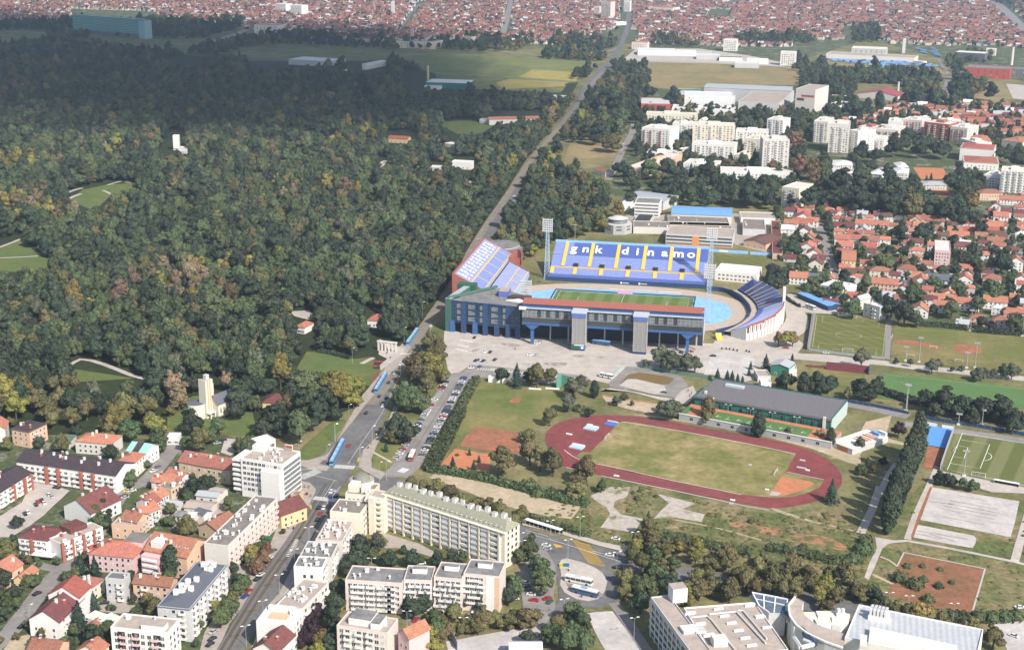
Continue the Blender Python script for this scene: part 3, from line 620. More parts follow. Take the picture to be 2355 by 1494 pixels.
b=MB();b.box(-6,6,-.5,.5,0,2.4,mat('pink_banner',(.70,.32,.50),.7));b.box(-6,-5.8,-.8,-.5,0,2.4,'steel')
o=b.build('pink_banner',None,LW(51,4.6),SA);tag(o,'pink banner at the halfway line of the stadium pitch','banner')
for i,(a,l_,wd)in enumerate(((38,12,1.2),(60,16,1.6),(78,18,1.6),(20,9,1.4),(50,26,.8))):
    z=14.5+(i%2)*2.5
    ssheet('tarpaulin',[(a,z),(a+l_,z),(a+l_,z+wd),(a,z+wd)],'lgrey' if i%2 else 'line',.36+.01*i,'white strip laid on the apron before the long stand','covering')
# goals of the stadium pitch
def goal(o_name,root_loc,rz,wd,ht,dp,label,group=None,where=None):
    t=empty(o_name,root_loc,rz,label,'football goal',group);b=MB()
    for y in(-wd/2,wd/2):b.beam((0,y,0),(0,y,ht),.09,'line');b.beam((0,y,ht),(dp,y,0),.05,'line');b.beam((0,y,.05),(dp,y,.05),.05,'line')
    b.beam((0,-wd/2,ht),(0,wd/2,ht),.09,'line');b.beam((dp,-wd/2,.05),(dp,wd/2,.05),.05,'line');b.build('goal_frame',t)
    b=MB();nm=mat('goal_net',(.6,.6,.58),.9)
    for i in range(int(wd/.9)+1):y=-wd/2+i*.9;b.beam((0,y,ht),(dp,y,0),.02,nm,3)
    for k in range(1,4):b.beam((dp*k/4,-wd/2,ht*(1-k/4)),(dp*k/4,wd/2,ht*(1-k/4)),.02,nm,3)
    b.build('net',t);return t
goal('football_goal',LW(0,-34),SA+math.pi,7.3,2.4,2,'white goal at the left end of the stadium pitch')
goal('football_goal',LW(103.5,-34),SA,7.3,2.4,2,'white goal at the right end of the stadium pitch')

# --- long east stand with the lettering
es=sroot('long_grandstand','long blue seated stand with yellow stairs and large white lettering','grandstand',50,34)
zs=lambda v:5+v*19/41.0 # v measured from the front edge
U0,U1,DV=-65,64.5,41
def slope(b,u0,u1,v0,v1,m,lift=0.0,zf=zs):
    b.face([(u0,v0,zf(v0)+lift),(u1,v0,zf(v0)+lift),(u1,v1,zf(v1)+lift),(u0,v1,zf(v1)+lift)],m)
def terrace(u0,u1,v0,v1,m,zf,row=.95):
    b=MB();n=max(1,int((v1-v0)/row));dv=(v1-v0)/n
    for i in range(n):
        y0=v0+i*dv;z0=zf(y0);z1=zf(y0+dv)
        b.face([(u0,y0,z0),(u1,y0,z0),(u1,y0,z1),(u0,y0,z1)],m);b.face([(u0,y0,z1),(u1,y0,z1),(u1,y0+dv,z1),(u0,y0+dv,z1)],m)
    return b
b=MB();b.box(U0,U1,0,DV,0,4.4,'dblue');b.face([(U0,0,4.4),(U0,DV,4.4),(U0,DV,24)],'lgrey');b.face([(U1,0,4.4),(U1,DV,24),(U1,DV,4.4)],'lgrey')
b.face([(U1,DV,4.4),(U1,DV,24),(U0,DV,24),(U0,DV,4.4)],'lgrey');slope(b,U0,U1,0,DV,'lgrey',-.4);b.build('stand_wall',es)
terrace(U0,U1,0.6,8.5,'seat',zs).build('lower_seating',es)
terrace(U0,U1,9.8,24,'seat',zs).build('middle_seating',es)
terrace(U0+16,U1,24.4,39.6,'seat2',zs).build('upper_seating',es);terrace(U0,U0+16,24.4,39.6,'seat',zs).build('upper_seating',es)
b=MB();b.box(U0,U1,8.7,9.1,zs(8.5),zs(8.5)+1.1,'seatyel');b.build('railing',es)
b=MB();b.box(U0-.5,U1+.5,DV-1.2,DV,23.4,25.2,'lblue');b.build('back_parapet',es)
b=MB();b.box(U0-1,U1+1,-1.6,-.3,0,2.6,'dblue');b.box(U0-1,U1+1,-.3,.3,3.0,5.6,'seat2');b.build('front_wall',es)
uc=lambda t,x,y,z:LF(t,x,y,z)[0]-50
for t,x,y in((20,1655,360),(20,1975,380),(20,2300,390),(21,325,420),(21,650,440),(21,985,450)):
    u=uc(t,x,y,16);m=MB();slope(m,u-1.5,u+1.5,10.2,39.4,'seatyel',.75);m.build('stairs',es)
for t,x,y in((20,1785,490),(20,2110,500),(21,135,515),(21,465,545),(21,795,560)):
    u=uc(t,x,y,11);m=MB();m.box(u-1.9,u+1.9,10.2,14.5,zs(10)-.5,zs(14.5)+.4,'black');m.box(u-2.2,u+2.2,14.5,14.9,zs(14)-.5,zs(14.5)+1.2,'grey');m.build('entrance',es)
    m=MB();slope(m,u-1.6,u+1.6,.8,8.4,'seatyel',.75);m.build('stairs',es)
u=uc(20,1490,545,8);m=MB();slope(m,u-1.6,u+1.6,.8,8.4,'seatyel',.75);m.build('stairs',es)
def letter_mesh(ch,size,bold=.03):
    c=bpy.data.curves.new('lettering','FONT');c.body=ch;c.size=size;c.offset=bold;c.extrude=0;c.align_x='CENTER';c.resolution_u=4
    o=bpy.data.objects.new('lettering',c);COL.objects.link(o);dg=bpy.context.evaluated_depsgraph_get()
    me=bpy.data.meshes.new_from_object(o.evaluated_get(dg));bpy.data.objects.remove(o);bpy.data.curves.remove(c)
    V=[tuple(v.co)for v in me.vertices];F_=[tuple(p.vertices)for p in me.polygons];bpy.data.meshes.remove(me);return V,F_
m=MB()
for ch,t,x in(('g',20,1760),('n',20,1905),('k',20,2060),('d',21,95),('i',21,245),('n',21,410),('a',21,580),('m',21,750),('o',21,905)):
    u=uc(t,x,300+(x-1760)*.05 if t==20 else 315+x*.06,19.5);V,F_=letter_mesh(ch,12.5,.32);m=MB();n=len(m.v);k=m.mi('line')
    m.v+=[(u+p[0],27.2+p[1],zs(27.2+p[1])+.95)for p in V];m.f+=[tuple(n+i for i in f)for f in F_];m.m+=[k]*len(F_);m.build('lettering',es)
for u in(-3,12):
    m=MB();m.box(u-2,u-.6,-1.75,-1.6,.6,2.2,'line');m.box(u-.2,u+5,-1.75,-1.6,1.1,1.6,'line');m.build('wall_sign',es)

# --- north stand beside the avenue (left end)
ns=sroot('end_grandstand','steep two tier end stand of faded blue seats with red concrete rim','grandstand',-54,0)
# local x runs toward the pitch (0 at the back edge of the upper tier), y along the goal line
zu=lambda x:26-x*12/24.0
zl=lambda x:12-(x-25)*8/17.0
XB=-20.5
def tier(b,x0,x1,y0,y1,m,zf,lift=0.0):
    b.face([(XB+x0,y0,zf(x0)+lift),(XB+x1,y0,zf(x1)+lift),(XB+x1,y1,zf(x1)+lift),(XB+x0,y1,zf(x0)+lift)][::-1],m)
def tierrows(x0,x1,y0,y1,m,zf,row=1.0):
    b=MB();n=int((x1-x0)/row);dx=(x1-x0)/n
    for i in range(n):
        a=x0+i*dx;z=zf(a)
        b.face([(XB+a,y0,z),(XB+a+dx,y0,z),(XB+a+dx,y1,z),(XB+a,y1,z)],m);b.face([(XB+a+dx,y0,zf(a+dx)),(XB+a+dx,y1,zf(a+dx)),(XB+a+dx,y1,z),(XB+a+dx,y0,z)],m)
    return b
YA,YB=-60,59
b=MB();b.prism([(XB-1.5,YA-1),(XB,YA-1),(XB,YB+1),(XB-1.5,YB+1)],0,27,'redtrim')
for y in(YA-1,YB):
    b.face([(XB,y,0),(XB+24,y,0),(XB+24,y,zu(24)+.6),(XB,y,26.9)],'redtrim');b.face([(XB,y+1,0),(XB+24,y+1,0),(XB+24,y+1,zu(24)+.6),(XB,y+1,26.9)][::-1],'redtrim')
    b.face([(XB,y,26.9),(XB+24,y,zu(24)+.6),(XB+24,y+1,zu(24)+.6),(XB,y+1,26.9)],'redtrim')
b.build('rim_wall',ns)
b=MB();b.face([(XB+24,YA,12),(XB+24,YB-8,12),(XB+24,YB-8,zu(24)),(XB+24,YA,zu(24))],'grey')
b.face([(XB+42,YA+18,0),(XB+42,40,0),(XB+42,40,4),(XB+42,YA+18,4)],'lblue');b.face([(XB+24,40.5,0),(XB+42,40.5,0),(XB+42,40.5,4.8),(XB+24,40.5,13)][::-1],'redtrim')
b.face([(XB+24,YA,0),(XB+42,YA,0),(XB+42,YA,4),(XB+24,YA,12)],'grey');b.build('stand_wall',ns)
b=MB();b.box(XB+24,XB+42,40,41.2,0,3,'redtrim');b.face([(XB+24,40,13),(XB+42,40,5),(XB+42,41.2,5),(XB+24,41.2,13)],'redtrim');b.build('rim_wall',ns)
tierrows(13.5,24,YA,YB,'seat',zu).build('upper_seating',ns)
tierrows(25,42,YA,40,'seatpale',zl).build('lower_seating',ns)
b=MB();tier(b,12.6,13.8,YA,YB,'seatyel',zu,.35);tier(b,23.0,24.0,YA,YB,'seatyel',zu,.35);tier(b,33.2,34.2,YA,40,'seatyel',zl,.3);tier(b,41,42,YA,40,'seatyel',zl,.3);b.build('stairs',ns)
for y in(-38,-16,5,26,47):
    b=MB();tier(b,13.8,23,y-.8,y+.8,'seatyel',zu,.4);b.build('stairs',ns)
    if y<40:b=MB();tier(b,34.2,41,y-7.7,y-6.2,'seatyel',zl,.4);b.build('stairs',ns)
b=tierrows(0,13.5,YA,YB,'seatpale',zu)
for i in range(13): # pale seat pattern of the upper rows
    y=YA+5+i*8.6
    for k in range(4):tier(b,1.6+k*2.5,3.4+k*2.5,y+.5*(k%2)+(i%3)*.3,y+3.6+1.2*((i+k)%3),'line',zu,.4)
b.build('upper_seating',ns)
b=MB();b.box(XB+24.4,XB+27.5,42,62,0,16,'redtrim');b.box(XB+2,XB+30,60.5,76,0,17,'redtrim','felt')
for z in(4,10):b.box(XB+21,XB+25,60.3,60.5,z,z+3.4,'black');b.box(XB+30,XB+30.2,64,68,z,z+3.4,'black')
b.build('stair_block',ns)
b=MB();b.cyl(XB+10,78,0,17.5,17,17,'lgrey',36,'felt');b.build('rotunda',ns)

# --- west main stand: the front facade faces the camera
ws=sroot('main_grandstand','dark blue glazed main stand on columns with red roof edge and two stair towers','grandstand',55,-142)
A0,A1=-62,65
b=MB();b.box(A0,A1,1.5,26,14.2,16.0,'blue');b.box(A0,A1,.2,1.5,14.2,15.9,'blue');b.build('floor_beam',ws)
b=MB();b.box(A0,A1,.8,22,16.0,24,'dblue');b.box(A0,A1,.8,9,24,27,'dblue');b.build('stand_wall',ws)
b=MB();b.box(A0,A1,.35,.8,15.95,19.2,'glass');b.build('lower_glazing',ws)
b=MB();b.box(A0,A1,.15,.8,19.4,26.3,'glassgrey')
for i in range(43):x=A0+1+i*3;b.box(x,x+.18,.02,.15,19.4,26.3,'grey')
for z in(21.6,23.9):b.box(A0,A1,.02,.15,z,z+.15,'grey')
b.build('upper_glazing',ws)
for i,x in enumerate([-51,-44.6,-38,-32]+[-17,-10.5,-4,3,9,15]+[32,38,45]):
    b=MB();b.box(x,x+2.6,-.02,.15,20.2,25.4,'glass');b.build('window',ws)
b=MB();b.box(A0-.5,A1+.5,-1.2,.8,26.4,27.0,'steel');b.box(A0,A1,.5,3,27.0,30.2,'blue');b.build('fascia',ws)
b=MB();b.face([(A0,-.6,30.2),(A1,-.6,30.2),(A1,10,31.4),(A0,10,31.4)],'redtrim');b.face([(A0,10,31.4),(A1,10,31.4),(A1,30,23.6),(A0,30,23.6)],'redtrim')
b.face([(A0,-.6,29.6),(A0,10,30.8),(A1,10,30.8),(A1,-.6,29.6)],'grey');b.face([(A0,-.6,29.6),(A1,-.6,29.6),(A1,-.6,30.2),(A0,-.6,30.2)],'redtrim');b.face([(A1,-.6,29.6),(A1,10,30.8),(A1,10,31.4),(A1,-.6,30.2)],'redtrim')
b.face([(A0,30,23),(A1,30,23),(A1,10,30.8),(A0,10,30.8)][::-1],'grey');b.build('roof',ws)
b=MB();b.face([(A0,26,20),(A1,26,20),(A1,60,3),(A0,60,3)],'seat');b.face([(A1,20,0),(A1,60,0),(A1,60,3),(A1,26,20),(A1,20,20)],'lgrey');b.face([(A0,20,0),(A0,60,0),(A0,60,3),(A0,26,20),(A0,20,20)][::-1],'lgrey');b.build('seating',ws)
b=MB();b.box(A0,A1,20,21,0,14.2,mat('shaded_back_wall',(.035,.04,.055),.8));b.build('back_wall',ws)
for x in range(-56,66,13):
    b=MB();b.box(x-.5,x+.5,10,11,0,14.2,'grey');b.build('pillar',ws)
for x in(-54.5,55.2):
    b=MB();b.box(x-1.1,x+1.1,-.6,1.4,0,11,'blue');n=len(b.v)
    b.prism([(x-1.1,-.6),(x+1.1,-.6),(x+1.1,1.4),(x-1.1,1.4)],10,11,'blue')
    for s in(-1,1):b.face([(x+s*1.1,-.6,11),(x+s*5,-.6,14.2),(x,-.6,14.2),(x,-.6,11)][::s],'blue');b.face([(x+s*1.1,-.6,11),(x+s*1.1,1.4,11),(x+s*5,1.4,14.2),(x+s*5,-.6,14.2)][::s],'blue')
    b.build('column',ws)
LAT=mat('lattice_cladding',(.40,.39,.38),.7,.15,.6)
for u in(LF(7,600,250)[0]-55,LF(7,1170,265)[0]-55):
    b=MB();b.box(u-4.6,u+4.6,-8.5,-.3,2,27.2,LAT)
    for k in range(17):z=3+k*1.42;b.box(u-4.75,u+4.75,-8.65,-8.5,z,z+.55,'dgrey')
    for x in(-4.7,-1.6,1.4,4.4):b.box(u+x,u+x+.3,-8.8,-8.65,2,27,LAT)
    b.build('stair_tower',ws)
    b=MB();b.box(u-5.3,u+5.3,-8.9,.3,27.2,28.6,'steel');b.box(u-5,u+5,-9.1,-8.9,24.4,27.2,'seat2');b.build('tower_cap',ws)
    b=MB();b.box(u-4.4,u+4.4,-8.2,-.6,0,2,'dblue');b.build('tower_base',ws)
u=LF(7,600,250)[0]-55
b=MB();b.box(u-5,u+1,-9.4,-8.9,1.2,4.6,mat('green_panel',(.03,.10,.07),.6));b.box(u+1,u+5,-9.4,-8.9,1.2,4.6,'seat2');b.box(u-3,u+4,-9.5,-9.4,4.0,4.6,'line');b.box(u+2.2,u+3.6,-9.5,-9.4,1.8,3.2,'line');b.build('sign',ws)
b=MB();b.box(A0-2,A0+3,-1.4,2,25.5,27.2,'line');b.build('roof_box',ws)

# --- wedge shaped glazed head building on the left of the main stand
hb=sroot('glazed_head_building','dark glazed wedge building on blue piers at the corner by the avenue','building',-36,-128)
FA=(-25.4,3);FB=(26,-4.5);AP=(2,42);ZT=24.5
b=MB();b.prism([FA,FB,(30,22),AP,(-12,36)],8,ZT-.3,'glassblue','felt');b.build('glass_body',hb)
fx=lambda t,o:(FA[0]+(FB[0]-FA[0])*t+o*.145,FA[1]+(FB[1]-FA[1])*t-o)
b=MB()
for k in range(6):z=8.5+k*2.9;p,q=fx(0,.25),fx(1,.25);b.beam((*p,z),(*q,z),.22 if k%2 else.12,'dblue')
for k in range(24):p=fx(k/23,.25);b.beam((*p,8),(*p,ZT),.1,'blue')
b.build('facade_grid',hb)
for t in(0.0,.17,.34,.49,.66,.83,.97):
    p=fx(t,-.8);b=MB();b.box(p[0]-1.8,p[0]+1.8,p[1]-1.2,p[1]+1.6,0,ZT-.6 if t in(.17,.49,.83)else 9,'dblue' if t in(.17,.49,.83)or t>.6 else 'blue');b.build('pier',hb)
for i in range(5):
    for k in range(3):
        p=fx(.12+.17*i,.1);b=MB();b.box(p[0]-2.6,p[0]+2.6,p[1]-.25,p[1]+.2,9.6+k*4.6,12.8+k*4.6,'glassgrey');b.build('window',hb)
b=MB();GW=mat('green_cladding',(.07,.16,.13),.5,.15,.4);b.prism([(-31,4),(-26.2,2.6),(-20,40),(-24,46)],0,ZT+.4,GW,'greyroof');b.build('green_wing',hb)
b=MB();b.beam((-29,4.5,ZT+1),(0.5,41,ZT+1.2),1.1,GW);b.build('roof_beam',hb)
b=MB();b.box(-30,-16,40,48,0,26,mat('dark_green_panel',(.03,.11,.07),.6));b.build('plant_room',hb)
b=MB();b.box(6,13,18,30,ZT-.3,ZT+4,'seat2','beigeroof');b.build('roof_cabin',hb)
b=MB();b.prism([(13,8),(26,4),(27,9),(22,14)],ZT-.2,ZT+.5,'white');b.build('skylight',hb)
b=MB();b.prism([(13,16),(30,11),(30,22),(15,22)],ZT-.3,ZT+1,mat('roof_dark_strip',(.08,.05,.045),.8));b.build('roof_opening',hb)
b=MB();b.prism([FA,FB,(30,22),AP,(-12,36)],7.4,8,'dblue');b.build('floor_slab',hb)

# --- curved south stand
IN=[(141,20),(148.5,5),(153.2,-8),(156.6,-22),(158,-37),(156.5,-52),(152,-68),(146,-82),(139,-95)]
OU=[(153,22),(162,8),(170.5,-8),(174.8,-24),(176.5,-40),(175.5,-56),(169.5,-76),(161,-90),(150,-103)]
ss=sroot('curved_grandstand','curved end stand of blue seats with yellow stairs and red rim','grandstand',158,-40)
ls=lambda p:(p[0]-158,p[1]+40)
ZI=[4.5]*9;ZO=[14,14,14,14,13.8,13.4,12.6,11.6,10.5]
def loft(b,A,B,za,zb,m,t0=0.0,t1=1.0,lift=0.0,i0=0,i1=8,sub=4):
    for i in range(i0*sub,i1*sub):
        q=[]
        for j in(i,i+1):
            k=min(j//sub,7);f=j/sub-k
            a=Vector((*ls(A[k]),za[k])).lerp(Vector((*ls(A[k+1]),za[k+1])),f);c=Vector((*ls(B[k]),zb[k])).lerp(Vector((*ls(B[k+1]),zb[k+1])),f)
            q.append((a.lerp(c,t0),a.lerp(c,t1)))
        up=Vector((0,0,lift));b.face([q[0][0]+up,q[0][1]+up,q[1][1]+up,q[1][0]+up][::-1],m)
IN=[tuple(p)[:2]for p in catmull([(*p,0)for p in IN],1,False)]
b=MB()
for r in range(14):
    t0,t1=r/14,(r+1)/14;loft(b,IN,OU,[z+(zo-z)*t1 for z,zo in zip(ZI,ZO)],[z+(zo-z)*t1 for z,zo in zip(ZI,ZO)],'seat2',t0,t1,0,0,4)
b.build('upper_seating',ss)
b=MB()
for r in range(14):
    t0,t1=r/14,(r+1)/14;loft(b,IN,OU,[z+(zo-z)*t1 for z,zo in zip(ZI,ZO)],[z+(zo-z)*t1 for z,zo in zip(ZI,ZO)],'seatpale' if r>2 else 'seat2',t0,t1,0,4,8)
b.build('lower_seating',ss)
for i in range(1,8):
    k=i*.5+.25;a=Vector((*IN[int(k)],0)).lerp(Vector((*IN[int(k)+1],0)),k%1);c=Vector((*OU[int(k)],0)).lerp(Vector((*OU[int(k)+1],0)),k%1);d=(c-a).normalized();n=Vector((-d.y,d.x,0))*1.3
    p=[a-n,c-n,c+n,a+n];zz=[5.25,14.4,14.4,5.25];b=MB();b.face([(*ls(q),z)for q,z in zip(p,zz)],mat('sand_stairs',(.66,.50,.24),.8));b.build('stairs',ss)
b=MB();loft(b,OU,OU,[z-1.4 for z in ZO],[z+.6 for z in ZO],'redtrim',0,1,0,3,8);loft(b,OU,[(p[0]*1.003+.3,p[1])for p in OU],[z+.6 for z in ZO],[z+.6 for z in ZO],'redtrim',0,1,0,3,8);b.build('rim',ss)
b=MB();loft(b,OU,OU,[0]*9,[z-1.4 for z in ZO],'offwhite',0,1,0,0,8);b.build('outer_wall',ss)
for i in range(4*4,8*4):
    k=min(i//4,7);f=(i/4)-k;p=Vector((*OU[k],0)).lerp(Vector((*OU[k+1],0)),f);z=ZO[k]
    d=(Vector((*OU[k+1],0))-Vector((*OU[k],0))).normalized();b=MB();q=ls(p);ang=math.atan2(d.y,d.x)
    b.box(-.6,.6,-.6,1.0,0,z-1.4,'white');b.build('column',ss,(q[0],q[1],0),ang)
    b=MB();b.box(-.9,.9,-.1,.12,z*.45,z-2,'black');b.build('opening',ss,(*ls(p+d*2.4),0),ang)
b=MB();loft(b,[(p[0]-6,p[1])for p in IN],[(p[0]-6,p[1])for p in IN],[0]*9,[4.2]*9,'dblue');loft(b,[(p[0]-6,p[1])for p in IN],[(p[0]-5.2,p[1])for p in IN],[4.2]*9,[4.2]*9,'dblue');b.build('inner_wall',ss)
b=MB();loft(b,[(p[0]-5.2,p[1])for p in IN],IN,[3.6]*9,[3.6]*9,'concourse');loft(b,IN,IN,[3.6]*9,ZI,'black');b.build('walkway',ss)
b=MB();c=ls((176.5,-38));b.box(c[0]-1,c[0]+1,c[1]-5,c[1]+5,8,23,'white');b.build('scoreboard',ss)
b=MB();p,q=ls(IN[0]),ls(OU[0]);b.face([(*p,0),(*q,0),(*q,14),(*p,4.5)],'dblue');p,q=ls(IN[8]),ls(OU[8]);b.face([(*p,0),(*q,0),(*q,10.5),(*p,4.5)],'lgrey');b.build('end_wall',ss)
# low wall joining the stands
t=sroot('perimeter_wall','dark blue wall around the right end of the bowl','wall',0,0)
P=[(116,27),(126,27),(136,19),(143,8),(147.5,-8),(150,-22),(151.8,-37),(150.5,-52),(146,-68),(139,-80),(128,-92)];b=MB()
P=[tuple(p)[:2]for p in catmull([(*p,0)for p in P],3,False)]
for i in range(len(P)-1):
    b.face([(*P[i],0),(*P[i+1],0),(*P[i+1],3.8),(*P[i],3.8)],'dblue');b.face([(*P[i],3.8),(*P[i+1],3.8),(P[i+1][0]+.5,P[i+1][1]+.3,3.8),(P[i][0]+.5,P[i][1]+.3,3.8)],'blue')
b.build('wall_panel',t)
# yellow ramps and a blue booth by the loop road
for(x0,y0,x1,y1)in((1240,1310,1265,1415),(1440,1280,1530,1385)):
    a=LF(21,x0,y0,4);c=LF(21,x1,y1,0);t=empty('yellow_ramp',LW(*c),0,None,'ramp');b=MB();A_,C_=LW(*a)-LW(*c),Vector((0,0,0));d=(C_-A_).normalized();n=Vector((-d.y,d.x,0))*2.2
    b.face([A_-n+Vector((0,0,4)),C_-n+Vector((0,0,.3)),C_+n+Vector((0,0,.3)),A_+n+Vector((0,0,4))],'seatyel');b.build('deck',t)
    b=MB();b.prism([tuple(A_-n)[:2],tuple(A_*.7-n)[:2],tuple(A_*.7+n)[:2],tuple(A_+n)[:2]],0,2.6,'lgrey');b.build('ramp_support',t)
    auto(t,'yellow sloping ramp','yellow sloping ramps','beside the curved stand','yellow ramps')
# floodlight masts
LT=mat('lattice_steel_blue',(.40,.52,.62),.5,.1,.5,.4)
def mast(u,v,hgt,label):
    t=sroot('floodlight_mast',label,'floodlight',u,v,'floodlight masts of the stadium');b=MB();w0,w1=2.0,1.0
    lv=[i*hgt/12 for i in range(13)];cw=lambda z:(w0+(w1-w0)*z/hgt)
    for sx,sy in((-1,-1),(1,-1),(1,1),(-1,1)):b.beam((sx*w0,sy*w0,0),(sx*w1,sy*w1,hgt),.22,LT)
    for i in range(12):
        a,c=cw(lv[i]),cw(lv[i+1])
        for f in((-1,-1,1,-1),(1,-1,1,1),(1,1,-1,1),(-1,1,-1,-1)):
            b.beam((f[0]*a,f[1]*a,lv[i]),(f[2]*c,f[3]*c,lv[i+1]),.12,LT,3);b.beam((f[2]*a,f[3]*a,lv[i]),(f[0]*c,f[1]*c,lv[i+1]),.12,LT,3);b.beam((f[0]*c,f[1]*c,lv[i+1]),(f[2]*c,f[3]*c,lv[i+1]),.1,LT,3)
    b.build('lattice_mast',t)
    b=MB();b.box(-2.6,2.6,-2.6,2.6,0,1.2,'lblue');b.build('mast_base',t)
    pn=MB()
    for r in range(6):
        z=hgt-1+r*1.9;pn.box(-4.2,4.2,-.9+r*.05,-.5+r*.05,z,z+.25,LT)
        for k in range(6):x=-3.7+k*1.48;pn.box(x-.55,x+.55,-1.3,-.7,z+.3,z+1.5,'metal')
    for x in(-4,0,4):pn.box(x-.15,x+.15,-.5,-.2,hgt-1.5,hgt+10.8,LT)
    pn.build('lamp_panel',t)
    return t
mast(-17.2,38.7,41,'lattice floodlight mast left of the long lettered stand')
mast(118,34,41,'lattice floodlight mast at the far right of the long stand')
mast(120.9,-65.9,36,'lattice floodlight mast rising from the blue apron in front')
mast(-14,-84,21,'floodlight mast near the faded end stand, its foot behind the main roof')
# small gear in the bowl
for t_,x,y in((20,1350,690),(20,1170,820),(21,940,960)):
    u,v=LF(t_,x,y);t=sroot('camera_platform',None,'platform',u,v);b=MB();b.box(-.9,.9,-.9,.9,1.6,2.0,'dgrey');b.build('deck',t);b=MB()
    for sx in(-.8,.8):
        for sy in(-.8,.8):b.beam((sx,sy,0),(sx,sy,2.9),.1,'dgrey')
    b.build('legs_frame',t);auto(t,'small dark platform','small dark platforms','inside the stadium bowl','platforms in the bowl')
# ------------------------------------------------------------------ buildings
_WIN={}
def win_mesh(w,h,fr='white',gl='glass'):
    k=(round(w,2),round(h,2),fr,gl)
    if k not in _WIN:
        b=MB();b.box(-w/2-.14,w/2+.14,-.05,.05,-h/2-.14,h/2+.14,fr);b.box(-w/2,w/2,-.08,.02,-h/2,h/2,gl)
        if w>1.5:b.box(-.05,.05,-.1,-.07,-h/2,h/2,fr)
        _WIN[k]=b.mesh('window')
    return _WIN[k]
_BAL={};WR=random.Random(5)
def bal_mesh(w,m,d=1.3):
    k=(round(w,2),m,d)
    if k not in _BAL:
        b=MB();b.box(-w/2,w/2,-d,0,-.12,.06,m);b.box(-w/2,w/2,-d,-d+.1,.06,1.05,m);b.box(-w/2,-w/2+.1,-d+.1,0,.06,1.05,m);b.box(w/2-.1,w/2,-d+.1,0,.06,1.05,m)
        _BAL[k]=b.mesh('balcony')
    return _BAL[k]
VENT={}
def small_mesh(kind):
    if kind in VENT:return VENT[kind]
    b=MB()
    if kind=='vent':b.box(-.7,.7,-.7,.7,0,1.1,'white');b.box(-.85,.85,-.85,.85,1.1,1.3,'metal')
    elif kind=='pipe':b.cyl(0,0,0,1.2,.35,.35,'metal',8);b.cyl(0,0,1.2,1.5,.6,.2,'metal',8)
    elif kind=='chimney':b.box(-.45,.45,-.45,.45,-1.2,1.7,'brick');b.box(-.55,.55,-.55,.55,1.7,1.85,'lgrey')
    elif kind=='chimney_white':b.box(-.5,.5,-.5,.5,-1.2,1.7,'white');b.box(-.6,.6,-.6,.6,1.7,1.85,'lgrey')
    elif kind=='skylight':b.box(-.6,.6,-.5,.5,0,.25,'white');b.box(-.48,.48,-.38,.38,.25,.3,'glass')
    VENT[kind]=b.mesh(kind.split('_')[0]);return VENT[kind]
MAXD=[999]
def frame_of(t,txt,h):
    A,B,Cc=[G(x,y,h)for x,y in pts(t,txt)]
    d=(B-A);L=math.hypot(d.x,d.y);ux=Vector((d.x/L,d.y/L,0));uy=Vector((-ux.y,ux.x,0));D=(Cc-B).dot(uy)
    if D<0:A,B=B,A;ux=-ux;uy=-uy;D=-D
    D=max(D,3.0)
    if A.y>2200:D=min(D,max(10,.7*L),55)
    D=min(D,MAXD[0]);c=A+ux*L/2+uy*D/2;c.z=0
    return c,math.atan2(ux.y,ux.x),L,D
def roof_mesh(kind,m,L,D,h,rh,axis,ov=.5,wall=None):
    """gable / hip roof on a L x D block with eaves at h; also the triangular gable walls when wall is given"""
    b=MB()
    if kind=='gable':
        if axis=='y':a0,a1,c0=-D/2-ov,D/2+ov,L/2
        else:a0,a1,c0=-L/2-ov,L/2+ov,D/2
        sl=rh/c0;e=c0+ov;ze=h-sl*ov;T=.28
        P=(lambda a,c,z:(c,a,z))if axis=='y' else(lambda a,c,z:(a,c,z))
        for s in(-1,1):
            q=[P(a0,s*e,ze),P(a1,s*e,ze),P(a1,0,h+rh),P(a0,0,h+rh)]
            up=[(x,y,z+T)for x,y,z in q]
            b.face(up if(s<0)!=(axis=='y')else up[::-1],m);b.face(q[::-1]if(s<0)!=(axis=='y')else q,m)
            b.face([q[0],q[1],up[1],up[0]],m);b.face([q[1],q[2],up[2],up[1]],m);b.face([q[3],q[0],up[0],up[3]],m)
    else:
        e=ov;x,y=L/2+e,D/2+e;k=min(x,y)*(.95 if kind=='hip' else.55)
        if x>=y:r0,r1=(-(x-k),0),(x-k,0)
        else:r0,r1=(0,-(y-k)),(0,y-k)
        z0,z1=h-.15,h+rh
        c=[(-x,-y,z0),(x,-y,z0),(x,y,z0),(-x,y,z0)];R0=(*r0,z1);R1=(*r1,z1)
        if x>=y:fs=[[c[0],c[1],R1,R0],[c[1],c[2],R1],[c[2],c[3],R0,R1],[c[3],c[0],R0]]
        else:fs=[[c[0],c[1],R0],[c[1],c[2],R1,R0],[c[2],c[3],R1],[c[3],c[0],R0,R1]]
        for f in fs:b.face(f,m)
        b.face(c[::-1],m)
    return b
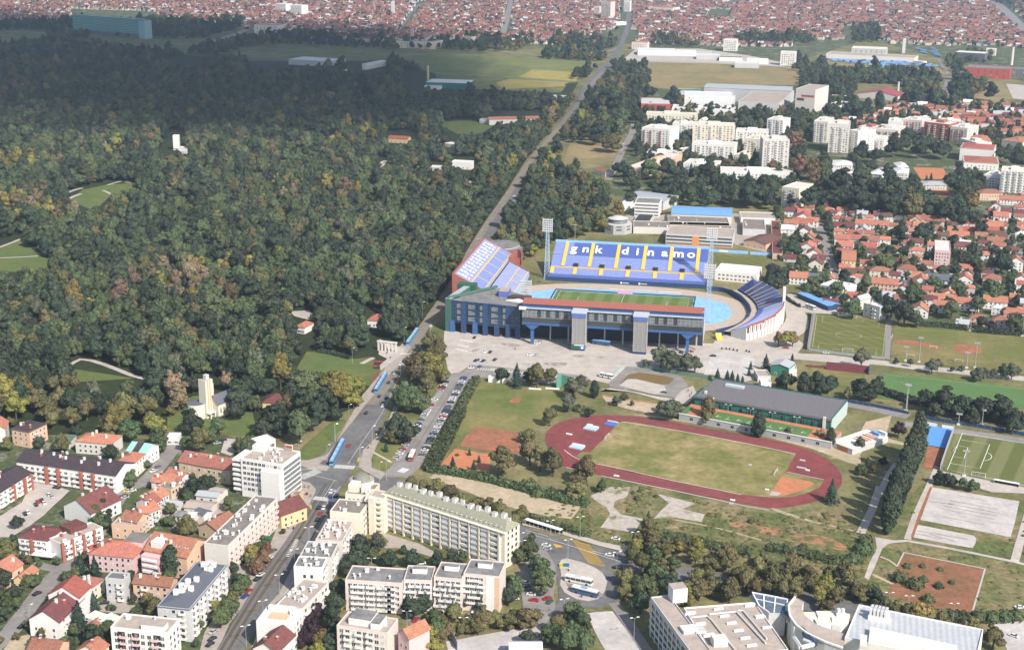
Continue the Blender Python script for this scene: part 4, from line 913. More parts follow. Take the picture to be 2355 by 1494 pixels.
def block(root,L,D,h,wall,roof,cx=0,cy=0,rz=0,z0=0,front=None):
    """walls + roof of one block under root; roof = ('flat', mat) | ('gable'|'hip'|'mansard', mat, height, axis)"""
    loc=(cx,cy,0);b=MB()
    par=.7 if roof[0]=='flat' else 0
    H_=h+par
    b.box(-L/2,L/2,-D/2,D/2,z0,h if par else H_,wall)
    if par:
        for x0,x1,y0,y1 in((-L/2,L/2,-D/2,-D/2+.35),(-L/2,L/2,D/2-.35,D/2),(-L/2,-L/2+.35,-D/2+.35,D/2-.35),(L/2-.35,L/2,-D/2+.35,D/2-.35)):
            b.box(x0,x1,y0,y1,h,H_,wall,None,False)
    if roof[0]=='gable':
        rh=roof[2]
        if roof[3]=='y':
            for s in(-1,1):q=[(-L/2,s*D/2,h),(L/2,s*D/2,h),(0,s*D/2,h+rh)];b.face(q if s<0 else q[::-1],wall)
        else:
            for s in(-1,1):q=[(s*L/2,-D/2,h),(s*L/2,D/2,h),(s*L/2,0,h+rh)];b.face(q if s>0 else q[::-1],wall)
    b.build('wall',root,loc,rz)
    if roof[0]=='flat':
        r=MB();r.box(-L/2+.35,L/2-.35,-D/2+.35,D/2-.35,h+.004,h+.15,roof[1]);r=r.build('roof',root,loc,rz)
    else:r=roof_mesh(roof[0],roof[1],L,D,h,roof[2],roof[3]if len(roof)>3 else 'x').build('roof',root,loc,rz)
    return r
def sides(L,D):return{'f':((0,-D/2),0.0,L),'b':((0,D/2),math.pi,L),'l':((-L/2,0),-math.pi/2,D),'r':((L/2,0),math.pi/2,D)}
def windows(root,L,D,spec,fl0=1.4,cx=0,cy=0,rz=0,budget=None):
    """spec rows: side, columns, floors, window w, h, floor height, first sill z, frame, glass, margin"""
    budget=budget if budget is not None else[100];spare=MB();nsp=0
    for sp in spec:
        s,nc,nf=sp[0],sp[1],sp[2];ww=sp[3]if len(sp)>3 else 1.3;hh=sp[4]if len(sp)>4 else 1.5;fh=sp[5]if len(sp)>5 else 3.0
        zb=sp[6]if len(sp)>6 else 1.7;fr=sp[7]if len(sp)>7 else 'white';gl=sp[8]if len(sp)>8 else 'glass';mg=sp[9]if len(sp)>9 else.06
        (ox,oy),a,ln=sides(L,D)[s];me=win_mesh(ww,hh,fr,gl);ca,sa=math.cos(a),math.sin(a)
        for f in range(nf):
            for c in range(nc):
                u=((c+.5)/nc-.5)*ln*(1-2*mg);z=zb+f*fh
                x,y=ox+u*ca,oy+u*sa
                X,Y=cx+x*math.cos(rz)-y*math.sin(rz),cy+x*math.sin(rz)+y*math.cos(rz)
                if gl=='glass':me=win_mesh(ww,hh,fr,WR.choice(('glass','glass','glass','glassgrey','blind')))
                if budget[0]>0:budget[0]-=1;put('window',me,root,(X,Y,z),rz+a)
                else:
                    ca2,sa2=math.cos(rz+a),math.sin(rz+a);n=len(spare.v);nsp+=1
                    for v in me.vertices:spare.v.append((X+v.co.x*ca2-v.co.y*sa2,Y+v.co.x*sa2+v.co.y*ca2,z+v.co.z))
                    mm=[spare.mi(q)for q in me.materials]
                    for p in me.polygons:spare.f.append(tuple(n+i for i in p.vertices));spare.m.append(mm[p.material_index])
    if nsp:o=spare.build('window',root);o['kind']='stuff'
    return budget
def balconies(root,L,D,s,cols,nf,w,m,fh=3.0,z0=3.0,d=1.3,mg=.06,cx=0,cy=0,rz=0):
    (ox,oy),a,ln=sides(L,D)[s];me=bal_mesh(w,m,d)
    for f in range(nf):
        for c in cols:
            u=(c-.5)*ln*(1-2*mg);put('balcony',me,root,(ox+u*math.cos(a),oy+u*math.sin(a),z0+f*fh),a)
def gear(roof,L,D,z,n,kinds=('vent','pipe'),seed=0,cx=0,cy=0):
    r=random.Random(seed)
    for i in range(n):
        k=r.choice(kinds);put(k.split('_')[0]if k!='vent' else 'roof_vent',small_mesh(k),roof,(r.uniform(-.42,.42)*L,r.uniform(-.4,.4)*D,z),r.choice((0,.5,1.57)),r.uniform(.8,1.25))
def bld(name,label,t,txt,h,wall,roof,win=(),bal=(),vents=0,kinds=('vent','pipe'),cat='building',budget=None):
    c,rz,L,D=frame_of(t,txt,h);root=empty(name,c,rz,label,cat);r=block(root,L,D,h,wall,roof)
    if win:windows(root,L,D,win,budget=budget)
    for bb in bal:balconies(root,L,D,*bb)
    if vents:
        if roof[0]=='flat':gear(r,L,D,h+.15,vents,kinds,int(c.x*7+c.y))
        else:
            rr=random.Random(int(c.x));ax=roof[3]if len(roof)>3 else 'x'
            for i in range(vents):
                a,k=rr.uniform(-.38,.38),rr.uniform(.05,.5);u,v=((a*L,k*D/2*rr.choice((-1,1)))if ax=='x' else(k*L/2*rr.choice((-1,1)),a*D))
                zz=h+roof[2]*(1-k);put('chimney',small_mesh(rr.choice(kinds)if kinds[0].startswith('ch')else 'chimney'),r,(u,v,zz))
    return root,r,L,D
def addbox(root,name,x0,x1,y0,y1,z0,z1,m,top=None):
    b=MB();b.box(x0,x1,y0,y1,z0,z1,m,top);return b.build(name,root)
CH=('chimney','chimney_white')
# ---- crossing and avenue
rt,rf,L,D=bld('office_tower','white office tower with rows of dark windows and a blank slab at the crossing',4,'612,778 1000,838 1098,708',21,'white',('flat','beigeroof'),
    [('f',10,6,1.7,1.6,2.95,4.6,'white','glass',.04),('r',9,7,1.9,1.8,2.75,1.9,'lgrey','glassgrey',.03)],vents=12)
addbox(rt,'blank_slab',L*.02,L*.46,-D/2-2.4,-D/2-.003,0,17.2,'white')
for f in range(7):addbox(rt,'balcony',-L/2-5.5,-L/2-.003,-D/2+.5,D*.25,2.6+f*2.75,3.75+f*2.75,'white')
addbox(rt,'side_wing',-L/2-4.8,-L/2-.004,-D/2+1.4,D*.25,0,20.2,'dgrey','beigeroof');addbox(rt,'roof_box',-L*.48,-L*.2,D*.1,D*.45,21.2,24.5,'white')
b=MB();b.box(L*.16,L*.34,D/2-1.2,D/2-.8,22.5,24.8,'white');b.box(L*.17,L*.33,D/2-1.27,D/2-1.2,22.8,24.5,'redwall');b.build('roof_sign',rt)
rt,rf,L,D=bld('apartment_block','long cream apartment block with greenish roof and glazed loggias behind the junction',25,'385,447 1195,706 1270,640',19,'cream',('mansard','greenroof',3.6),
    [('f',12,6,1.9,1.7,2.85,4.0,'cream','glass',.03),('r',3,6,1.4,1.6,2.85,3.4,'cream','glass',.1)])
for i in range(12):
    u=(i+.5)/12-.5
    if i%3!=2:addbox(rt,'glazed_loggia',u*L*.94-2.2,u*L*.94+1.3,-D/2-1.1,-D/2-.003,3.4,18.2,'lgrey')
    for f in range(6):addbox(rt,'balcony',u*L*.94-2.4,u*L*.94+1.5,-D/2-1.35,-D/2-1.1 if i%3!=2 else-D/2-.003,2.7+f*2.85,3.8+f*2.85,'white')
    addbox(rt,'pier',u*L*.94+2.0,u*L*.94+2.9,-D/2-1.5,-D/2-.003,0,18.6,'cream')
for i in range(24):put('skylight',small_mesh('skylight'),rf,((i+.5)/24*L*.94-L*.47,-D/2+1.2,20.3))
for i in range(14):
    u=(i+.5)/14*L*.92-L*.46;b=MB();b.box(u-1.1,u+1.1,-.9+(i%3)*.5,1.0+(i%2),21.8,24.2+.5*(i%3),'white','beigeroof');b.box(u+1.4,u+3.9,.2,1.2,21.8,23.4,'white','greenroof');b.build('roof_housing',rf)
addbox(rt,'cornice',-L/2-.7,L/2+.7,-D/2-1.7,-D/2-.004,18.7,19.1,'cream')
rt,rf,L,D=bld('stair_block','narrow cream stair towers with dark slots beside the long cream block',25,'262,470 385,490 400,440',18.5,'cream',('flat','beigeroof'),[('f',2,6,1.7,1.3,2.9,3.0,'cream','black',.1)])
addbox(rt,'stair_tower',-L*.2,L*.12,-D/2-3,-D/2-.003,0,19.6,'cream');[addbox(rt,'balcony',L*.14,L*.45,-D/2-1.8,-D/2-.003,2.4+f*2.9,3.3+f*2.9,'cream')for f in range(6)];[addbox(rt,'balcony',-L*.48,-L*.22,-D/2-1.8,-D/2-.003,2.4+f*2.9,3.3+f*2.9,'cream')for f in range(6)]
rt,rf,L,D=bld('corner_building','cream corner building with grey dome at the crossing',25,'128,455 300,470 375,390',18,'cream',('flat','brownfelt'),[('f',5,5,1.4,1.6,3.1,3,'cream','glass',.08)],vents=5)
c=G(*tp(25,238,345),21);i_=rt.matrix_basis.inverted()@c
b=MB();b.cyl(i_.x,i_.y,17,20.5,6.2,6.2,'cream',28,'beigeroof');b.build('rotunda',rt)
b=MB();DM=mat('dome_grey_green',(.20,.20,.17),.6,.12,.5)
for k in range(6):
    a,c2=k*math.pi/12,(k+1)*math.pi/12;b.cyl(i_.x,i_.y,20.5+3.6*math.sin(a),20.5+3.6*math.sin(c2),4.2*math.cos(a),max(.05,4.2*math.cos(c2)),DM,24)
b.build('dome',rt,smooth=True)
for x0,x1,z in((-.45,-.1,22),(.05,.3,21)):addbox(rt,'roof_house',x0*L,x1*L,-D*.3,D*.1,18,z,'cream','white')
bld('apartment_wing','cream wing with brown roof and blank end wall beside the avenue',25,'25,572 228,590 270,505',15,'cream',('flat','brownfelt'),[('r',4,4,1.5,1.5,3.1,3.2,'white','glass',.1)],vents=4)
bld('apartment_row','pink flat roofed row house with many white roof vents beside the avenue',2,'545,492 790,507 885,315',11.5,'offwhite',('flat',mat('pinkish_gravel_roof',(.43,.33,.28),.95,.1,.1)),[('r',6,4,1.5,1.5,2.8,1.8,'white','glass',.05)],[('r',[(i+.5)/6 for i in range(0,6,2)],3,3.0,'white',2.8,3.0)],26,('vent','pipe'))
bld('apartment_row','dark grey flat roofed row house, third from the crossing along the avenue',2,'400,642 690,657 776,518',12,'offwhite',('flat','felt'),[('r',5,4,1.5,1.5,2.9,1.8,'white','glass',.05)],[('r',[.2,.6],3,3.4,'white',2.9,3.0)],14)
bld('apartment_row','grey roofed row house with white end wall and dark corner glazing',2,'345,735 607,748 692,655',13.5,'white',('flat','felt'),[('f',2,3,1.2,1.6,3.2,3,'white','glass',.25),('r',4,4,1.5,1.5,3.1,1.8,'white','glass',.05)],[('r',[.3,.7],3,3.2,'white',3.1,3.0)],7)
bld('apartment_row','pale pink flat roofed row house with roof terrace edge beside the avenue',2,'185,1085 425,1128 575,868',12,'offwhite',('flat','beigeroof'),[('r',7,4,1.5,1.5,2.9,1.8,'white','glass',.05)],[('r',[(i+.5)/7 for i in range(0,7,2)],3,3.2,'white',2.9,3.0)],16)
rt,rf,L,D=bld('apartment_row','white row house with a sunken roof courtyard at the bottom edge',2,'0,1240 330,1275 395,1130',13,'white',('flat','whiteroof'),[('r',3,4,1.5,1.5,3,1.8,'white','glass',.1)],[],3)
addbox(rt,'roof_terrace',-L*.3,L*.25,-D*.2,D*.25,13.16,13.2,'ochre');addbox(rt,'roof_wall',-L*.4,L*.35,D*.28,D*.4,13.1,15.4,'white')
bld('house','maroon roofed white house cut by the bottom edge beside the avenue',2,'-30,1475 190,1520 265,1340',10,'white',('gable','maroon',3.5,'y'),[('r',3,2)],vents=3,kinds=CH,cat='house')
rt,rf,L,D=bld('apartment_slab','stepped four part grey roofed apartment slab with white balconies',2,'818,858 1340,892 1395,758',14.5,'pink',('flat','felt'),[('f',10,5,1.7,1.4,2.75,1.8,'white','glass',.04)],[('f',[(i+.5)/10 for i in(1,2,4,6,7,8)],5,4.0,'white',2.75,1.0,1.2,.04)],6)
Lp,r0=L,rt
for k,(txt,hh,nn)in enumerate((('1355,858 1612,868 1655,735',15.2,5),('1632,832 1890,855 1930,712',16.2,5),('1905,800 2235,832 2282,695',17.4,6))):
    c,rz,L,D=frame_of(2,txt,hh);q=r0.matrix_basis.inverted()@c;rr=rz-r0.rotation_euler.z;e=block(r0,L,D,hh,'pink',('flat','felt'),q.x,q.y,rr)
    ct,st=math.cos(rr),math.sin(rr);cols=nn if k<2 else 4;sh=0 if k<2 else-L*.2;LL=L if k<2 else L*.55
    for f in range(5):
        for i in range(cols):
            u=sh+((i+.5)/cols-.5)*LL*.92;z=hh-1.6-f*2.75;v=-D/2
            put('window',win_mesh(1.7,1.4),r0,(q.x+u*ct-v*st,q.y+u*st+v*ct,z),rr)
            if(i+f)%3:put('balcony',bal_mesh(3.6,'white',1.2),r0,(q.x+u*ct-v*st,q.y+u*st+v*ct,z-.85),rr)
    b=MB();b.box(-3.2,3.2,-1.4,1.4,hh,hh+2.4,'white','felt');b.build('roof_housing',e,(0,D*.1,0))
    if k==2:b=MB();b.box(L*.12,L*.36,-D/2-.15,-D/2-.003,0,hh,'white');b.box(L*.36,L*.5,-D/2-.15,-D/2-.003,0,hh,'peach');b.build('end_panel',r0,(q.x,q.y,0),rr)
rt,rf,L,D=bld('apartment_house','pink apartment house with roof terrace and grey penthouses at the bottom edge',2,'740,1278 1205,1350 1300,1215',14.5,'pink',('flat','beigeroof'),[('f',8,5,1.7,1.6,2.85,1.7,'white','glass',.04)],[('f',[.06+.125*i for i in(1,3,5)],5,3.2,'white',2.85,.9)],4)
addbox(rt,'penthouse',-L*.32,L*.12,-D*.25,D*.42,14.66,17.6,'white','felt');addbox(rt,'penthouse',L*.14,L*.32,-D*.35,D*.3,14.66,17.4,'white','felt')
bld('house','narrow pink house with one steep orange roof slope at the bottom edge',2,'1305,1335 1405,1388 1395,1195',12.5,'rose',('gable','orange',3,'y'),[('f',2,3,1.0,1.4)],cat='house')
bld('house','yellow house with maroon gabled roof below the white office tower',4,'838,1222 985,1298 1080,1145',7.5,'yellow',('gable','maroon',4.2,'y'),[('r',4,2,1.2,1.4)],cat='house')
bld('kiosk','small flat roofed kiosk on the pavement below the tower',4,'1072,1112 1148,1122 1170,1082',4,'ochre',('flat','brownfelt'),[('f',2,1,1.6,1.6)],cat='kiosk')
bld('apartment_row','long pink terrace with white blank end wall facing the bottom edge',1,'1875,520 2095,548 2430,90',15,'offwhite',('flat','brownfelt'),[('r',12,5,1.5,1.5,2.9,1.8,'white','glass',.02)],[('r',[(i+.5)/12 for i in range(0,12)],4,2.9,'pink',2.9,2.9,1.4,.02)],26)
rt,rf,L,D=bld('apartment_house','dark slate roofed apartment house with clustered white roof vents',1,'1445,1088 1740,1118 2018,705',15.5,'lgrey',('hip','slate',1.2),[('f',3,5,1.5,1.5,2.9,2.0,'white','glass',.1),('r',9,5,1.5,1.5,2.9,2.0,'white','glass',.04)],[('r',[(i+.5)/9 for i in range(0,9,2)],5,3.4,'white',2.9,1.2),('f',[.8],5,2.6,'white',2.9,1.2)])
for i,(u,v)in enumerate(((-.1,.38),(.05,.42),(.2,.40),(.1,.3),(.22,.3),(-.12,-.02),(.08,.04),(-.2,-.12),(0,-.14),(.15,-.16),(-.05,-.22),(-.2,-.26))):addbox(rf,'roof_vent',u*L-1.2,u*L+.9,v*D-.8,v*D+.8,16,18.6,'white','lgrey')
rt,rf,L,D=bld('apartment_house','white flat roofed apartment house with dark loggias at the bottom edge',1,'1015,1292 1540,1348 1640,1218',13.5,'white',('flat','beigeroof'),[('f',8,4,1.6,1.7,2.9,2.4,'white','glass',.04),('r',3,4)],[('f',[.06+.125*i for i in(1,3,6)],4,2.9,'rose',2.9,1.3)],3)
addbox(rt,'penthouse',L*.02,L*.42,-D*.42,-D*.05,13.65,16,'white','beigeroof')
for f in range(4):
    for u in(.185,.435,.81):addbox(rt,'loggia',(u-.5)*L-1.6,(u-.5)*L+1.6,-D/2-.06,-D/2-.002,1.6+f*2.9,3.7+f*2.9,'black')
rt,rf,L,D=bld('house','large house with double orange roof and white dormer, salmon gable end',1,'1325,572 1715,645 1872,482',11.5,'peach',('gable','orange',5,'x'),[('f',4,3,1.2,1.4),('r',3,3,1.2,1.4)],vents=4,kinds=CH,cat='house')
addbox(rf,'dormer',-L*.38,-L*.14,-D*.42,-D*.1,11.4,15.6,'white','whiteroof');addbox(rt,'loggia_block',-L*.5,-L*.08,-D/2-3,-D/2-.003,0,10.2,'rose');[addbox(rt,'balcony',-L*.46,-L*.12,-D/2-3.9,-D/2-3.003,2+f*2.9,3+f*2.9,'white')for f in range(3)]
for x in(.12,.2,.33,.4):put('skylight',small_mesh('skylight'),rf,(x*L,-D*.28,14.0))
rt,rf,L,D=bld('house','pink three storey house with broad orange hip roof at the lane corner',1,'815,607 1225,647 1320,500',8.8,'rose',('hip','orange',3.6),[('f',7,3,1.1,1.4,2.8,1.6,'white','glass',.05)],vents=3,kinds=CH,cat='house')
addbox(rt,'terrace_block',L*.05,L*.5,D*.1,D*.75,0,11.5,'rose','brownfelt')
rt,rf,L,D=bld('terrace_house','white and brick terrace with maroon roof above the parked cars',1,'165,455 440,487 505,365',9.5,'white',('hip','maroon',2.6),[('f',5,3,1.6,1.4,2.9,1.6,'white','glass',.05)],[('f',[.2,.75],3,4.6,'white',2.9,.8)],2,CH)
addbox(rt,'brick_column',-L*.08,L*.0,-D/2-1,-D/2-.003,0,9.5,'brick');addbox(rt,'canopy',L*.05,L*.75,-D/2-4,-D/2-.003,2.8,3.2,'white')
rt,rf,L,D=bld('terrace_house','white and brick terrace wing with beige roof terrace beside the parked cars',1,'450,480 560,530 772,300',9,'white',('flat','beigeroof'),[('r',7,3,1.6,1.4,2.9,1.6,'white','glass',.04)],[('r',[.1,.38,.65,.9],3,3.4,'white',2.9,.8)],5,('chimney','vent'))
[addbox(rt,'brick_column',L/2+.003,L/2+1,(k-.5)*D-.7,(k-.5)*D+.7,0,9.9,'brick')for k in(.02,.25,.52,.78)];addbox(rf,'maroon_slope',-L*.5-5,-L*.1,-D*.1,D*.3,9,11.6,'maroon');addbox(rt,'red_awning',L/2+.004,L/2+1.4,D*.1,D*.5,1,3,mat('awning_red',(.50,.12,.10),.8))
bld('house','white house with big dark maroon gable above the courtyard',1,'585,165 838,240 968,70',7.5,'white',('gable','maroon',5.5,'y'),[('r',3,2)],vents=3,kinds=CH,cat='house')
rt,rf,L,D=bld('house','tall white house with two stepped dark red gables in the bottom left',1,'268,1205 545,1235 660,1005',9,'white',('gable','maroon',4.4,'y'),[('f',3,2,.9,1.3),('r',4,3,1,1.3)],[('r',[.25,.6],2,2.6,'white',2.9,3)],3,CH,cat='house')
block(rt,L*1.05,D*.5,11.5,'white',('gable','red',4.4,'y'),0,D*.55)
bld('house','cream house with broad terracotta hip roof beside the lane',1,'640,925 795,955 905,828',7,'cream',('hip','terra',2.2),[('f',3,2,1,1.3),('r',3,2,1,1.3)],vents=4,kinds=('chimney_white',),cat='house')
bld('house','pale grey flat roofed three storey house in the bottom left',1,'968,842 1140,857 1232,800',11,'lgrey',('flat','dgrey'),[('f',3,3,1,1.3,3.2,2)],[('f',[.8],3,2.4,'white',3.2,1.2)],1,cat='house')
bld('house','salmon house with low terracotta roof beside the slate roofed block',1,'1220,877 1560,912 1625,835',9.5,'peach',('gable','terra',2.4,'x'),[('f',5,3,1.3,1.4,2.9,2)],[('f',[.3],3,3,'white',2.9,1)],5,CH,cat='house')
bld('house','terracotta roofed house with a roof window cut by the bottom edge',1,'250,1500 520,1530 600,1408',6,'peach',('gable','terra',3,'x'),[],vents=2,kinds=CH,cat='house')
bld('house','small orange roofed house cut by the bottom edge',1,'700,1495 905,1530 958,1440',5,'cream',('gable','orange',3,'y'),[],vents=1,kinds=CH,cat='house')
bld('house','orange roofed house with blank gable at the left edge',1,'-140,760 55,800 150,690',7.5,'peach',('gable','orange',3.6,'y'),[('r',2,2)],vents=1,kinds=CH,cat='house')
bld('house','small orange roofed yellow annex near the left edge',1,'125,842 232,855 256,745',4.5,'yellow',('gable','orange',2,'y'),[('f',1,1)],cat='house')
bld('shed','pale mint green flat roofed shed in the bottom left',1,'885,1225 960,1262 1030,1160',3.5,'white',('flat',mat('mint_sheet',(.55,.66,.52),.7,.08)),cat='shed')
bld('shed','pale mint green low shed with tiled edge beside the dark pine',1,'775,1200 885,1235 905,1150',3.2,'white',('flat',MATS['mint_sheet']),cat='shed')
bld('shed','small brown roofed shed below the mint shed',1,'770,1295 850,1308 888,1220',3,'ochre',('gable','terra',1.2,'y'),cat='shed')
# ---- bottom left, farther row (tile 3)
rt,rf,L,D=bld('terrace_row','long white terrace with near black roof and brick chimneys',3,'150,798 1062,930 1100,800',10.5,'white',('gable','darkroof',3.4,'x'),[('f',17,3,1.7,1.5,2.9,1.7,'white','glass',.02)],[('f',[(i+.5)/17 for i in range(0,17,2)],3,4.6,'white',2.9,.8,1.5,.02)],16,CH)
[addbox(rt,'brick_column',(k-.5)*L-.7,(k-.5)*L+.7,-D/2-1.7,-D/2-.003,0,10.2,'brick')for k in(.31,.43,.66,.78)]
rt,rf,L,D=bld('terrace_row','white terrace with dark roof running off the left edge',3,'-120,1160 288,905 140,815',9,'white',('gable','darkroof',3,'x'),[('f',9,3,1.6,1.4,2.8,1.6,'white','glass',.02)],[('f',[(i+.5)/9 for i in range(0,9,2)],3,4,'white',2.8,.8)],5,CH)
[addbox(rt,'brick_column',(k-.5)*L-.7,(k-.5)*L+.7,-D/2-1.7,-D/2-.003,0,9,'brick')for k in(.55,.8,.95)]
bld('house','peach three storey house with dark brown roof by the park edge',3,'105,500 268,530 425,452',10,'peach',('hip','darkroof',1.6),[('f',3,3,1,1.3,2.9,2),('r',4,3,1,1.3,2.9,2)],[('r',[.3],3,3,'white',2.9,1.2)],3,CH,cat='house')
bld('house','orange roofed grey walled house at the left edge by the park',3,'-130,510 45,500 170,425',8,'offwhite',('gable','orange',4,'y'),[('r',2,2)],cat='house')
bld('house','wide orange hip roofed house by the park edge',3,'690,612 1020,640 1120,560',7.5,'offwhite',('hip','orange',3),[('f',6,2,1.1,1.3,2.9,2)],vents=3,kinds=CH,cat='house')
bld('house','green roofed small house between trees at the park edge',3,'490,610 640,615 680,555',5,'offwhite',('hip',mat('dull_green_roof',(.10,.14,.10),.8),2),[('f',2,1)],cat='house')
rt,rf,L,D=bld('house','white house with mint green and black roof panels',3,'1165,702 1340,727 1437,648',8,'white',('gable','mint',3,'x'),[('r',3,2,.9,1.2)],cat='house')
b=MB();b.face([(-L*.22,-D/2-.4,8.15),(L*.12,-D/2-.4,8.15),(L*.12,-.2,11.35),(-L*.22,-.2,11.35)],'darkroof');b.build('dark_roof_panel',rf)
bld('house','white and brick house with orange roof beside the lane',3,'1085,792 1245,805 1325,728',9,'white',('hip','orange',2.6),[('f',3,3,1.2,1.3,2.8,1.8),('r',3,3,1,1.3,2.8,1.8)],[('f',[.2,.6],3,2.6,'white',2.8,1)],2,CH,cat='house')
rt,rf,L,D=bld('row_house','long terracotta roofed row with one bright orange middle section',3,'1640,800 2110,882 2160,780',8.5,'ochre',('gable','terra',3.6,'x'),[('f',9,2,1.2,1.5,3.2,2.4)],vents=5,kinds=CH)
b=MB();c_=-L*.2;b.face([(c_,-D/2-.6,8.15),(c_+L*.3,-D/2-.6,8.15),(c_+L*.3,-.02,12.45),(c_,-.02,12.45)],'orange');b.build('orange_roof_section',rf)
for i,(txt,hh,rk,wl,ax,lb)in enumerate((('1495,935 1640,985 1715,905',6.5,'orange','offwhite','x','orange roofed house with blue tarpaulin in the diagonal row'),('1390,985 1590,1003 1640,935',6,'orange','offwhite','x','low orange roofed house at the top of the diagonal row'),
        ('1290,1112 1450,1150 1508,1085',8.5,'orange','offwhite','y','bright orange roofed house in the middle of the diagonal row'),('1250,1172 1390,1202 1440,1140',8.5,'terra','lgrey','y','terracotta roofed house in the middle of the diagonal row'),
        ('1205,1242 1320,1290 1388,1198',8.5,'orange','offwhite','y','bright orange roofed house with grey balconies in the diagonal row'),('1105,1332 1260,1362 1332,1282',8,'terra','peach','x','terracotta roofed house with white chimneys at the lower end of the diagonal row'))):
    rt,rf,L,D=bld('house',lb,3,txt,hh,wl,('gable',rk,2.8,ax),[('r',4,3,1,1.2,2.6,1.6),('f',2,2)],[('r',[.3,.7],2,2.2,'lgrey',2.6,2.6)],3,CH,cat='house')
    if i==0:b=MB();b.box(-2.5,2,-D*.42,-D*.2,hh+.7,hh+1.2,'blueroof');b.build('tarpaulin',rf)
bld('house','peach flat topped house at the foot of the diagonal row',3,'1025,1385 1270,1405 1312,1335',7,'peach',('flat','beigeroof'),[('f',3,2,.9,1.2),('r',2,2)],vents=3,kinds=('pipe',),cat='house')
bld('house','pale ruined house between the two orange parts of the diagonal row',3,'1440,1040 1570,1070 1590,1000',6,'ochre',('flat','brownfelt'),[('r',3,2)],vents=3,cat='house')
for txt,hh,rk,lb in(('1800,1112 1990,1132 2015,1080',3.8,'greyroof','grey sheet roofed shed in the backyard'),('1690,1222 1930,1242 1962,1172',3.8,'beigeroof','long low grey shed in the backyard'),('1610,1300 1700,1310 1740,1262',3.2,'felt','small dark shed beside the white roofed shed'),
        ('1695,1308 1780,1315 1802,1265',3.2,'whiteroof','white roofed shed in the backyard'),('1545,1195 1640,1205 1665,1165',4,'greyroof','small white cottage among backyard trees'),('1790,1260 1870,1290 1890,1240',3.4,'slate','dark sheet roofed shed in the backyard'),('1880,1060 2040,1090 2060,1050',3.5,'beigeroof','low garage beside the white tower')):
    bld('shed',lb,3,txt,hh,'offwhite',('gable',rk,1.1,'x'),[('f',2,1)],cat='shed')
bld('house','half ruined brick red house in the backyard',3,'1822,1392 2000,1440 2048,1295',5.5,'ochre',('gable','terra',3,'y'),[('f',2,1)],vents=2,kinds=CH,cat='house')
bld('pavilion','white low pavilion behind the office tower',4,'705,600 780,642 862,562',4.5,'white',('flat','whiteroof'),[('r',5,1,1.6,2)])
bld('house','cream house with dark red hip roof hidden among park trees',4,'812,258 985,268 1025,195',6,'yellow',('hip','maroon',3.4),[('f',4,1)],cat='house')
bld('kiosk','white kiosk under trees at the top of the narrow street',3,'1530,590 1640,590 1635,545',4,'white',('flat','whiteroof'),[('f',3,1,1.8,1.4)],cat='kiosk')
# church
c,rz,L,D=frame_of(4,'395,262 520,215 590,160',9);t=empty('church',c,rz,'cream church with tall bell tower and dark roof in the park','church')
block(t,L+3,D+5,9,'cream',('gable','slate',4.5,'x'));q=t.matrix_basis.inverted()@G(*tp(4,335,395))
b=MB();b.box(q.x-2.9,q.x+2.9,q.y-.5,q.y+5,0,24,'cream','beigeroof');b.box(q.x-3.3,q.x-2.9,q.y-.8,q.y+5.2,0,24.4,'cream');b.box(q.x+.2,q.x+1.0,q.y-.9,q.y-.5,4,24.2,'peach');b.box(q.x-1.6,q.x-.8,q.y-.9,q.y-.5,4,24.2,'peach');b.box(q.x+2.9,q.x+3.8,q.y-.2,q.y+4.8,0,21,'peach');b.build('bell_tower',t)
b=MB();b.box(q.x-1.3,q.x+1.3,q.y+.6,q.y+3,24,27,'lgrey');b.build('belfry',t);b=MB();b.box(q.x-3.6,q.x+5,q.y-3,q.y-.55,3.4,4,'white');b.box(q.x-2,q.x-1.4,q.y-2.8,q.y-2.2,0,3.4,'white');b.box(q.x+1.4,q.x+2,q.y-2.8,q.y-2.2,0,3.4,'white');b.build('porch',t)
b=MB();b.cyl(q.x-5.2,q.y+6,0,9.5,5.4,5.4,'cream',28,'slate');b.build('apse',t);b=MB();b.box(q.x-1,q.x+1,q.y-.56,q.y-.5,0,3.2,'black');b.build('door',t);windows(t,L+3,D+5,[('f',5,1,.9,3,3,4.4,'cream','glass')])
# park houses
MAXD[0]=13
bld('pavilion','white park pavilion with orange hipped roof in a clearing',9,'1112,600 1200,612 1262,545',5,'white',('hip','orange',2.4),[('f',4,1,1.4,1.6)]);gs('yard',9,'1060,465 1240,455 1320,520 1250,545 1110,510','concrete',Z4,'pale yard behind the park pavilion')
bld('house','small white gatehouse with red hip roof by the park gate',9,'1775,542 1900,550 1925,500',5.5,'white',('hip','red',3),[('f',3,1,1,1.4)],cat='house')
t=empty('park_gate',G(*tp(9,1960,830)),-.3,'pale pillared gate at the park entrance','gate')
for i in range(6):b=MB();b.box(-7+i*2.6,-6+i*2.6,-.6,.6,0,6.5,'offwhite');b.build('pillar',t)
b=MB();b.box(-7.4,7.4,-.8,.8,6.5,7.4,'offwhite');b.build('lintel',t);b=MB();b.box(-7.2,-2,2,8,0,4,'offwhite','beigeroof');b.build('gate_lodge',t)
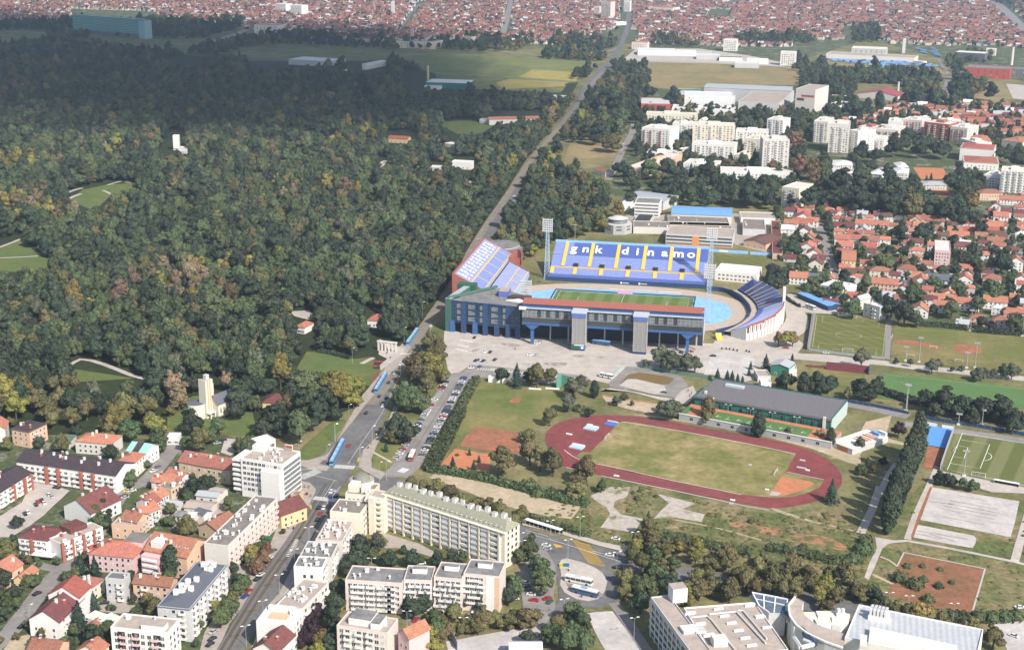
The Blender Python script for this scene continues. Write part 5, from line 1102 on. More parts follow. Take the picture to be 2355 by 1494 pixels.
for t_,txt,hh,wl,rk,lb in((0,'397,313 411,313 412,311',18,'white','whiteroof','white lookout tower rising from the forest'),(0,'410,340 430,341 431,338',7,'white','whiteroof','white pavilion at the foot of the lookout tower'),(12,'170,470 350,480 400,420',6,'yellow','red','red roofed villa in the woods'),(12,'750,690 930,700 960,650',8,'white','whiteroof','white flat roofed house in the woods'),
        (12,'1100,300 1560,290 1590,240',8,'offwhite','orange','long orange roofed school in the woods'),(12,'555,740 670,745 690,715',5,'lgrey','whiteroof','grey round roofed hall among trees'),(12,'90,700 165,705 175,665',6,'offwhite','beigeroof','pale small zoo house among trees'),(12,'860,870 965,875 975,845',4,'cream','beigeroof','low cream zoo shed among trees'),(12,'690,520 790,535 800,500',4,'offwhite','whiteroof','white zoo aviary among trees'),(12,'400,830 440,832 445,795',5,'peach','orange','tiny peach zoo hut among trees'),(12,'260,1160 350,1180 365,1125',4,'cream','beigeroof','cream zoo enclosure in a gap of the woods'),(12,'1675,85 1815,92 1820,70',5,'offwhite','whiteroof','long white roofed hall near the far avenue'),
        (12,'1900,875 2090,885 2100,845',4,'white','brownfelt','low white shed right of the avenue'),(12,'2060,760 2165,785 2168,715',5,'white','terra','white house with steep terracotta gable in the dry clearing'),(12,'1010,300 1080,305 1090,275',5,'offwhite','brownfelt','grey cottage beside the orange roofed school'),(12,'1420,400 1455,405 1462,375',5,'peach','orange','tiny orange house near the avenue'),
        (35,'330,720 400,735 420,705',6,'offwhite','red','red roofed house deep in the shaded forest'),(35,'610,765 690,775 700,735',7,'offwhite','red','second red roofed house in the shaded forest'),(34,'1590,612 1740,618 1760,590',6,'offwhite','redtrim','long pale red hall in the shaded forest')):
    rf=('flat',rk)if rk in('beigeroof','whiteroof','brownfelt')else('gable',rk,2.6,'x');bld('park_building',lb,t_,txt,hh,wl,rf,[('f',4,1,1.2,1.4)])
MAXD[0]=999
# ---- sports hall beside the track
rt,rf,L,D=bld('sports_hall','long sports hall with dark sheet roof and teal glass front beside the track',8,'390,525 1645,742 1768,560',9,'glassteal',('flat','hallroof'))
addbox(rf,'roof_plant',-L*.38,-L*.24,D*.2,D*.3,9.16,10.4,'steel');addbox(rf,'roof_vent',-L*.46,-L*.445,-D*.3,-D*.25,9.16,10.6,'metal')
TG=mat('teal_panels',(.035,.20,.155),.5,.15,.3)
for i in range(26):u=(i/25-.5)*L*.99;addbox(rt,'mullion',u-.2,u+.2,-D/2-.25,-D/2-.003,0,9,TG if i%3 else 'glassteal')
for i in range(13):u=((i+.5)/13-.5)*L*.97;addbox(rt,'dark_pane',u-1.3,u+1.0,-D/2-.06,-D/2-.002,1,6.3,'black')
addbox(rt,'eave_band',-L/2-.6,L/2+.6,-D/2-.9,-D/2-.26,8.6,9.9,'dgrey');addbox(rt,'end_glazing',L/2+.003,L/2+.3,-D/2+.5,D/2-.5,.4,8.8,mat('pale_end_glazing',(.50,.60,.58),.35,.12,.4))
for u in(-.36,.455):addbox(rt,'chimney',u*L-.8,u*L+.8,-D/2-1.7,-D/2-.27,0,10.6,'offwhite')
c,rz,L,D=frame_of(8,'255,675 1655,940 1685,870',4.2);rt=empty('terrace',c,rz,'raised terrace with green turf, orange surface and grey retaining wall before the sports hall','terrace')
D=D+3
b=MB();b.box(-L/2,L/2,-D/2,D/2+4,0,4.2,'grey','orangeclay');b.build('retaining_wall',rt);b=MB();b.box(-L/2-.2,L/2+.2,-D/2-.25,-D/2+.25,4.2,4.7,'line');b.build('coping',rt)
b=MB();b.face([(-L*.30,-D/2+.6,4.24),(L*.34,-D/2+.6,4.24),(L*.34,D/2-.5,4.24),(-L*.30,D/2-.5,4.24)],'brightfield');b.face([(-L*.5,-D/2+.6,4.24),(-L*.455,-D/2+.6,4.24),(-L*.455,D/2-.5,4.24),(-L*.5,D/2-.5,4.24)],'brightfield');b.build('turf',rt)
b=MB()
for i in range(9):u=-L*.28+i*L*.07;b.box(u,u+3.4,-.8-(i%2)*2,-.55-(i%2)*2,4.26,4.28,'line');b.box(u+1,u+1.2,-2.4,1.4,4.26,4.29,'line')
b.build('turf_marking',rt)
for i in range(10):u=((i+.5)/10-.5)*L*.92;put('window',win_mesh(1.9,1.6,'grey','black'),rt,(u,-D/2,2.2))
c,rz,L,D=frame_of(8,'1640,935 1840,1010 1905,800',3.6);rt=empty('terrace',c,rz,'pale paved sun terrace with orange strips at the end of the sports hall','terrace')
b=MB();b.box(-L/2,L/2,-D/2,D/2,0,3.6,'lgrey',mat('bright_paving',(.66,.63,.58),.9,.06,.2));b.build('retaining_wall',rt)
for i in range(5):v=-D*.08+i*D*.09;addbox(rt,'orange_strip',-L*.2,L*.34,v,v+D*.045,3.62,3.66+.3*(i%2),'orangeclay')
addbox(rt,'blue_shade',-L*.1,L*.05,D*.38,D*.44,3.62,5.4,'blueroof');addbox(rt,'blue_shade',L*.1,L*.28,D*.36,D*.42,3.62,5.4,'blueroof');addbox(rt,'white_cabin',L*.1,L*.45,D*.45,D*.5,3.6,6,'white');addbox(rt,'brick_end',-L*.2,L*.3,-D/2-.05,-D/2-.003,.4,3.3,'orangeclay')
bld('clubhouse','green walled clubhouse with grey roof beside the car park',8,'1090,235 1255,262 1310,215',7,mat('green_wall',(.05,.20,.14),.7,.1,.3),('gable','greyroof',1.6,'y'),[('f',2,1,1.4,1.6)]);bld('shed','white shed beside the green clubhouse',8,'1255,282 1330,285 1335,240',5,'white',('flat','whiteroof'),cat='shed')
bld('shed','white shed with dark base near the sports hall',8,'1000,405 1095,405 1090,370',4,'white',('flat','whiteroof'),[('f',2,1)],cat='shed');bld('shed','low pale shed before the green clubhouse',8,'970,345 1090,345 1090,285',3.5,'offwhite',('flat','beigeroof'),cat='shed')
t=empty('small_grandstand',G(*tp(8,1785,300)),math.radians(-18),'small maroon seated stand beside the service road','grandstand');b=MB()
for i in range(7):b.box(-14,14,i*.8,(i+1)*.8,0,.8+i*.55,mat('maroon_seats',(.17,.05,.055),.7,.12,.4))
b.build('seating',t);b=MB();b.box(14,14.6,-1,6,0,4.5,'dblue');b.build('end_panel',t)
t=empty('small_grandstand',G(*tp(8,1510,262)),math.radians(-18),'low maroon bench row left of the small maroon stand','grandstand');b=MB();b.box(-7,7,0,1.5,0,1.2,MATS['maroon_seats']);b.build('seating',t)
# ---- school at the bottom right
c,rz,L,D=frame_of(5,'1272,1018 1665,1560 1850,1540',17);rt=empty('school_slab',c,rz,'five storey white school wing with grey window bands at the bottom edge','building');r=block(rt,L,D,17,'lgrey',('flat','beigeroof'))
for f in range(5):addbox(rt,'window_band',-L/2+1,L/2-1,-D/2-.1,-D/2-.003,1.2+f*3.2,2.9+f*3.2,'glass');addbox(rt,'spandrel',-L/2,L/2,-D/2-.3,-D/2-.004,3.0+f*3.2,4.3+f*3.2,'lgrey')
for i in range(10):u=((i+.5)/10-.5)*L;addbox(rt,'pier',u-.3,u+.3,-D/2-.5,-D/2-.31,0,16,'white')
q=rt.matrix_basis.inverted()@G(*tp(5,1462,1035),17);addbox(rt,'roof_tower',q.x-3,q.x+3,q.y-.5,q.y+6,17,23.5,'white','beigeroof')
q=rt.matrix_basis.inverted()@G(*tp(5,1620,1320),17);addbox(rt,'roof_plant',q.x-2.5,q.x+2.5,q.y-3,q.y+3,17.2,18.6,'white');q=rt.matrix_basis.inverted()@G(*tp(5,1700,1300),18);addbox(rt,'roof_plant',q.x-2.5,q.x+2.5,q.y-1.5,q.y+3,17.2,18.2,'lgrey')
c,rz,L,D=frame_of(5,'1840,1560 1575,1115 2205,1028',10);rt=empty('school_hall',c,rz,'broad flat beige school roof with white skylight strips and ducts at the bottom edge','building');r=block(rt,L,D,10,'white',('flat','beigeroof'))
SK=MB();SK.box(-2.2,2.2,-.55,.55,0,.7,'white');SK.box(-2,2,-.4,.4,.7,.85,'whiteroof');SKM=SK.mesh('skylight');iv=rt.matrix_basis.inverted();dirx=(iv.to_3x3()@(G(*tp(5,2010,1105))-G(*tp(5,1810,1130))));az=math.atan2(dirx.y,dirx.x)
for row in((1895,1120),(1950,1185),(2015,1250),(2080,1318),(2140,1388),(2200,1455),(1630,1165),(1720,1265),(1800,1365),(1640,1155),(1730,1255),(1810,1355),(2180,1090),(2190,1080),(2270,1185),(2280,1195),(2340,1290)):
    q=iv@G(*tp(5,*row),10.2);put('skylight',SKM,r,(q.x,q.y,10.16),az)
DU=mat('duct_metal',(.60,.58,.56),.5,.1,.4,.4)
for path in(((1640,1195),(1790,1180),(1830,1215),(2080,1530)),((1810,1165),(2060,1140)),((2060,1140),(2330,1430)),((2070,1130),(2120,1130),(2340,1390))):
    m=MB()
    for p,q in zip(path[:-1],path[1:]):m.beam(iv@G(*tp(5,*p),10.7),iv@G(*tp(5,*q),10.7),.42,DU,8)
    m.build('duct',rt)
q=iv@G(*tp(5,1900,1440),10);addbox(rt,'roof_cabin',q.x-2.4,q.x+2.4,q.y-3,q.y+3,10.1,13.4,'white','offwhite')
# glazed wedge and curved wing
t=empty('glazed_wing',G(*tp(6,80,1120)),0,'blue glass wedge with white frame between the school roofs','building');iv=t.matrix_basis.inverted();LP=lambda t_,x,y,z:iv@G(*tp(t_,x,y),z)
b=MB();P=[LP(5,2205,968,13),LP(6,30,1000,13),LP(6,180,1030,13),LP(6,165,1150,11),LP(6,10,1150,11),LP(5,2270,1090,11)]
b.face([P[0],P[5],P[4],P[3],P[2],P[1]][::-1],'wedge');b.prism([tuple(p)[:2]for p in P],0,10.9,'lgrey');b.build('glass_roof',t)
b=MB()
for a,c_ in((P[0],P[1]),(P[1],P[2]),(P[0],P[5]),(P[5],P[4]),(P[2],P[3]),(P[0].lerp(P[2],.33),P[5].lerp(P[4],.5)),(P[0].lerp(P[2],.66),P[4].lerp(P[3],.3)),(P[0].lerp(P[5],.5),P[2].lerp(P[3],.5))):b.beam(a+Vector((0,0,.2)),c_+Vector((0,0,.2)),.35,'white')
b.build('roof_frame',t)
t=empty('curved_wing',G(*tp(6,420,1260)),0,'white curved stepped wing of the school at the bottom edge','building');iv=t.matrix_basis.inverted()
ARC=[(250,1010,14),(190,1090,14),(200,1180,13),(260,1270,12.5),(370,1350,12),(520,1420,11.5),(690,1480,11)];INN=[(330,1050,14),(310,1110,14),(340,1170,13),(420,1240,12.5),(540,1290,12),(640,1320,11.5),(720,1350,11)]
b=MB();A_=[iv@G(*tp(6,x,y),z)for x,y,z in ARC];B_=[iv@G(*tp(6,x,y),z)for x,y,z in INN]
for i in range(6):
    b.face([A_[i],A_[i+1],B_[i+1],B_[i]],'beigeroof');b.face([(A_[i].x,A_[i].y,0),(A_[i+1].x,A_[i+1].y,0),A_[i+1],A_[i]],'lgrey');b.face([(B_[i].x,B_[i].y,0),(B_[i+1].x,B_[i+1].y,0),B_[i+1],B_[i]],'white')
b.face([(A_[0].x,A_[0].y,0),A_[0],B_[0],(B_[0].x,B_[0].y,0)],'white');b.build('curved_roof',t)
b=MB()
for i in range(6):b.beam(A_[i]+Vector((0,0,.3)),A_[i+1]+Vector((0,0,.3)),.5,'white')
b.build('curved_parapet',t)
for i,(x,y)in enumerate(((280,1200),(370,1170),(450,1200),(520,1170),(300,1255),(430,1250),(510,1240))):q=iv@G(*tp(6,x,y),12);addbox(t,'roof_step',q.x-3.2,q.x+3.2,q.y-2.4,q.y+2.4,0,12.6-(i%3)*.5,'white','cream')
b=MB();b.prism([tuple(iv@G(*tp(6,x,y),12))[:2]for x,y in((580,1140),(755,1170),(740,1240),(670,1285),(590,1270))],0,12.5,'white','offwhite');b.build('round_block',t)
q=iv@G(*tp(6,668,1160),13);b=MB();b.box(q.x-2,q.x+2,q.y-1.5,q.y+2,12.5,13.6,'metal');b.cyl(q.x-.9,q.y,13.6,15.4,.8,.8,'metal',12);b.cyl(q.x+.9,q.y,13.6,15.4,.8,.8,'metal',12);b.build('roof_plant',t)
for k,pp in enumerate((((150,1150),(330,1320),(430,1440)),((240,1380),(300,1470),(420,1440),(330,1400)))):
    m=MB()
    for p,q in zip(pp[:-1],pp[1:]):m.beam(iv@G(*tp(6,*p),11),iv@G(*tp(6,*q),11),1.0 if k else 1.5,'glassblue' if not k else 'lgrey',6)
    m.build('roof_gutter',t)
c,rz,L,D=frame_of(6,'705,1392 835,1085 1960,1392',12);rt=empty('school_gym',c,rz,'white metal roofed hall with raised clerestory at the bottom edge','building');r=block(rt,L,D,12,'white',('flat','seam'));iv=rt.matrix_basis.inverted()
q=iv@G(*tp(6,1020,1170),14);b=MB();b.box(q.x-3,q.x+3,q.y-4,q.y+4,12,14.5,'white','lgrey')
for i in range(5):b.box(q.x-2.6,q.x-.6,q.y-3.6+i*1.5,q.y-2.6+i*1.5,14.5,17,'metal');b.box(q.x+.6,q.x+2.6,q.y-3.6+i*1.5,q.y-2.6+i*1.5,14.5,17,'metal')
b.build('roof_plant',r)
b=MB();W4=[iv@G(*tp(6,x,y),14)for x,y in((940,1285),(1735,1455),(1700,1530),(925,1400))];b.prism([tuple(p)[:2]for p in W4],12,14.4,'white','whiteroof');b.build('clerestory',r)
b=MB();b.prism([tuple(iv@G(*tp(6,x,y),14))[:2]for x,y in((850,1385),(910,1395),(905,1500),(840,1490))],12,16,'offwhite');b.build('roof_housing',r)
bld('shelter','white tent roof cut by the bottom edge',5,'-20,1500 270,1500 300,1415',5,'offwhite',('gable','whiteroof',1.6,'x'),cat='shelter')
# ---- school campus behind the long stand
BL=lambda nm,lb,t,txt,h,wl,rf,win=(),bal=(),**k:bld(nm,lb,t,txt,h,wl,rf,win,bal,**k)
rt,rf,L,D=BL('school_block','grey banded four storey school block behind the stand',22,'470,1255 735,1268 762,1212',14,'white',('flat','felt'))
for f in range(4):addbox(rt,'window_band',-L/2+.5,L/2-.5,-D/2-.12,-D/2-.003,1.4+f*3.3,3.0+f*3.3,'glassgrey')
BL('school_block','pale grey roofed hall behind the banded school block',22,'350,1190 780,1245 765,1158',9,'lgrey',('gable',mat('pale_grey_roof',(.36,.38,.42),.6,.08,.2),1.5,'x'));BL('school_block','dark square flat roof below the banded school block',22,'455,1460 625,1470 650,1385',5,'lgrey',('flat','black'));BL('school_block','white low block left of the banded school block',22,'240,1290 330,1300 340,1210',6,'white',('flat','whiteroof'))
t=empty('round_building',G(1421,533),0,'grey round building with conical drum roof behind the stand','building');b=MB();b.cyl(0,0,0,9,14,14,'grey',8,'lgrey',.39);b.build('wall',t);b=MB();b.cyl(0,2,9,13,9,8.2,'glassgrey',32,'lgrey');b.cyl(0,2,13,15,9.6,3.5,'lgrey',32);b.build('roof',t)
for i in range(8):a=.39+(i+.5)*math.pi/4;put('window',win_mesh(5,1.3,'lgrey','glass'),t,(13*math.cos(a),13*math.sin(a),4.6),a+math.pi/2)
for i in range(8):a=.39+(i+.5)*math.pi/4;put('window',win_mesh(5,1.1,'lgrey','glass'),t,(13*math.cos(a),13*math.sin(a),7.4),a+math.pi/2)
BL('school_hall','long hall with bright blue sheet roof behind the stand',26,'455,262 780,275 780,232',8,'offwhite',('gable','blueroof',1.0,'x'));BL('school_block','brown flat roofed wing below the blue roof',26,'440,322 770,330 775,280',6,'ochre',('flat','brownfelt'),vents=6)
rt,rf,L,D=BL('school_block','grey and orange banded school wing just behind the stand',26,'425,372 785,392 792,345',9.5,'lgrey',('flat','beigeroof'))
for f in range(3):addbox(rt,'window_band',-L/2+.5,L/2-.5,-D/2-.12,-D/2-.003,1.1+f*3.1,2.5+f*3.1,'glass' if f else 'dgrey')
addbox(rt,'orange_band',-L/2,L/2,-D/2-.2,-D/2-.004,0,1.0,'orangewall');addbox(rt,'orange_panel',-L*.1,0,-D/2-.2,-D/2-.121,1,9,'orangewall')
BL('school_block','wide flat roofed workshop with dark strip behind the stand',26,'250,335 780,345 785,312',6,'offwhite',('flat','brownfelt'),vents=8);BL('school_block','flat roofed workshop right of the blue roof',26,'840,345 960,350 965,295',6,'lgrey',('flat','brownfelt'),vents=2);BL('school_block','white roofed long shed right of the blue roof',26,'830,285 1015,290 1015,258',6,'white',('flat','beigeroof'))
BL('school_hall','small peach gabled hall with brown roof behind the stand',26,'845,405 965,425 968,380',5.5,'peach',('gable','brown',2.4,'y'),[('f',3,1,1,1)]);BL('shed_row','long narrow maroon roofed shed behind the stand',26,'1000,478 992,300 1040,298',5,'ochre',('flat','maroon'))
BL('office_building','white two storey office beside the small olive pitch behind the stand',26,'690,572 915,592 918,548',7.5,'white',('flat','whiteroof'),[('f',9,2,1.8,1.3,3.2,2)])
gs('training_pitch',26,'690,480 960,500 950,545 700,535','turf',Z3,'small olive pitch behind the long stand',0,'football pitch');gs('training_pitch',20,'1290,330 1410,200 1520,200 1490,420 1290,410','field',Z3,'corner of grass left of the long stand',0,'lawn')
b=MB();t=empty('fence_banner',G(*tp(26,735,470)),math.radians(-13),'pale blue banner fence behind the long stand','fence');b.box(-20,22,0,.2,0,2.6,'lblue');b.box(-4,4,-.1,0,.5,2.2,'white');b.box(24,60,-1,-.8,0,2.6,'lblue');b.build('banner_panel',t)
BL('apartment_tower','lone cream apartment tower by the narrow street',26,'1052,118 1143,130 1142,92',20,'cream',('flat','offwhite'),[('f',5,6,1.7,1.5,3,2)],[('f',[.2,.8],6,3,'white',3,1.2)])
# ---- apartment blocks upper right
def towers(rows):
    for(lb,t,txt,h,wl,nc,nf,cols,bm,rr)in rows:
        rt,rf,L,D=bld('apartment_tower',lb,t,txt,h,wl,('flat','offwhite'),[('f',nc,nf,1.7,1.5,2.9,2.2,wl,'glass',.04)]+([('r',4,nf,1.5,1.5,2.9,2.2,wl,'glass',.06)]if rr else[]),[('f',[(i+.5)/nc for i in cols],nf,L_,bm,2.9,1.3,1.3,.04)for L_ in(2.6,)],3)
        addbox(rt,'lift_house',-L*.15,L*.15,-D*.2,D*.2,h,h+3.2,wl)
towers((('tall tower with red brick and white bays in the apartment quarter',22,'545,445 850,470 955,430',28,'white',8,9,(0,2,5),'brick',0),('cream slab in the middle of the apartment quarter',22,'1100,412 1560,425 1572,392',27,'cream',11,9,(1,4,7),'white',0),
        ('bright white lower slab before the cream slab',22,'1090,620 1550,645 1562,600',19,'white',10,6,(1,4,7),'white',0),('tallest pale pink tower at right of the apartment quarter',22,'1862,575 2150,580 2168,535',36,'offwhite',7,12,(1,3,5),'white',1),('cream tower joined to the tallest tower',22,'1655,560 1862,578 1900,530',26,'cream',6,8,(0,3),'white',0),
        ('white slab hidden behind the cream towers',22,'1565,478 1915,492 1925,460',19,'white',9,6,(1,4,7),'white',0),('grey sided tower behind the tallest tower',22,'1905,350 2080,365 2110,332',27,'white',6,9,(1,4),'white',0),('long white low block before the apartment towers',22,'995,830 1340,855 1352,800',10,'white',10,3,(1,5),'white',0),('longest white low block by the small car park',22,'1400,915 2218,940 2222,892',11,'white',20,3,(2,8,14),'white',0),
        ('narrow block with orange end wall by the street',22,'375,872 540,890 602,690',12,'peach',5,3,(1,3),'white',1),('cream banded slab before the brewery',22,'595,285 1150,302 1230,285',15,'cream',14,4,(2,7,11),'white',0),('pale tower at the left of the second cluster',23,'80,372 232,382 245,330',28,'offwhite',5,9,(0,3),'white',1),('tall front tower of the second cluster',23,'250,402 468,412 478,370',36,'offwhite',7,11,(1,4),'white',1),
        ('white stepped block right of the second cluster',23,'515,545 840,570 860,530',14,'white',9,4,(1,4,7),'white',0),('red brick block at left of the zigzag row',23,'540,432 735,455 760,415',20,'brick',6,6,(1,3,5),'white',1),('white and brick block second in the zigzag row',23,'735,455 995,475 1010,420',20,'offwhite',7,6,(1,3,5),'brick',1),('pink block with brick balconies in the zigzag row',23,'1035,352 1250,372 1265,335',20,'pink',6,6,(1,3),'brick',1),('dark red brick block in the zigzag row',23,'1275,382 1545,412 1560,372',22,'brick',8,7,(1,3,6),'white',1),('white block with brick balconies at right of the zigzag row',23,'1560,432 1745,452 1758,405',20,'offwhite',6,6,(0,2,4),'brick',1),
        ('white block between brick tower and cream slab',22,'880,398 1110,408 1125,380',17,'white',7,5,(1,4),'white',0),('low white podium below the brick tower',22,'600,715 900,728 910,690',7,'white',8,2,(2,),'white',0),('low white podium left of the white slab',22,'900,700 1085,715 1090,668',7,'white',5,2,(1,),'white',0),('low cream podium between slabs',22,'1555,735 1660,745 1665,700',9,'cream',4,2,(1,),'white',0),('slim white tower at right of the second cluster',23,'470,470 560,485 570,430',26,'white',3,8,(1,),'white',1),('white top block behind the zigzag row',23,'885,372 1040,380 1050,345',19,'white',5,5,(1,3),'white',0),('pale block behind the zigzag row',23,'1200,352 1330,360 1340,325',16,'white',4,4,(1,),'white',0),('white gabled block behind the dark brick',23,'1440,372 1640,385 1650,350',15,'white',5,4,(1,3),'white',0),('lowest pink block at the end of the zigzag row',23,'1660,560 1840,610 1850,560',9,'pink',5,2,(1,3),'white',0),('pale slab behind the cream banded slab',22,'1160,370 1250,375 1255,340',12,'white',3,3,(1,),'white',0),('white balconied slab at the right edge',23,'1920,955 2105,975 2120,930',14,'white',6,4,(1,4),'white',0),('tall white balconied slab at the right edge',23,'2110,905 2400,925 2410,880',24,'white',8,8,(0,2,4,6),'white',0)))
for lb,t,txt,h,wl,rk in(('long white block with red hip roof in the upper right',23,'1665,655 2030,680 2035,625',16,'white','red'),('lower red hip roofed block in front of the long white block',23,'1705,810 2085,830 2095,760',9,'white','red'),('cream building with orange hip roof in the upper right',23,'1815,575 2000,582 2010,530',8,'cream','orange'),('large cream school with orange hip roof at the right edge',23,'2115,570 2340,600 2350,540',11,'cream','orange'),
        ('white roofed kindergarten pavilion',23,'285,842 500,850 500,800',7,'white','whiteroof'),('low white roofed pavilion before the kindergarten',23,'260,925 520,935 525,890',6,'white','whiteroof'),('white roofed hall between trees',23,'665,935 805,950 800,885',6,'white','whiteroof'),('white pavilion left of the tennis courts',23,'935,930 1100,940 1105,885',7,'white','whiteroof'),('upper white pavilion left of the tennis courts',23,'985,865 1105,868 1110,825',6,'white','whiteroof'),('grey roofed clubhouse between the tennis courts',23,'1255,1065 1520,1068 1520,1020',5,'offwhite','greyroof'),('pale villa with cut roof right of the tennis courts',23,'1880,1150 2130,1150 2130,1105',8,'peach','terra'),('small blue shed among trees',23,'465,1190 535,1195 540,1160',4,'lblue','blueroof'),('pale shed among trees left of the lower court',23,'940,1150 1030,1150 1030,1095',5,'offwhite','beigeroof')):
    bld('hall',lb,t,txt,h,wl,('hip',rk,2.6),[('f',8,2,1.2,1.3)])
# brewery
BL('factory','red factory block with yellow stair end in the brewery',22,'540,185 860,190 868,125',13,'redwall',('flat','lgrey'),[('f',10,3,2.6,1.2,3.6,3,'redwall','glass')]);BL('factory','low white brewery hall with red stripe',22,'870,240 1560,262 1565,215',8,'white',('flat','whiteroof'));BL('factory','white stepped brewery hall',22,'1075,175 1540,190 1550,100',10,'white',('flat','whiteroof'),vents=8);BL('factory','white brewery hall with dotted roof edge',22,'1010,100 1545,112 1550,60',14,'white',('flat','whiteroof'),[('f',12,1,1.6,1.2,3,12)])
BL('factory','big grey sheet roofed brewery shed',27,'540,250 1030,270 1032,232',20,'greyroof',('gable','greyroof',2,'x'));BL('factory','grey front hall with square openings in the brewery',27,'735,330 965,342 970,265',16,'lgrey',('flat','beigeroof'),[('f',14,1,1.8,3,3,5,'lgrey','black')])
rt,rf,L,D=BL('factory','tall pale brewery tower with red panel',27,'1062,258 1172,266 1196,236',34,'offwhite',('flat','beigeroof'));addbox(rt,'red_panel',-L*.2,L*.45,-D/2-.2,-D/2-.003,23,26,'redwall');addbox(rt,'louvre',-L*.42,-L*.05,-D/2-.2,-D/2-.003,17,21,'maroon')
BL('factory','green roofed low hall left of the brewery',27,'395,270 530,272 532,252',6,'lgrey',('flat',mat('green_sheet',(.10,.20,.14),.7)))
# ---- far landmarks
rt,rf,L,D=BL('teal_building','long teal glass building at the top left',34,'560,115 1110,155 1112,148',42,'glassgrey',('flat','mint'));TL=mat('teal_facade',(.10,.24,.26),.4,.15,.02,.4);addbox(rt,'facade',-L/2,L/2,-D/2-1,-D/2-.003,8,42,TL);addbox(rt,'end_tower',L*.44,L*.5+6,-D/2-3,D/2,0,40,mat('pale_teal',(.30,.45,.48),.5))
for f in range(9):addbox(rt,'floor_band',-L/2,L*.44,-D/2-1.3,-D/2-1.003,11+f*3.6,11.8+f*3.6,'mint')
for lb,t,txt,h,wl,rk in(('white slab block with orange penthouses at the top left',34,'1965,195 2150,200 2155,170',22,'white','orangewall'),('white cube hotel at the top left',34,'2130,30 2210,35 2215,15',24,'white','whiteroof'),('second white cube hotel at the top',35,'60,40 145,45 150,15',30,'white','whiteroof'),('long white hangar left of the fields',35,'650,500 800,470 805,460',10,'white','whiteroof'),('small white hangar end left of the fields',35,'490,550 540,540 535,530',8,'white','whiteroof'),('white curved pavilion in the shaded woods',35,'45,460 370,480 370,445',10,'lgrey','whiteroof'),('white roofed works with beige chimney by the fields',35,'1100,640 1440,650 1440,605',9,'glassteal','whiteroof'),('white annex of the works by the fields',35,'1095,668 1215,672 1215,650',5,'white','whiteroof'),('pale church hall at the top',35,'880,320 1180,330 1185,310',14,'cream','beigeroof'),('pink school with brown roof at the top',35,'530,300 715,305 718,280',10,'rose','brown'),('two tone house block at the top',35,'1390,285 1460,290 1460,265',14,'cream','terra'),
        ('white six storey office by the warehouses',32,'1430,358 1550,362 1552,345',24,'white','whiteroof'),('white office cube beside the market',32,'1945,470 2080,475 2082,460',26,'white','whiteroof'),('long white warehouse by the far avenue',32,'655,460 1005,465 1005,428',9,'white','whiteroof'),('white warehouse beside the long one',32,'1005,465 1185,468 1190,438',9,'white','whiteroof'),('grey warehouse row by the far avenue',32,'1185,500 1400,505 1405,470',8,'lgrey','whiteroof'),('low dark roofed warehouse',32,'1390,520 1600,525 1605,505',7,'white','brownfelt'),('white warehouse nearest the dry meadow',32,'1530,575 1750,580 1752,545',8,'lgrey','whiteroof'),('beige flat roofed warehouse block',32,'1200,465 1320,468 1325,420',10,'lgrey','beigeroof'),('white yard hall left of the office cube',32,'1640,540 1835,545 1840,490',8,'white','whiteroof'),('brick fronted block right of the far avenue',32,'600,385 740,390 745,365',14,'pink','redtrim'),
        ('tall red and white striped tower at the top of the avenue',32,'325,15 410,20 415,5',46,'pink','redtrim'),('low white roof below the striped tower',32,'295,190 440,205 445,165',8,'white','whiteroof'),('white tower at the top right of the avenue',32,'530,10 585,12 586,0',30,'white','whiteroof'),('white and pink narrow tower at the top',32,'260,60 310,62 312,40',26,'pink','whiteroof'),('cream slab at the top right',32,'750,65 970,75 975,55',14,'cream','terra'),
        ('dark red factory with dark roof at the right edge',33,'1605,775 2110,800 2120,740',18,'redwall','felt'),('dark glazed wing of the red factory',33,'2120,790 2380,800 2390,745',16,'dgrey','felt'),('cream hangar with double curved roof behind the market',33,'290,555 690,570 710,495',14,'lgrey','cream'),('long pale market hall roof',33,'0,620 1010,670 1020,640',8,'white','beigeroof'),('grey warehouse behind the dark red factory',33,'1470,600 1820,620 1760,560',16,'slate','cream'),('white cube building at the right',33,'1835,560 1945,565 1945,525',14,'white','whiteroof'),('small white roofed hall at the market corner',33,'1000,700 1110,710 1110,685',6,'cream','cream'),('orange hall left of the red pitched roof',33,'20,1105 215,1115 215,1085',6,'white','orange'),('white building left of the red pitched roof',33,'0,1200 160,1215 165,1160',9,'white','whiteroof')):
    rt,rf,L,D=bld('far_building',lb,t,txt,h,wl,('flat',rk),[('f',min(10,max(3,int(6))),max(1,int(h/4)),2.2,1.6,3.6,3,wl,'glass')]if h>12 and wl not in('slate',)else())
rt,rf,L,D=bld('gym_hall','broad dusty red pitched roof hall among trees',33,'360,1070 820,1105 830,1050',7,'offwhite',('gable',mat('dusty_red_roof',(.33,.075,.09),.8,.08,.05),6,'y'))
for t_,x,y,h,r,m,lb in((33,2120,745,34,3.2,'offwhite','pale factory chimney behind the dark red factory'),(33,820,1070,18,2.2,'offwhite','pale chimney beside the dusty red roof'),(35,1125,650,30,2.4,'ochre','beige chimney of the works by the fields'),(33,880,610,30,3.4,'lgrey','grey concrete tower behind the market'),(35,1005,345,34,3.4,'rose','pink church tower at the top'),(35,855,110,34,5,'lgrey','grey tower block in the far suburb')):
    p=G(*tp(t_,x,y));t=empty('chimney_tower',p,0,lb,'chimney' if 'chimney' in lb else 'tower');b=MB();b.cyl(0,0,0,h,r,r*.85,m,12)if 'chimney' in lb else b.box(-r,r,-r,r,0,h,m);b.build('shaft',t);b=MB();b.cyl(0,0,h,h+1.2,r*.95,r*.95,'lgrey',12);b.build('cap',t)
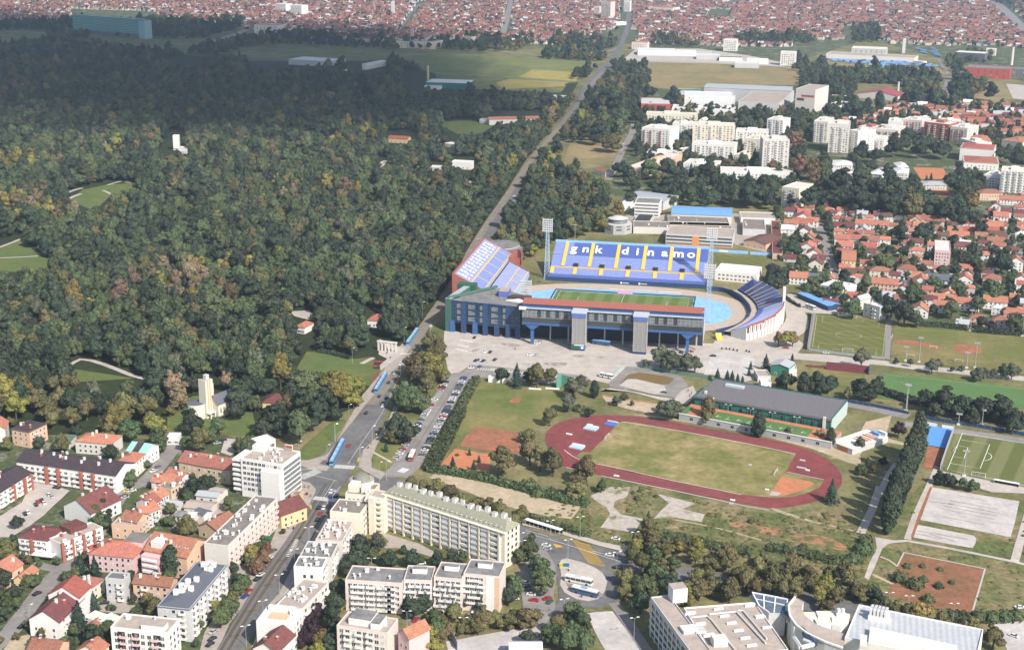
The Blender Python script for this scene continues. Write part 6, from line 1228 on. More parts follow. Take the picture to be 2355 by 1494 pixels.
# market stalls: rows of blue canopies
st=MB();st.box(-4.6,4.6,-5,5,2.5,2.62,'blueroof');st.face([(-4.6,-5,2.62),(4.6,-5,2.62),(4.6,0,4.2),(-4.6,0,4.2)],'blueroof');st.face([(4.6,5,2.62),(-4.6,5,2.62),(-4.6,0,4.2),(4.6,0,4.2)],'blueroof')
for sx in(-4.4,4.4):
    for sy in(-4.6,4.6):st.box(sx-.08,sx+.08,sy-.08,sy+.08,0,2.5,'steel')
stm=st.mesh('market_stall')
for a,c_,n in(((0,690),(950,725),34),((60,705),(1200,752),40),((250,725),(1270,770),36),((500,755),(830,765),12),((610,775),(810,780),8),((420,795),(890,800),17),((100,665),(270,672),7),((390,675),(950,705),20),((1040,565),(1160,600),5),((1040,590),(1170,625),5),((1215,560),(1300,660),6),((1210,595),(1280,650),4)):
    A_,B_=G(*tp(33,*a)),G(*tp(33,*c_));rz=math.atan2(B_.y-A_.y,B_.x-A_.x)
    for i in range(n):
        if rnd.random()<.12:continue
        o=put('market_stall',stm,None,A_.lerp(B_,(i+.5)/n),rz);o['category']='market stall';auto(o,'blue canopied market stall','blue canopied market stalls','in the open market','market stalls')
# ------------------------------------------------------------------ red roofed houses, row by row (pixel centre of the roof, width in pixels of the row's own close-up)
HC={'o':'orange','t':'terra','r':'red','m':'maroon','b':'brown','g':'greyroof','w':'whiteroof','d':'slate'}
HN={'o':'orange','t':'terracotta','r':'red','m':'maroon','b':'brown','g':'grey','w':'white','d':'dark'}
WC={'w':'white','c':'cream','y':'yellow','p':'peach','k':'rose','l':'lgrey','o':'offwhite'}
_HM={}
def house(t,x,y,wpx,code,where,win=True,ang=-17):
    roofc,wallc,ax,fl=code[0],code[1],code[2],int(code[3]);h=fl*2.7+.6
    p=G(*tp(t,x,y),h+1.2);p.z=0;w=wpx*TILE[t][2]/ppm(p);L=max(6.5,min(w,42));D=min(12.5,max(7.5,L*.8))if L<16 else 11.0
    if ax=='y':L=min(L,14);D=max(9.5,L*1.05)
    L=round(L*2)/2;D=round(D*2)/2;rt=empty('house',p,math.radians(ang)+rnd.uniform(-.05,.05),None,'house')
    k=(L,D,fl,roofc,wallc,ax)
    if k not in _HM:
        b=MB();b.box(-L/2,L/2,-D/2,D/2,0,h,WC[wallc]);hip=ax=='h'
        rh=.36*min(L,D)*(.8 if hip else 1)*.9;rh=min(rh,4)
        if ax=='x':
            for s in(-1,1):q=[(s*L/2,-D/2,h),(s*L/2,D/2,h),(s*L/2,0,h+rh)];b.face(q if s>0 else q[::-1],WC[wallc])
        elif ax=='y':
            for s in(-1,1):q=[(-L/2,s*D/2,h),(L/2,s*D/2,h),(0,s*D/2,h+rh)];b.face(q if s<0 else q[::-1],WC[wallc])
        _HM[k]=(b.mesh('wall'),roof_mesh('hip' if hip else 'gable',HC[roofc],L,D,h,rh,ax if not hip else 'x',.45).mesh('roof'),rh)
    wm,rm,rh=_HM[k];put('wall',wm,rt);r=put('roof',rm,rt)
    if win:windows(rt,L,D,[('f',max(2,int(L/3.4)),fl,1.2,1.4,2.7,1.7),('r',2,fl,1.1,1.3,2.7,1.7)])
    if rnd.random()<.6 and ax!='h':u=rnd.uniform(-.3,.3)*L;put('chimney',small_mesh(rnd.choice(CH)),r,(u,.8,h+rh*.8)if ax=='x' else(.8,rnd.uniform(-.3,.3)*D,h+rh*.8))
    wn={'w':'white','c':'cream','y':'yellow','p':'peach','k':'pink','l':'grey','o':'pale'}[wallc];auto(rt,f'{wn} house with {HN[roofc]} roof',f'{HN[roofc]} roofed {wn} houses',where,'red roofed houses on the right');return rt
def hrow(t,where,txt,ang=-17,win=True):
    for w_ in txt.split():
        x,y,wd,code=w_.split(',');house(t,float(x),float(y),float(wd),code,where,win,ang)
hrow(11,'on the west side of the street','215,165,110,mwx2 335,180,120,owx2 330,215,130,rwy2 215,275,120,ocx2 345,275,140,rwx2 335,345,150,bwy2 385,400,110,ocy2 370,490,160,owy2 425,550,130,twy2 445,640,120,bcy2 205,595,110,mlx1 265,250,70,rwx1')
hrow(11,'below the street end','285,765,160,owx2 420,765,90,dlx2 770,945,150,rwx1 580,1005,130,mwx1 685,1080,70,twx1')
bld('apartment_house','white flat roofed cube house at the end of the street',11,'480,860 690,905 770,850',9,'white',('flat','whiteroof'),[('f',5,3,1.1,1.3,2.8,2)],vents=2);bld('apartment_house','white three storey house with grey blank side beside the artificial pitch',11,'880,1030 1030,1070 1140,1065',10,'lgrey',('flat','whiteroof'),[('f',3,3,1.3,1.5,3,2)],[('f',[.7],3,3,'white',3,1)],3)
bld('house','grey roofed house joined to the white three storey house',11,'790,985 850,1000 940,970',8,'cream',('gable','greyroof',2.5,'y'),[('f',2,2)],cat='house');bld('apartment_house','tall pink stepped house among the red roofs',11,'1535,545 1680,555 1665,460',13,'rose',('flat','offwhite'),[('f',5,4,1.1,1.3,2.9,2)]);bld('apartment_house','large yellow house with broad orange roof at the street corner',11,'680,632 808,640 800,540',9.5,'yellow',('gable','orange',3,'x'),[('f',3,3,1,1.3,2.9,2)])
bld('shed','long blue roofed shed beside the car yard',11,'430,1000 575,1050 370,935',4,'dblue',('gable','blueroof',1,'x'),cat='shed');b=MB()
t=empty('long_shed',G(*tp(11,440,1000)),0,'narrow blue roofed market shed along the loop road','shed');A_,B_=G(*tp(11,300,930),4)-t.location,G(*tp(11,580,1050),4)-t.location;d=(B_-A_).normalized();n=Vector((-d.y,d.x,0)).normalized()*3
b.face([A_-n,B_-n,B_+n+Vector((0,0,.8)),A_+n+Vector((0,0,.8))],'blueroof');b.build('roof',t);b=MB();b.prism([tuple(A_-n*.9)[:2],tuple(B_-n*.9)[:2],tuple(B_+n*.9)[:2],tuple(A_+n*.9)[:2]],0,3.8,'dblue');b.build('wall',t)
hrow(11,'in the top row','600,180,80,mwx2 685,160,95,owx2 790,180,80,mwx2 870,190,95,glx2 935,225,65,owx2 1060,205,170,bwx2 1195,200,115,owx2 640,235,90,twx1 720,245,80,twx1 1305,220,40,tpx1')
hrow(11,'in the second row behind','960,285,300,owx2 1150,300,90,twx2 700,305,180,mwx2 800,375,120,rwx2 930,370,95,twx2 660,350,90,ocx2 1495,245,250,tox2 1300,290,80,rwx2 1420,300,160,owx2 1530,330,130,twx2 1290,345,90,owx1')
hrow(11,'in the third row','685,415,130,owx2 885,425,260,twx2 1080,425,95,owx2 710,480,150,owx2 925,490,140,rwx2 700,545,130,rwx2 940,540,110,bwx2 1290,460,80,twx1 1375,450,105,mwx2 1510,475,75,owx2 1785,485,140,mwx2 1960,390,110,tox2 1370,520,140,owh2')
hrow(11,'in the middle rows','900,640,100,twx1 1200,515,95,txx1 1360,580,120,owh2 1245,630,120,mox1 1820,565,90,twx1 1720,345,130,owx2 1850,350,140,rwx2 1760,390,170,owx2 1790,270,230,rwx2 1690,290,80,mwx2'.replace('txx','twx'))
hrow(11,'in the fourth row','810,735,160,bpx1 1030,705,180,tch2 1280,690,170,toh2 1455,650,110,twx1 1570,690,80,owx1 1780,680,200,owh2 2280,620,120,owy3 880,700,70,twx1')
hrow(11,'in the fifth row','1060,820,270,opx3 1410,800,150,owy2 1335,805,90,bwx1 1585,785,210,dwx2 1810,785,140,owy2 2060,775,160,tph2 2330,780,110,twy2 2330,830,80,rwx2 1240,820,70,dwy1')
hrow(11,'nearest the training grounds','1100,940,140,gwx1 1220,960,110,twx1 1500,970,110,mwx2 1600,965,190,owx2 1590,1020,130,owx2 1680,960,100,twx2 1810,1000,260,owx2 2090,985,210,owx2 1400,1060,150,owy2 1930,1135,140,tph2 2150,1155,160,tkh2 2260,1100,170,owx2 2340,1080,90,owx2 1790,1190,110,gwx1')
hrow(11,'by the right edge','2080,300,150,owx2 2060,345,120,rwx2 2110,390,150,bwx2 2100,440,160,twx2 2130,480,110,towx'.replace('towx','tcx2')+' 2240,60,210,owx2 2100,115,80,twy2 2190,170,90,mwx2 2140,210,130,owx2 2310,130,90,twx2 2310,215,80,twx2 2330,290,70,rwx2 2070,170,80,rwx2 2330,330,60,owx1')
hrow(23,'behind the brick blocks','420,335,60,owx2 590,370,80,rwx2 740,300,110,owy2 830,265,100,owx2 985,250,80,owx2 1110,200,120,owy2 1190,285,90,owx2 1260,270,60,owx1 1380,255,70,owx2 1430,290,150,gwx2 1650,260,120,owx2 1700,190,90,owy2 1660,215,110,bwx2 1600,300,90,owx2 1740,290,110,twx2 1560,375,130,owx2 1690,370,110,owy2 1620,330,80,owx2 720,340,70,rwx2',-17,False)
hrow(23,'at the upper right edge','1900,270,160,ooh2 1880,300,150,twx2 2010,310,130,rwx2 2070,330,140,mwx2 2140,360,110,rwx2 2260,300,100,bwx2 2190,240,100,wwx2 1850,340,190,rwx2 1930,370,190,twx2 1800,420,120,twx2 1960,430,120,gwx2 2030,400,90,twy2 2180,470,140,tcx2 2300,360,120,twx2 2310,410,110,rwx2 2320,470,100,owx2 2290,240,110,mox2 2240,400,130,twx2 2080,280,110,gwx2 2330,320,90,rwx2 1760,330,90,rwx2 2180,290,90,mwx2 2280,440,80,twx2',-17,False)
hrow(23,'behind the brick blocks','880,235,80,wwx2 950,285,90,owx2 1040,235,90,twx2 1310,300,90,rwx2 1500,250,80,twy2 1480,330,90,wwx2 1790,360,90,owx2 1560,220,80,rwx2 660,310,80,twx2 500,330,70,wwx2',-17,False)
def infill(poly,where,dmin,wpx,t,ang,n,seed):
    rs=random.Random(seed);have=[(o.location.x,o.location.y)for o in bpy.data.objects if o.parent is None and o.get('category')in('house','building','hall','shed')];k=0;P=pts(t,poly);W2=[tuple(G(*p))[:2]for p in P];x0,x1,y0,y1=min(p[0]for p in W2),max(p[0]for p in W2),min(p[1]for p in W2),max(p[1]for p in W2);o_,s_=TILE[t][:2],TILE[t][2]
    for _ in range(4000):
        X,Y=rs.uniform(x0,x1),rs.uniform(y0,y1)
        if k>=n:break
        if not inpoly(X,Y,W2)or any((X-a)**2+(Y-b)**2<dmin**2 for a,b in have)or any(inpoly(*PX((X,Y,0)),e)for e in STRX):continue
        px,py=PX((X,Y,6));have.append((X,Y));k+=1;house(t,(px-o_[0])/s_,(py-o_[1])/s_,rs.uniform(*wpx),rs.choice('oottrrbmgw')+rs.choice('wwwcokp')+rs.choice('xxyh')+rs.choice('122'),where,t==11,ang)
STRX=[pts(11,'400,150 540,150 560,380 700,830 570,830 480,560 430,400'),pts(11,'2150,420 2240,300 2280,310 2270,450 2420,680 2360,700 2250,560'),pts(11,'120,930 330,920 680,1130 400,1150 200,1090')]
infill('150,160 560,160 1250,200 1950,250 2300,60 2380,60 2380,1180 2000,1170 1250,1030 800,900 450,820 200,640','filling the quarter',13.5,(80,120),11,-17,62,8)
infill('1000,190 1700,180 2360,230 2360,480 1780,470 1500,330 1150,300 700,330','filling the upper right',15,(80,130),23,-17,34,9)
# far suburb: the nearest as houses, the thousands behind as one mass
def far_ok(x,y):
    if x<560:lim=46+.02*x
    elif x<700:lim=70
    elif x<1380:lim=92+.02*(x-700)
    elif x<1470:lim=70
    elif x<1830:lim=108
    else:lim=88+.06*(x-1830)
    return y<lim
FARX=[pts(32,'470,560 600,300 620,100 560,0 480,0 480,220 380,560'),pts(35,'860,260 980,90 1050,10 1120,10 1030,130 930,260'),pts(35,'1670,280 1730,0 1810,0 1760,280'),pts(34,'540,160 540,70 1180,90 1350,160 1300,230 1000,200'),pts(33,'1780,-40 1990,-40 2360,300 2300,460 2020,190'),pts(32,'1250,160 1300,80 1500,90 1500,170'),pts(33,'150,430 180,300 620,300 640,440 300,500'),pts(32,'1540,400 1560,320 2200,330 2350,420'),pts(33,'-20,850 -20,540 300,540 300,460 720,470 740,560 1400,520 1440,880'),pts(33,'1380,700 1420,520 1850,530 2300,560 2300,900 1500,900'),pts(32,'600,600 600,400 1200,400 1640,480 2100,440 2100,640')]
cand=[]
r2=random.Random(11)
ang=math.radians(-22);ca,sa=math.cos(ang),math.sin(ang)
for i in range(-150,160):
    for j in range(0,250):
        a=i*19.0+r2.uniform(-6,6)+(8 if j%4==0 else 0);bb=2050+j*12.5+(j//3)*4+r2.uniform(-4,4)
        X=a*ca-(bb-2500)*sa*.9;Y=2500+a*sa+(bb-2500)*ca
        if Y<2000:continue
        px,py=PX((X,Y,0))
        if px<-60 or px>2420 or py<-75 or not far_ok(px,py):continue
        if r2.random()<.27 or any(inpoly(px,py,q)for q in FARX):continue
        cand.append((X,Y,px,py,ang+(0 if r2.random()<.7 else math.pi/2)+r2.uniform(-.08,.08)))
cand.sort(key=lambda c:c[1])
FH=[]
for k,(rc,wc)in enumerate((('faro','farwall'),('fart','farwall'),('farr','farwall'),('fart','cream'),('farr','white'),('lgrey','farwall'),('farb','farwall'),('darkroof','farwall'))):
    L,D,h,rh=12.5-k%3,10.0,5.4+.5*(k%2),2.9;b=MB();b.box(-L/2,L/2,-D/2,D/2,0,h,wc,None,False)
    for s in(-1,1):q=[(s*L/2,-D/2,h),(s*L/2,D/2,h),(s*L/2,0,h+rh)];b.face(q if s>0 else q[::-1],wc)
    FH.append((b.mesh('wall'),roof_mesh('gable',rc,L,D,h,rh,'x',.5).mesh('roof'),{'faro':'orange','fart':'terracotta','farr':'red','lgrey':'pale','farb':'brown','darkroof':'dark'}[rc]))
NEARFAR=14;near_far=cand[:NEARFAR];rest=cand[NEARFAR:]
for(X,Y,px,py,a)in near_far:
    wm,rm,nm=FH[r2.choice((0,1,2,3,4,5,6,7))];t=empty('house',(X,Y,0),a,None,'house');put('wall',wm,t);put('roof',rm,t);auto(t,f'distant house with {nm} roof',f'distant {nm} roofed houses','at the far suburb edge','houses of the far suburb')
# ------------------------------------------------------------------ trees
LEAF={'d':('leaf_dark',(.027,.043,.022),'dark green'),'g':('leaf_green',(.052,.078,.030),'green'),'o':('leaf_olive',(.086,.088,.033),'olive'),'y':('leaf_yellowgreen',(.130,.130,.032),'yellowish'),
        'b':('leaf_brown',(.105,.075,.038),'brownish'),'p':('leaf_purple',(.028,.015,.022),'purple'),'c':('leaf_conifer',(.020,.038,.024),'dark'),'t':('leaf_tan',(.125,.105,.058),'tan'),'l':('leaf_pale',(.062,.075,.042),'pale green'),'s':('leaf_shrub',(.050,.072,.027),'green')}
LM={}
for k,(n,c,_)in LEAF.items():
    if k!='p':c=(c[0]*1.2,c[1]*1.12,c[2]*1.3)
    LM[k]=mat(n,c,.62,.20,.16,.25,0,.18,.8,(c[0]*1.35,c[1]*1.25,c[2]*1.2),.30,(.35,.7))
BARK=mat('bark',(.09,.07,.05),.95,.2,2)
def quads(rs,C,N,size,jit):
    """leaf clumps: one tilted quad at each of C, facing N with jitter"""
    n=len(C);N=N+rs.normal(0,jit,(n,3));N/=np.linalg.norm(N,axis=1)[:,None]+1e-9
    A=np.cross(N,rs.normal(0,1,(n,3)));A/=np.linalg.norm(A,axis=1)[:,None]+1e-9;B_=np.cross(N,A);s=(size*rs.uniform(.65,1.35,n))[:,None]
    k=rs.uniform(.6,1.0,n)[:,None]
    return np.stack([C-A*s-B_*s*k,C+A*s-B_*s*k,C+A*s*.8+B_*s*k,C-A*s*.8+B_*s*k],1).reshape(-1,3)
def ico(cx,cy,cz,rx,ry,rz,rs,nu=9,nv=6):
    V=[];F_=[]
    for j in range(nv+1):
        ph=math.pi*j/nv
        for i in range(nu):th=2*math.pi*i/nu;q=rs.uniform(.86,1.08);V.append((cx+rx*q*math.sin(ph)*math.cos(th),cy+ry*q*math.sin(ph)*math.sin(th),cz+rz*q*math.cos(ph)))
    for j in range(nv):
        for i in range(nu):k=(i+1)%nu;F_.append((j*nu+i,(j+1)*nu+i,(j+1)*nu+k,j*nu+k))
    return V,F_
def crown(kind,seed,m,dense=1.0):
    rs=np.random.RandomState(seed);sv=seed//100%4;QV=[];V=[];F_=[]
    if kind=='broad':
        nl,zk,sp_=((9,1.0,1.0),(7,.82,1.12),(11,1.22,.86),(6,1.05,1.0))[sv];lob=[(rs.uniform(-.1,.1),rs.uniform(-.1,.1),1.25*zk,.60,.55*zk)]
        for i in range(nl):a=2*math.pi*i/nl+rs.uniform(-.4,.4);r=rs.uniform(.36,.66)*sp_;lob.append((r*math.cos(a),r*math.sin(a),rs.uniform(.62,1.4)*zk,rs.uniform(.26,.50),rs.uniform(.24,.44)))
        for i in range(rs.randint(2,6)):a=rs.uniform(0,6.28);r=rs.uniform(.08,.42);lob.append((r*math.cos(a),r*math.sin(a),rs.uniform(1.4,1.85)*zk,rs.uniform(.18,.38),rs.uniform(.18,.36)))
        for(x,y,z,r,rz)in lob:
            n=int(74*dense*(r/.4)**1.6);D=rs.normal(0,1,(n,3));D[:,2]=np.abs(D[:,2])*.9-.25;D/=np.linalg.norm(D,axis=1)[:,None];q=rs.uniform(.86,1.1,n)[:,None]
            QV.append(quads(rs,np.array([x,y,z])+D*np.array([r,r,rz])*q,D,.068/dense**.5,.34));v,f=ico(x,y,z,r*.86,r*.86,rz*.86,rs);F_+=[tuple(i+len(V)for i in g)for g in f];V+=v
    elif kind=='conifer':
        for L_ in range(11):
            t=L_/10;z=.25+2.9*t;r=(1-t)**.85+.05;n=int((70*r+14)*dense);a=rs.uniform(0,6.28,n);q=rs.uniform(.35,1.05,n);C=np.stack([r*q*np.cos(a),r*q*np.sin(a),z+.18-.28*q+rs.normal(0,.05,n)],1);N=np.stack([np.cos(a)*.6,np.sin(a)*.6,np.ones(n)],1)
            QV.append(quads(rs,C,N,.085,.45))
        v,f=ico(0,0,1.3,.5,.5,1.35,rs);V+=v;F_+=f
    elif kind=='poplar':
        n=int(900*dense);t=rs.uniform(0,1,n);a=rs.uniform(0,6.28,n);pr=np.sin(np.pi*np.clip(t*.9+.08,0,1))**.6;lob=1+.16*np.sin(a*3+t*14)+rs.normal(0,.06,n);C=np.stack([pr*lob*np.cos(a),pr*lob*np.sin(a),.5+6.3*t],1);QV.append(quads(rs,C,np.stack([np.cos(a),np.sin(a),.5+0*a],1),.16,.5))
        v,f=ico(0,0,3.6,.85,.85,3.1,rs,10,9);V+=v;F_+=f
    else:
        n=int(260*dense);D=rs.normal(0,1,(n,3));D[:,2]=np.abs(D[:,2]);D/=np.linalg.norm(D,axis=1)[:,None];lob=(1+.18*np.sin(np.arctan2(D[:,1],D[:,0])*4+seed))[:,None];QV.append(quads(rs,D*lob*np.array([1,1,1.1]),D,.10,.55));v,f=ico(0,0,.35,.86,.86,.68,rs);V+=v;F_+=f
    Q=np.concatenate(QV);nq=len(Q)//4;V0=len(V);me=bpy.data.meshes.new('crown')
    me.from_pydata(V+[tuple(p)for p in Q],[],F_+[(V0+4*i,V0+4*i+1,V0+4*i+2,V0+4*i+3)for i in range(nq)]);me.materials.append(m);me.update();return me
CR={}
def crown_of(kind,col,v):
    k=(kind,col,v)
    if k not in CR:CR[k]=crown(kind,100*v+len(kind)+ord(col),LM[col],1.0)
    return CR[k]
TK={}
def trunk_mesh(kind):
    if kind not in TK:
        b=MB();h={'broad':1.0,'conifer':2.4,'poplar':3.0,'shrub':.4}[kind];b.cyl(0,0,-.02,h,.085 if kind!='poplar' else.2,.04,BARK,7)
        if kind=='broad':
            for i in range(4):a=i*1.57+.4;b.beam((0,0,.55),(.45*math.cos(a),.45*math.sin(a),1.15),.035,BARK,5)
        TK[kind]=b.mesh('trunk')
    return TK[kind]
KN={'broad':('broadleaf_tree','tree','tree','trees'),'conifer':('conifer_tree','tree','conifer','conifers'),'poplar':('poplar_tree','tree','poplar','poplars'),'shrub':('shrub','shrub','shrub','shrubs')}
PLACED=[];MASS2=[]
def plant(p,R,kind,col,where,name=None,zf=1.0,v=None):
    nm,cat,one,many=KN[kind];cn=LEAF[col][2]
    o=empty(name or nm,p,rnd.uniform(0,6.28),None,cat);o.scale=(R,R,R*zf);put('crown',crown_of(kind,col,(rnd.randrange(4)if v is None else v)),o);put('trunk',trunk_mesh(kind),o)
    auto(o,f'{cn} {one}',f'{cn} {many}',where,None,p);PLACED.append((p.x,p.y,R));return o
def treerow(t,where,txt):
    for w_ in txt.split():
        a=w_.split(',');x,y,r=map(float,a[:3]);col=a[3][0];kind={'c':'conifer','s':'shrub'}.get(col,'broad')
        if len(a[3])>1:kind={'P':'poplar','C':'conifer','B':'broad','S':'shrub'}[a[3][1]]
        px,py=tp(t,x,y);p0=G(px,py);R=r*TILE[t][2]/ppm(p0);zc={'broad':1.12,'conifer':1.5,'poplar':3.4,'shrub':.5}[kind]*R
        p=G(px,py,zc);p.z=0;zf=1.0
        if kind=='poplar':zf=.66;p=G(px,py,zc*zf);p.z=0
        if kind=='broad':
            R*=1.04;zf=rnd.uniform(.92,1.1)
            if t in(22,23)or 'belt behind' in where:MASS2.append((p.x,p.y,R,col,zf));PLACED.append((p.x,p.y,R));continue
        plant(p,R,kind,col,where,'garden_tree' if t==11 and kind=='broad' else None,zf)
treerow(3,'along the park edge','60,190,120,y 210,170,110,y 340,240,120,o 450,330,110,o 140,310,110,y 30,300,80,o 480,430,70,o 660,400,90,o 790,320,100,o 900,300,90,d 1060,380,140,y 1180,500,110,g 1000,480,90,o 1300,220,130,d 1340,310,120,o 1600,120,120,t 1640,220,110,t 1420,440,110,y 1450,580,100,g 1480,660,60,g 1170,560,60,g 1560,330,60,o 700,500,60,d 100,420,60,o')
treerow(3,'among the houses at bottom left','1760,440,120,d 1840,620,120,o 2000,490,90,g 1920,560,80,g 1700,640,60,g 1010,700,80,d 1200,970,75,g 1340,820,50,g 920,1230,90,d 1000,1180,60,g 160,1340,75,d 980,1370,45,d 2250,620,80,g 2230,690,50,c 1900,990,100,d 1780,1020,80,d 1700,1080,70,d 1730,1130,60,g 1560,1230,60,g 1720,1390,100,o 2090,1190,60,g 60,650,60,o 360,620,60,d 560,640,80,o 1720,830,40,c 1780,900,35,c')
treerow(4,'around the church','600,250,120,d 560,330,90,d 900,430,130,d 820,480,110,d 960,330,100,d 1150,500,130,g 1180,300,120,d 1330,350,100,d 1250,430,90,d 1400,250,100,d 1500,180,140,y 1600,100,130,y 1420,90,110,y 1650,220,90,y 700,110,110,d 850,80,100,d 560,60,90,d 480,70,80,t 640,170,90,d 1100,180,110,d 1000,480,90,d 1470,350,80,d 1300,60,100,g 630,640,90,g 700,590,60,g 1700,120,80,y')
treerow(1,'in the bottom left gardens','60,600,110,o 30,850,90,d 130,950,90,d 260,850,80,g 330,850,60,g 60,1080,90,g 30,1180,70,d 150,1080,60,g 620,800,70,g 700,750,60,g 740,710,70,cC 870,760,80,cC 1270,700,55,d 1570,680,70,dP 860,1050,60,cC 720,1200,100,cC 980,330,60,d 900,300,90,g 870,240,80,g 960,160,60,g 120,470,50,d 1420,1080,90,o 1360,1040,60,y 1390,1140,60,o 1000,1290,40,sS 680,1310,60,g 850,1370,110,d 940,1400,80,d 640,1450,60,d 1010,1100,40,sS 1860,680,45,o 1540,290,70,g 1720,350,100,o 1460,320,50,sS 1000,250,40,d')
treerow(1,'beside the near avenue','2230,870,90,g 2180,920,80,g 2090,1080,110,g 2020,1180,110,g 1990,1130,70,y 2130,1020,70,o 2170,830,70,d 2310,620,80,y 2290,690,60,g 2330,720,70,b')
treerow(2,'beside the near avenue','100,580,60,b 60,640,80,b 20,720,80,b 30,540,50,g 70,490,45,g 250,400,30,d 460,1230,100,p 520,1330,110,p 560,1170,90,p 440,1380,80,p 600,1380,100,y 560,1460,70,y')
treerow(2,'in the apartment courtyards','950,500,110,d 920,640,120,d 830,720,90,d 1110,530,80,l 1080,620,60,g 740,900,110,d 720,1060,100,d 700,1200,100,d 780,1090,50,y 700,1330,80,d 690,1440,80,d 1240,640,80,d 1190,660,70,d 1420,640,90,d 1350,570,45,d 1500,650,50,d 1670,650,70,d 1800,650,70,d 1900,640,60,g 1420,1060,100,d 1540,1060,100,d 1440,1140,80,d 1940,1010,90,d 2050,1040,70,dC 2130,1060,60,y 2320,880,90,d 2320,1000,90,d')
treerow(2,'in the tree belt below the grey slab','1640,1150,80,g 1700,1200,90,o 1820,1180,100,o 1950,1220,100,o 2090,1200,110,o 2220,1190,100,o 2320,1220,90,o 1650,1290,90,g 1780,1290,80,o 1880,1270,80,o 2040,1270,80,o 1600,1360,80,y 1640,1440,90,y 1700,1380,70,o')
treerow(5,'around the bus terminal','150,560,110,g 60,640,70,g 270,760,120,g 290,880,110,g 220,700,90,g 30,900,90,g 120,1180,110,o 230,1170,60,o 40,1150,90,g 560,1140,110,g 640,1240,110,g 350,1330,110,g 500,1380,130,g 150,1360,80,d 660,1400,110,g 420,1270,90,o 560,1290,90,g')
treerow(5,'in the belt above the school','1100,620,80,o 1280,500,90,o 1400,560,90,o 1060,800,100,o 1200,880,140,g 1340,760,120,g 1020,950,90,o 1180,1040,110,d 1200,720,100,o 1450,880,120,d 1700,540,80,y 1830,680,90,o 2000,590,110,o 1600,960,90,y 1720,940,100,o 1850,900,100,o 2000,950,110,o 2150,850,120,o 2260,760,110,o 1640,1040,60,y 1530,1010,80,o 2230,930,90,o 2060,800,90,o 1820,790,70,o 2330,640,90,o 1960,700,90,o')
treerow(6,'in the belt above the school','50,840,130,o 220,740,110,o 380,840,120,o 540,880,110,y 740,830,110,o 250,950,90,o 470,990,80,y 820,920,100,o 140,940,90,o 630,960,90,o 990,1010,80,d 1180,1120,90,o 1400,1160,110,y 1290,1160,80,o 1600,1190,80,o 1880,1290,100,o 2080,1370,110,o 1960,1380,80,o 860,1000,70,o 700,760,80,o')
treerow(6,'on the overgrown ground at bottom right','1220,820,80,sS 1350,880,80,sS 1570,900,45,sS 1470,1020,60,sS 1430,840,45,sS 1280,720,40,sS 1000,1000,80,sS 880,560,90,sS 800,640,80,sS 900,480,70,sS 1420,720,30,sS 1580,750,30,sS 1690,870,30,sS 1080,1040,60,sS 960,920,70,sS 320,540,40,sS')
treerow(6,'along the hedge line at bottom right','1700,1170,80,sS 1820,1190,80,sS 1940,1180,80,sS 2060,1190,80,sS 2180,1180,80,sS 2280,1170,80,sS')
treerow(6,'at the lower end of the running track','590,40,75,cC')
treerow(5,'on the waste ground below the track','1250,290,45,cC 1110,50,20,sS 1170,30,22,sS 1320,80,22,sS 2190,310,30,sS 1150,100,30,sS')
treerow(24,'between avenue and parked cars','740,540,80,o 770,610,70,o 640,690,100,o 720,730,110,y 790,760,70,o 620,780,90,o 560,900,110,g 640,960,80,g 520,950,80,g 500,1110,100,d 560,1160,90,d 460,1180,70,o 690,850,80,o 410,1280,22,c')
treerow(24,'around the mown field and clay courts','1310,790,52,cC 1205,780,55,d 1450,800,70,o 1540,800,55,o 1395,805,50,d 1845,880,28,dP 1700,870,70,l 1750,840,60,l 1660,980,55,l 1740,1010,40,s 1810,1030,40,d 1535,1070,60,o 1385,1190,60,o 1215,1370,100,o 1400,1320,80,o 1560,1390,85,o 1470,1360,75,o 1790,1380,60,o 1790,1450,80,o 870,1390,30,cC 1015,1405,26,cC 1050,1360,18,cC 985,1312,16,cC 900,1330,14,s')
treerow(25,'behind the long cream block','570,385,45,o 650,385,55,o 740,420,60,o 830,450,60,o 920,480,65,o 1010,505,60,o 1090,530,55,o 1160,555,60,o 1290,600,50,o 1250,640,55,o 1310,560,40,o 1660,400,80,o 1690,330,60,o 1360,390,60,sS 1420,440,50,sS 1500,430,40,sS 1840,400,40,g')
treerow(7,'before the main stand and hall','1370,290,100,l 1450,340,90,l 1600,350,90,l 1680,370,80,l 1520,310,70,l 1230,355,40,g 1440,770,100,l 1380,740,60,l 1500,780,70,l 960,690,50,l 1030,650,40,l 1100,720,25,l')
treerow(8,'between the sports hall and the track','515,640,55,oP 500,720,60,o 980,780,55,dP 960,830,50,d 1255,850,55,l 1540,880,60,t 1640,900,42,dP 1910,960,60,l 1600,940,40,d')
treerow(8,'beside the sandy path right of the hall','2265,830,75,p 2125,1105,42,p 1930,1180,60,g 1980,1130,35,cC 2030,1195,40,o')
treerow(8,'around the green clubhouse','1045,215,48,cC 1288,165,22,cC 1240,360,100,d 1180,400,60,g 1390,410,50,dP 1480,430,60,d 1620,390,95,d 1560,440,70,d 1900,460,90,d 1990,480,80,d 2060,440,80,d 1800,500,60,o 1925,180,85,l 600,335,40,cC 690,340,36,cC 735,345,36,cC 785,362,30,cC 830,372,24,cC 905,240,25,cC 890,300,25,cC 2240,200,28,d')
treerow(29,'along the service road between the pitches','1010,640,32,d 1160,660,40,l 1390,690,80,l 1450,680,60,l 1600,720,30,d 1700,710,36,l 1880,765,80,l 1940,760,50,l 2030,775,42,l 2130,765,60,d 2230,755,75,l 2290,750,50,l')
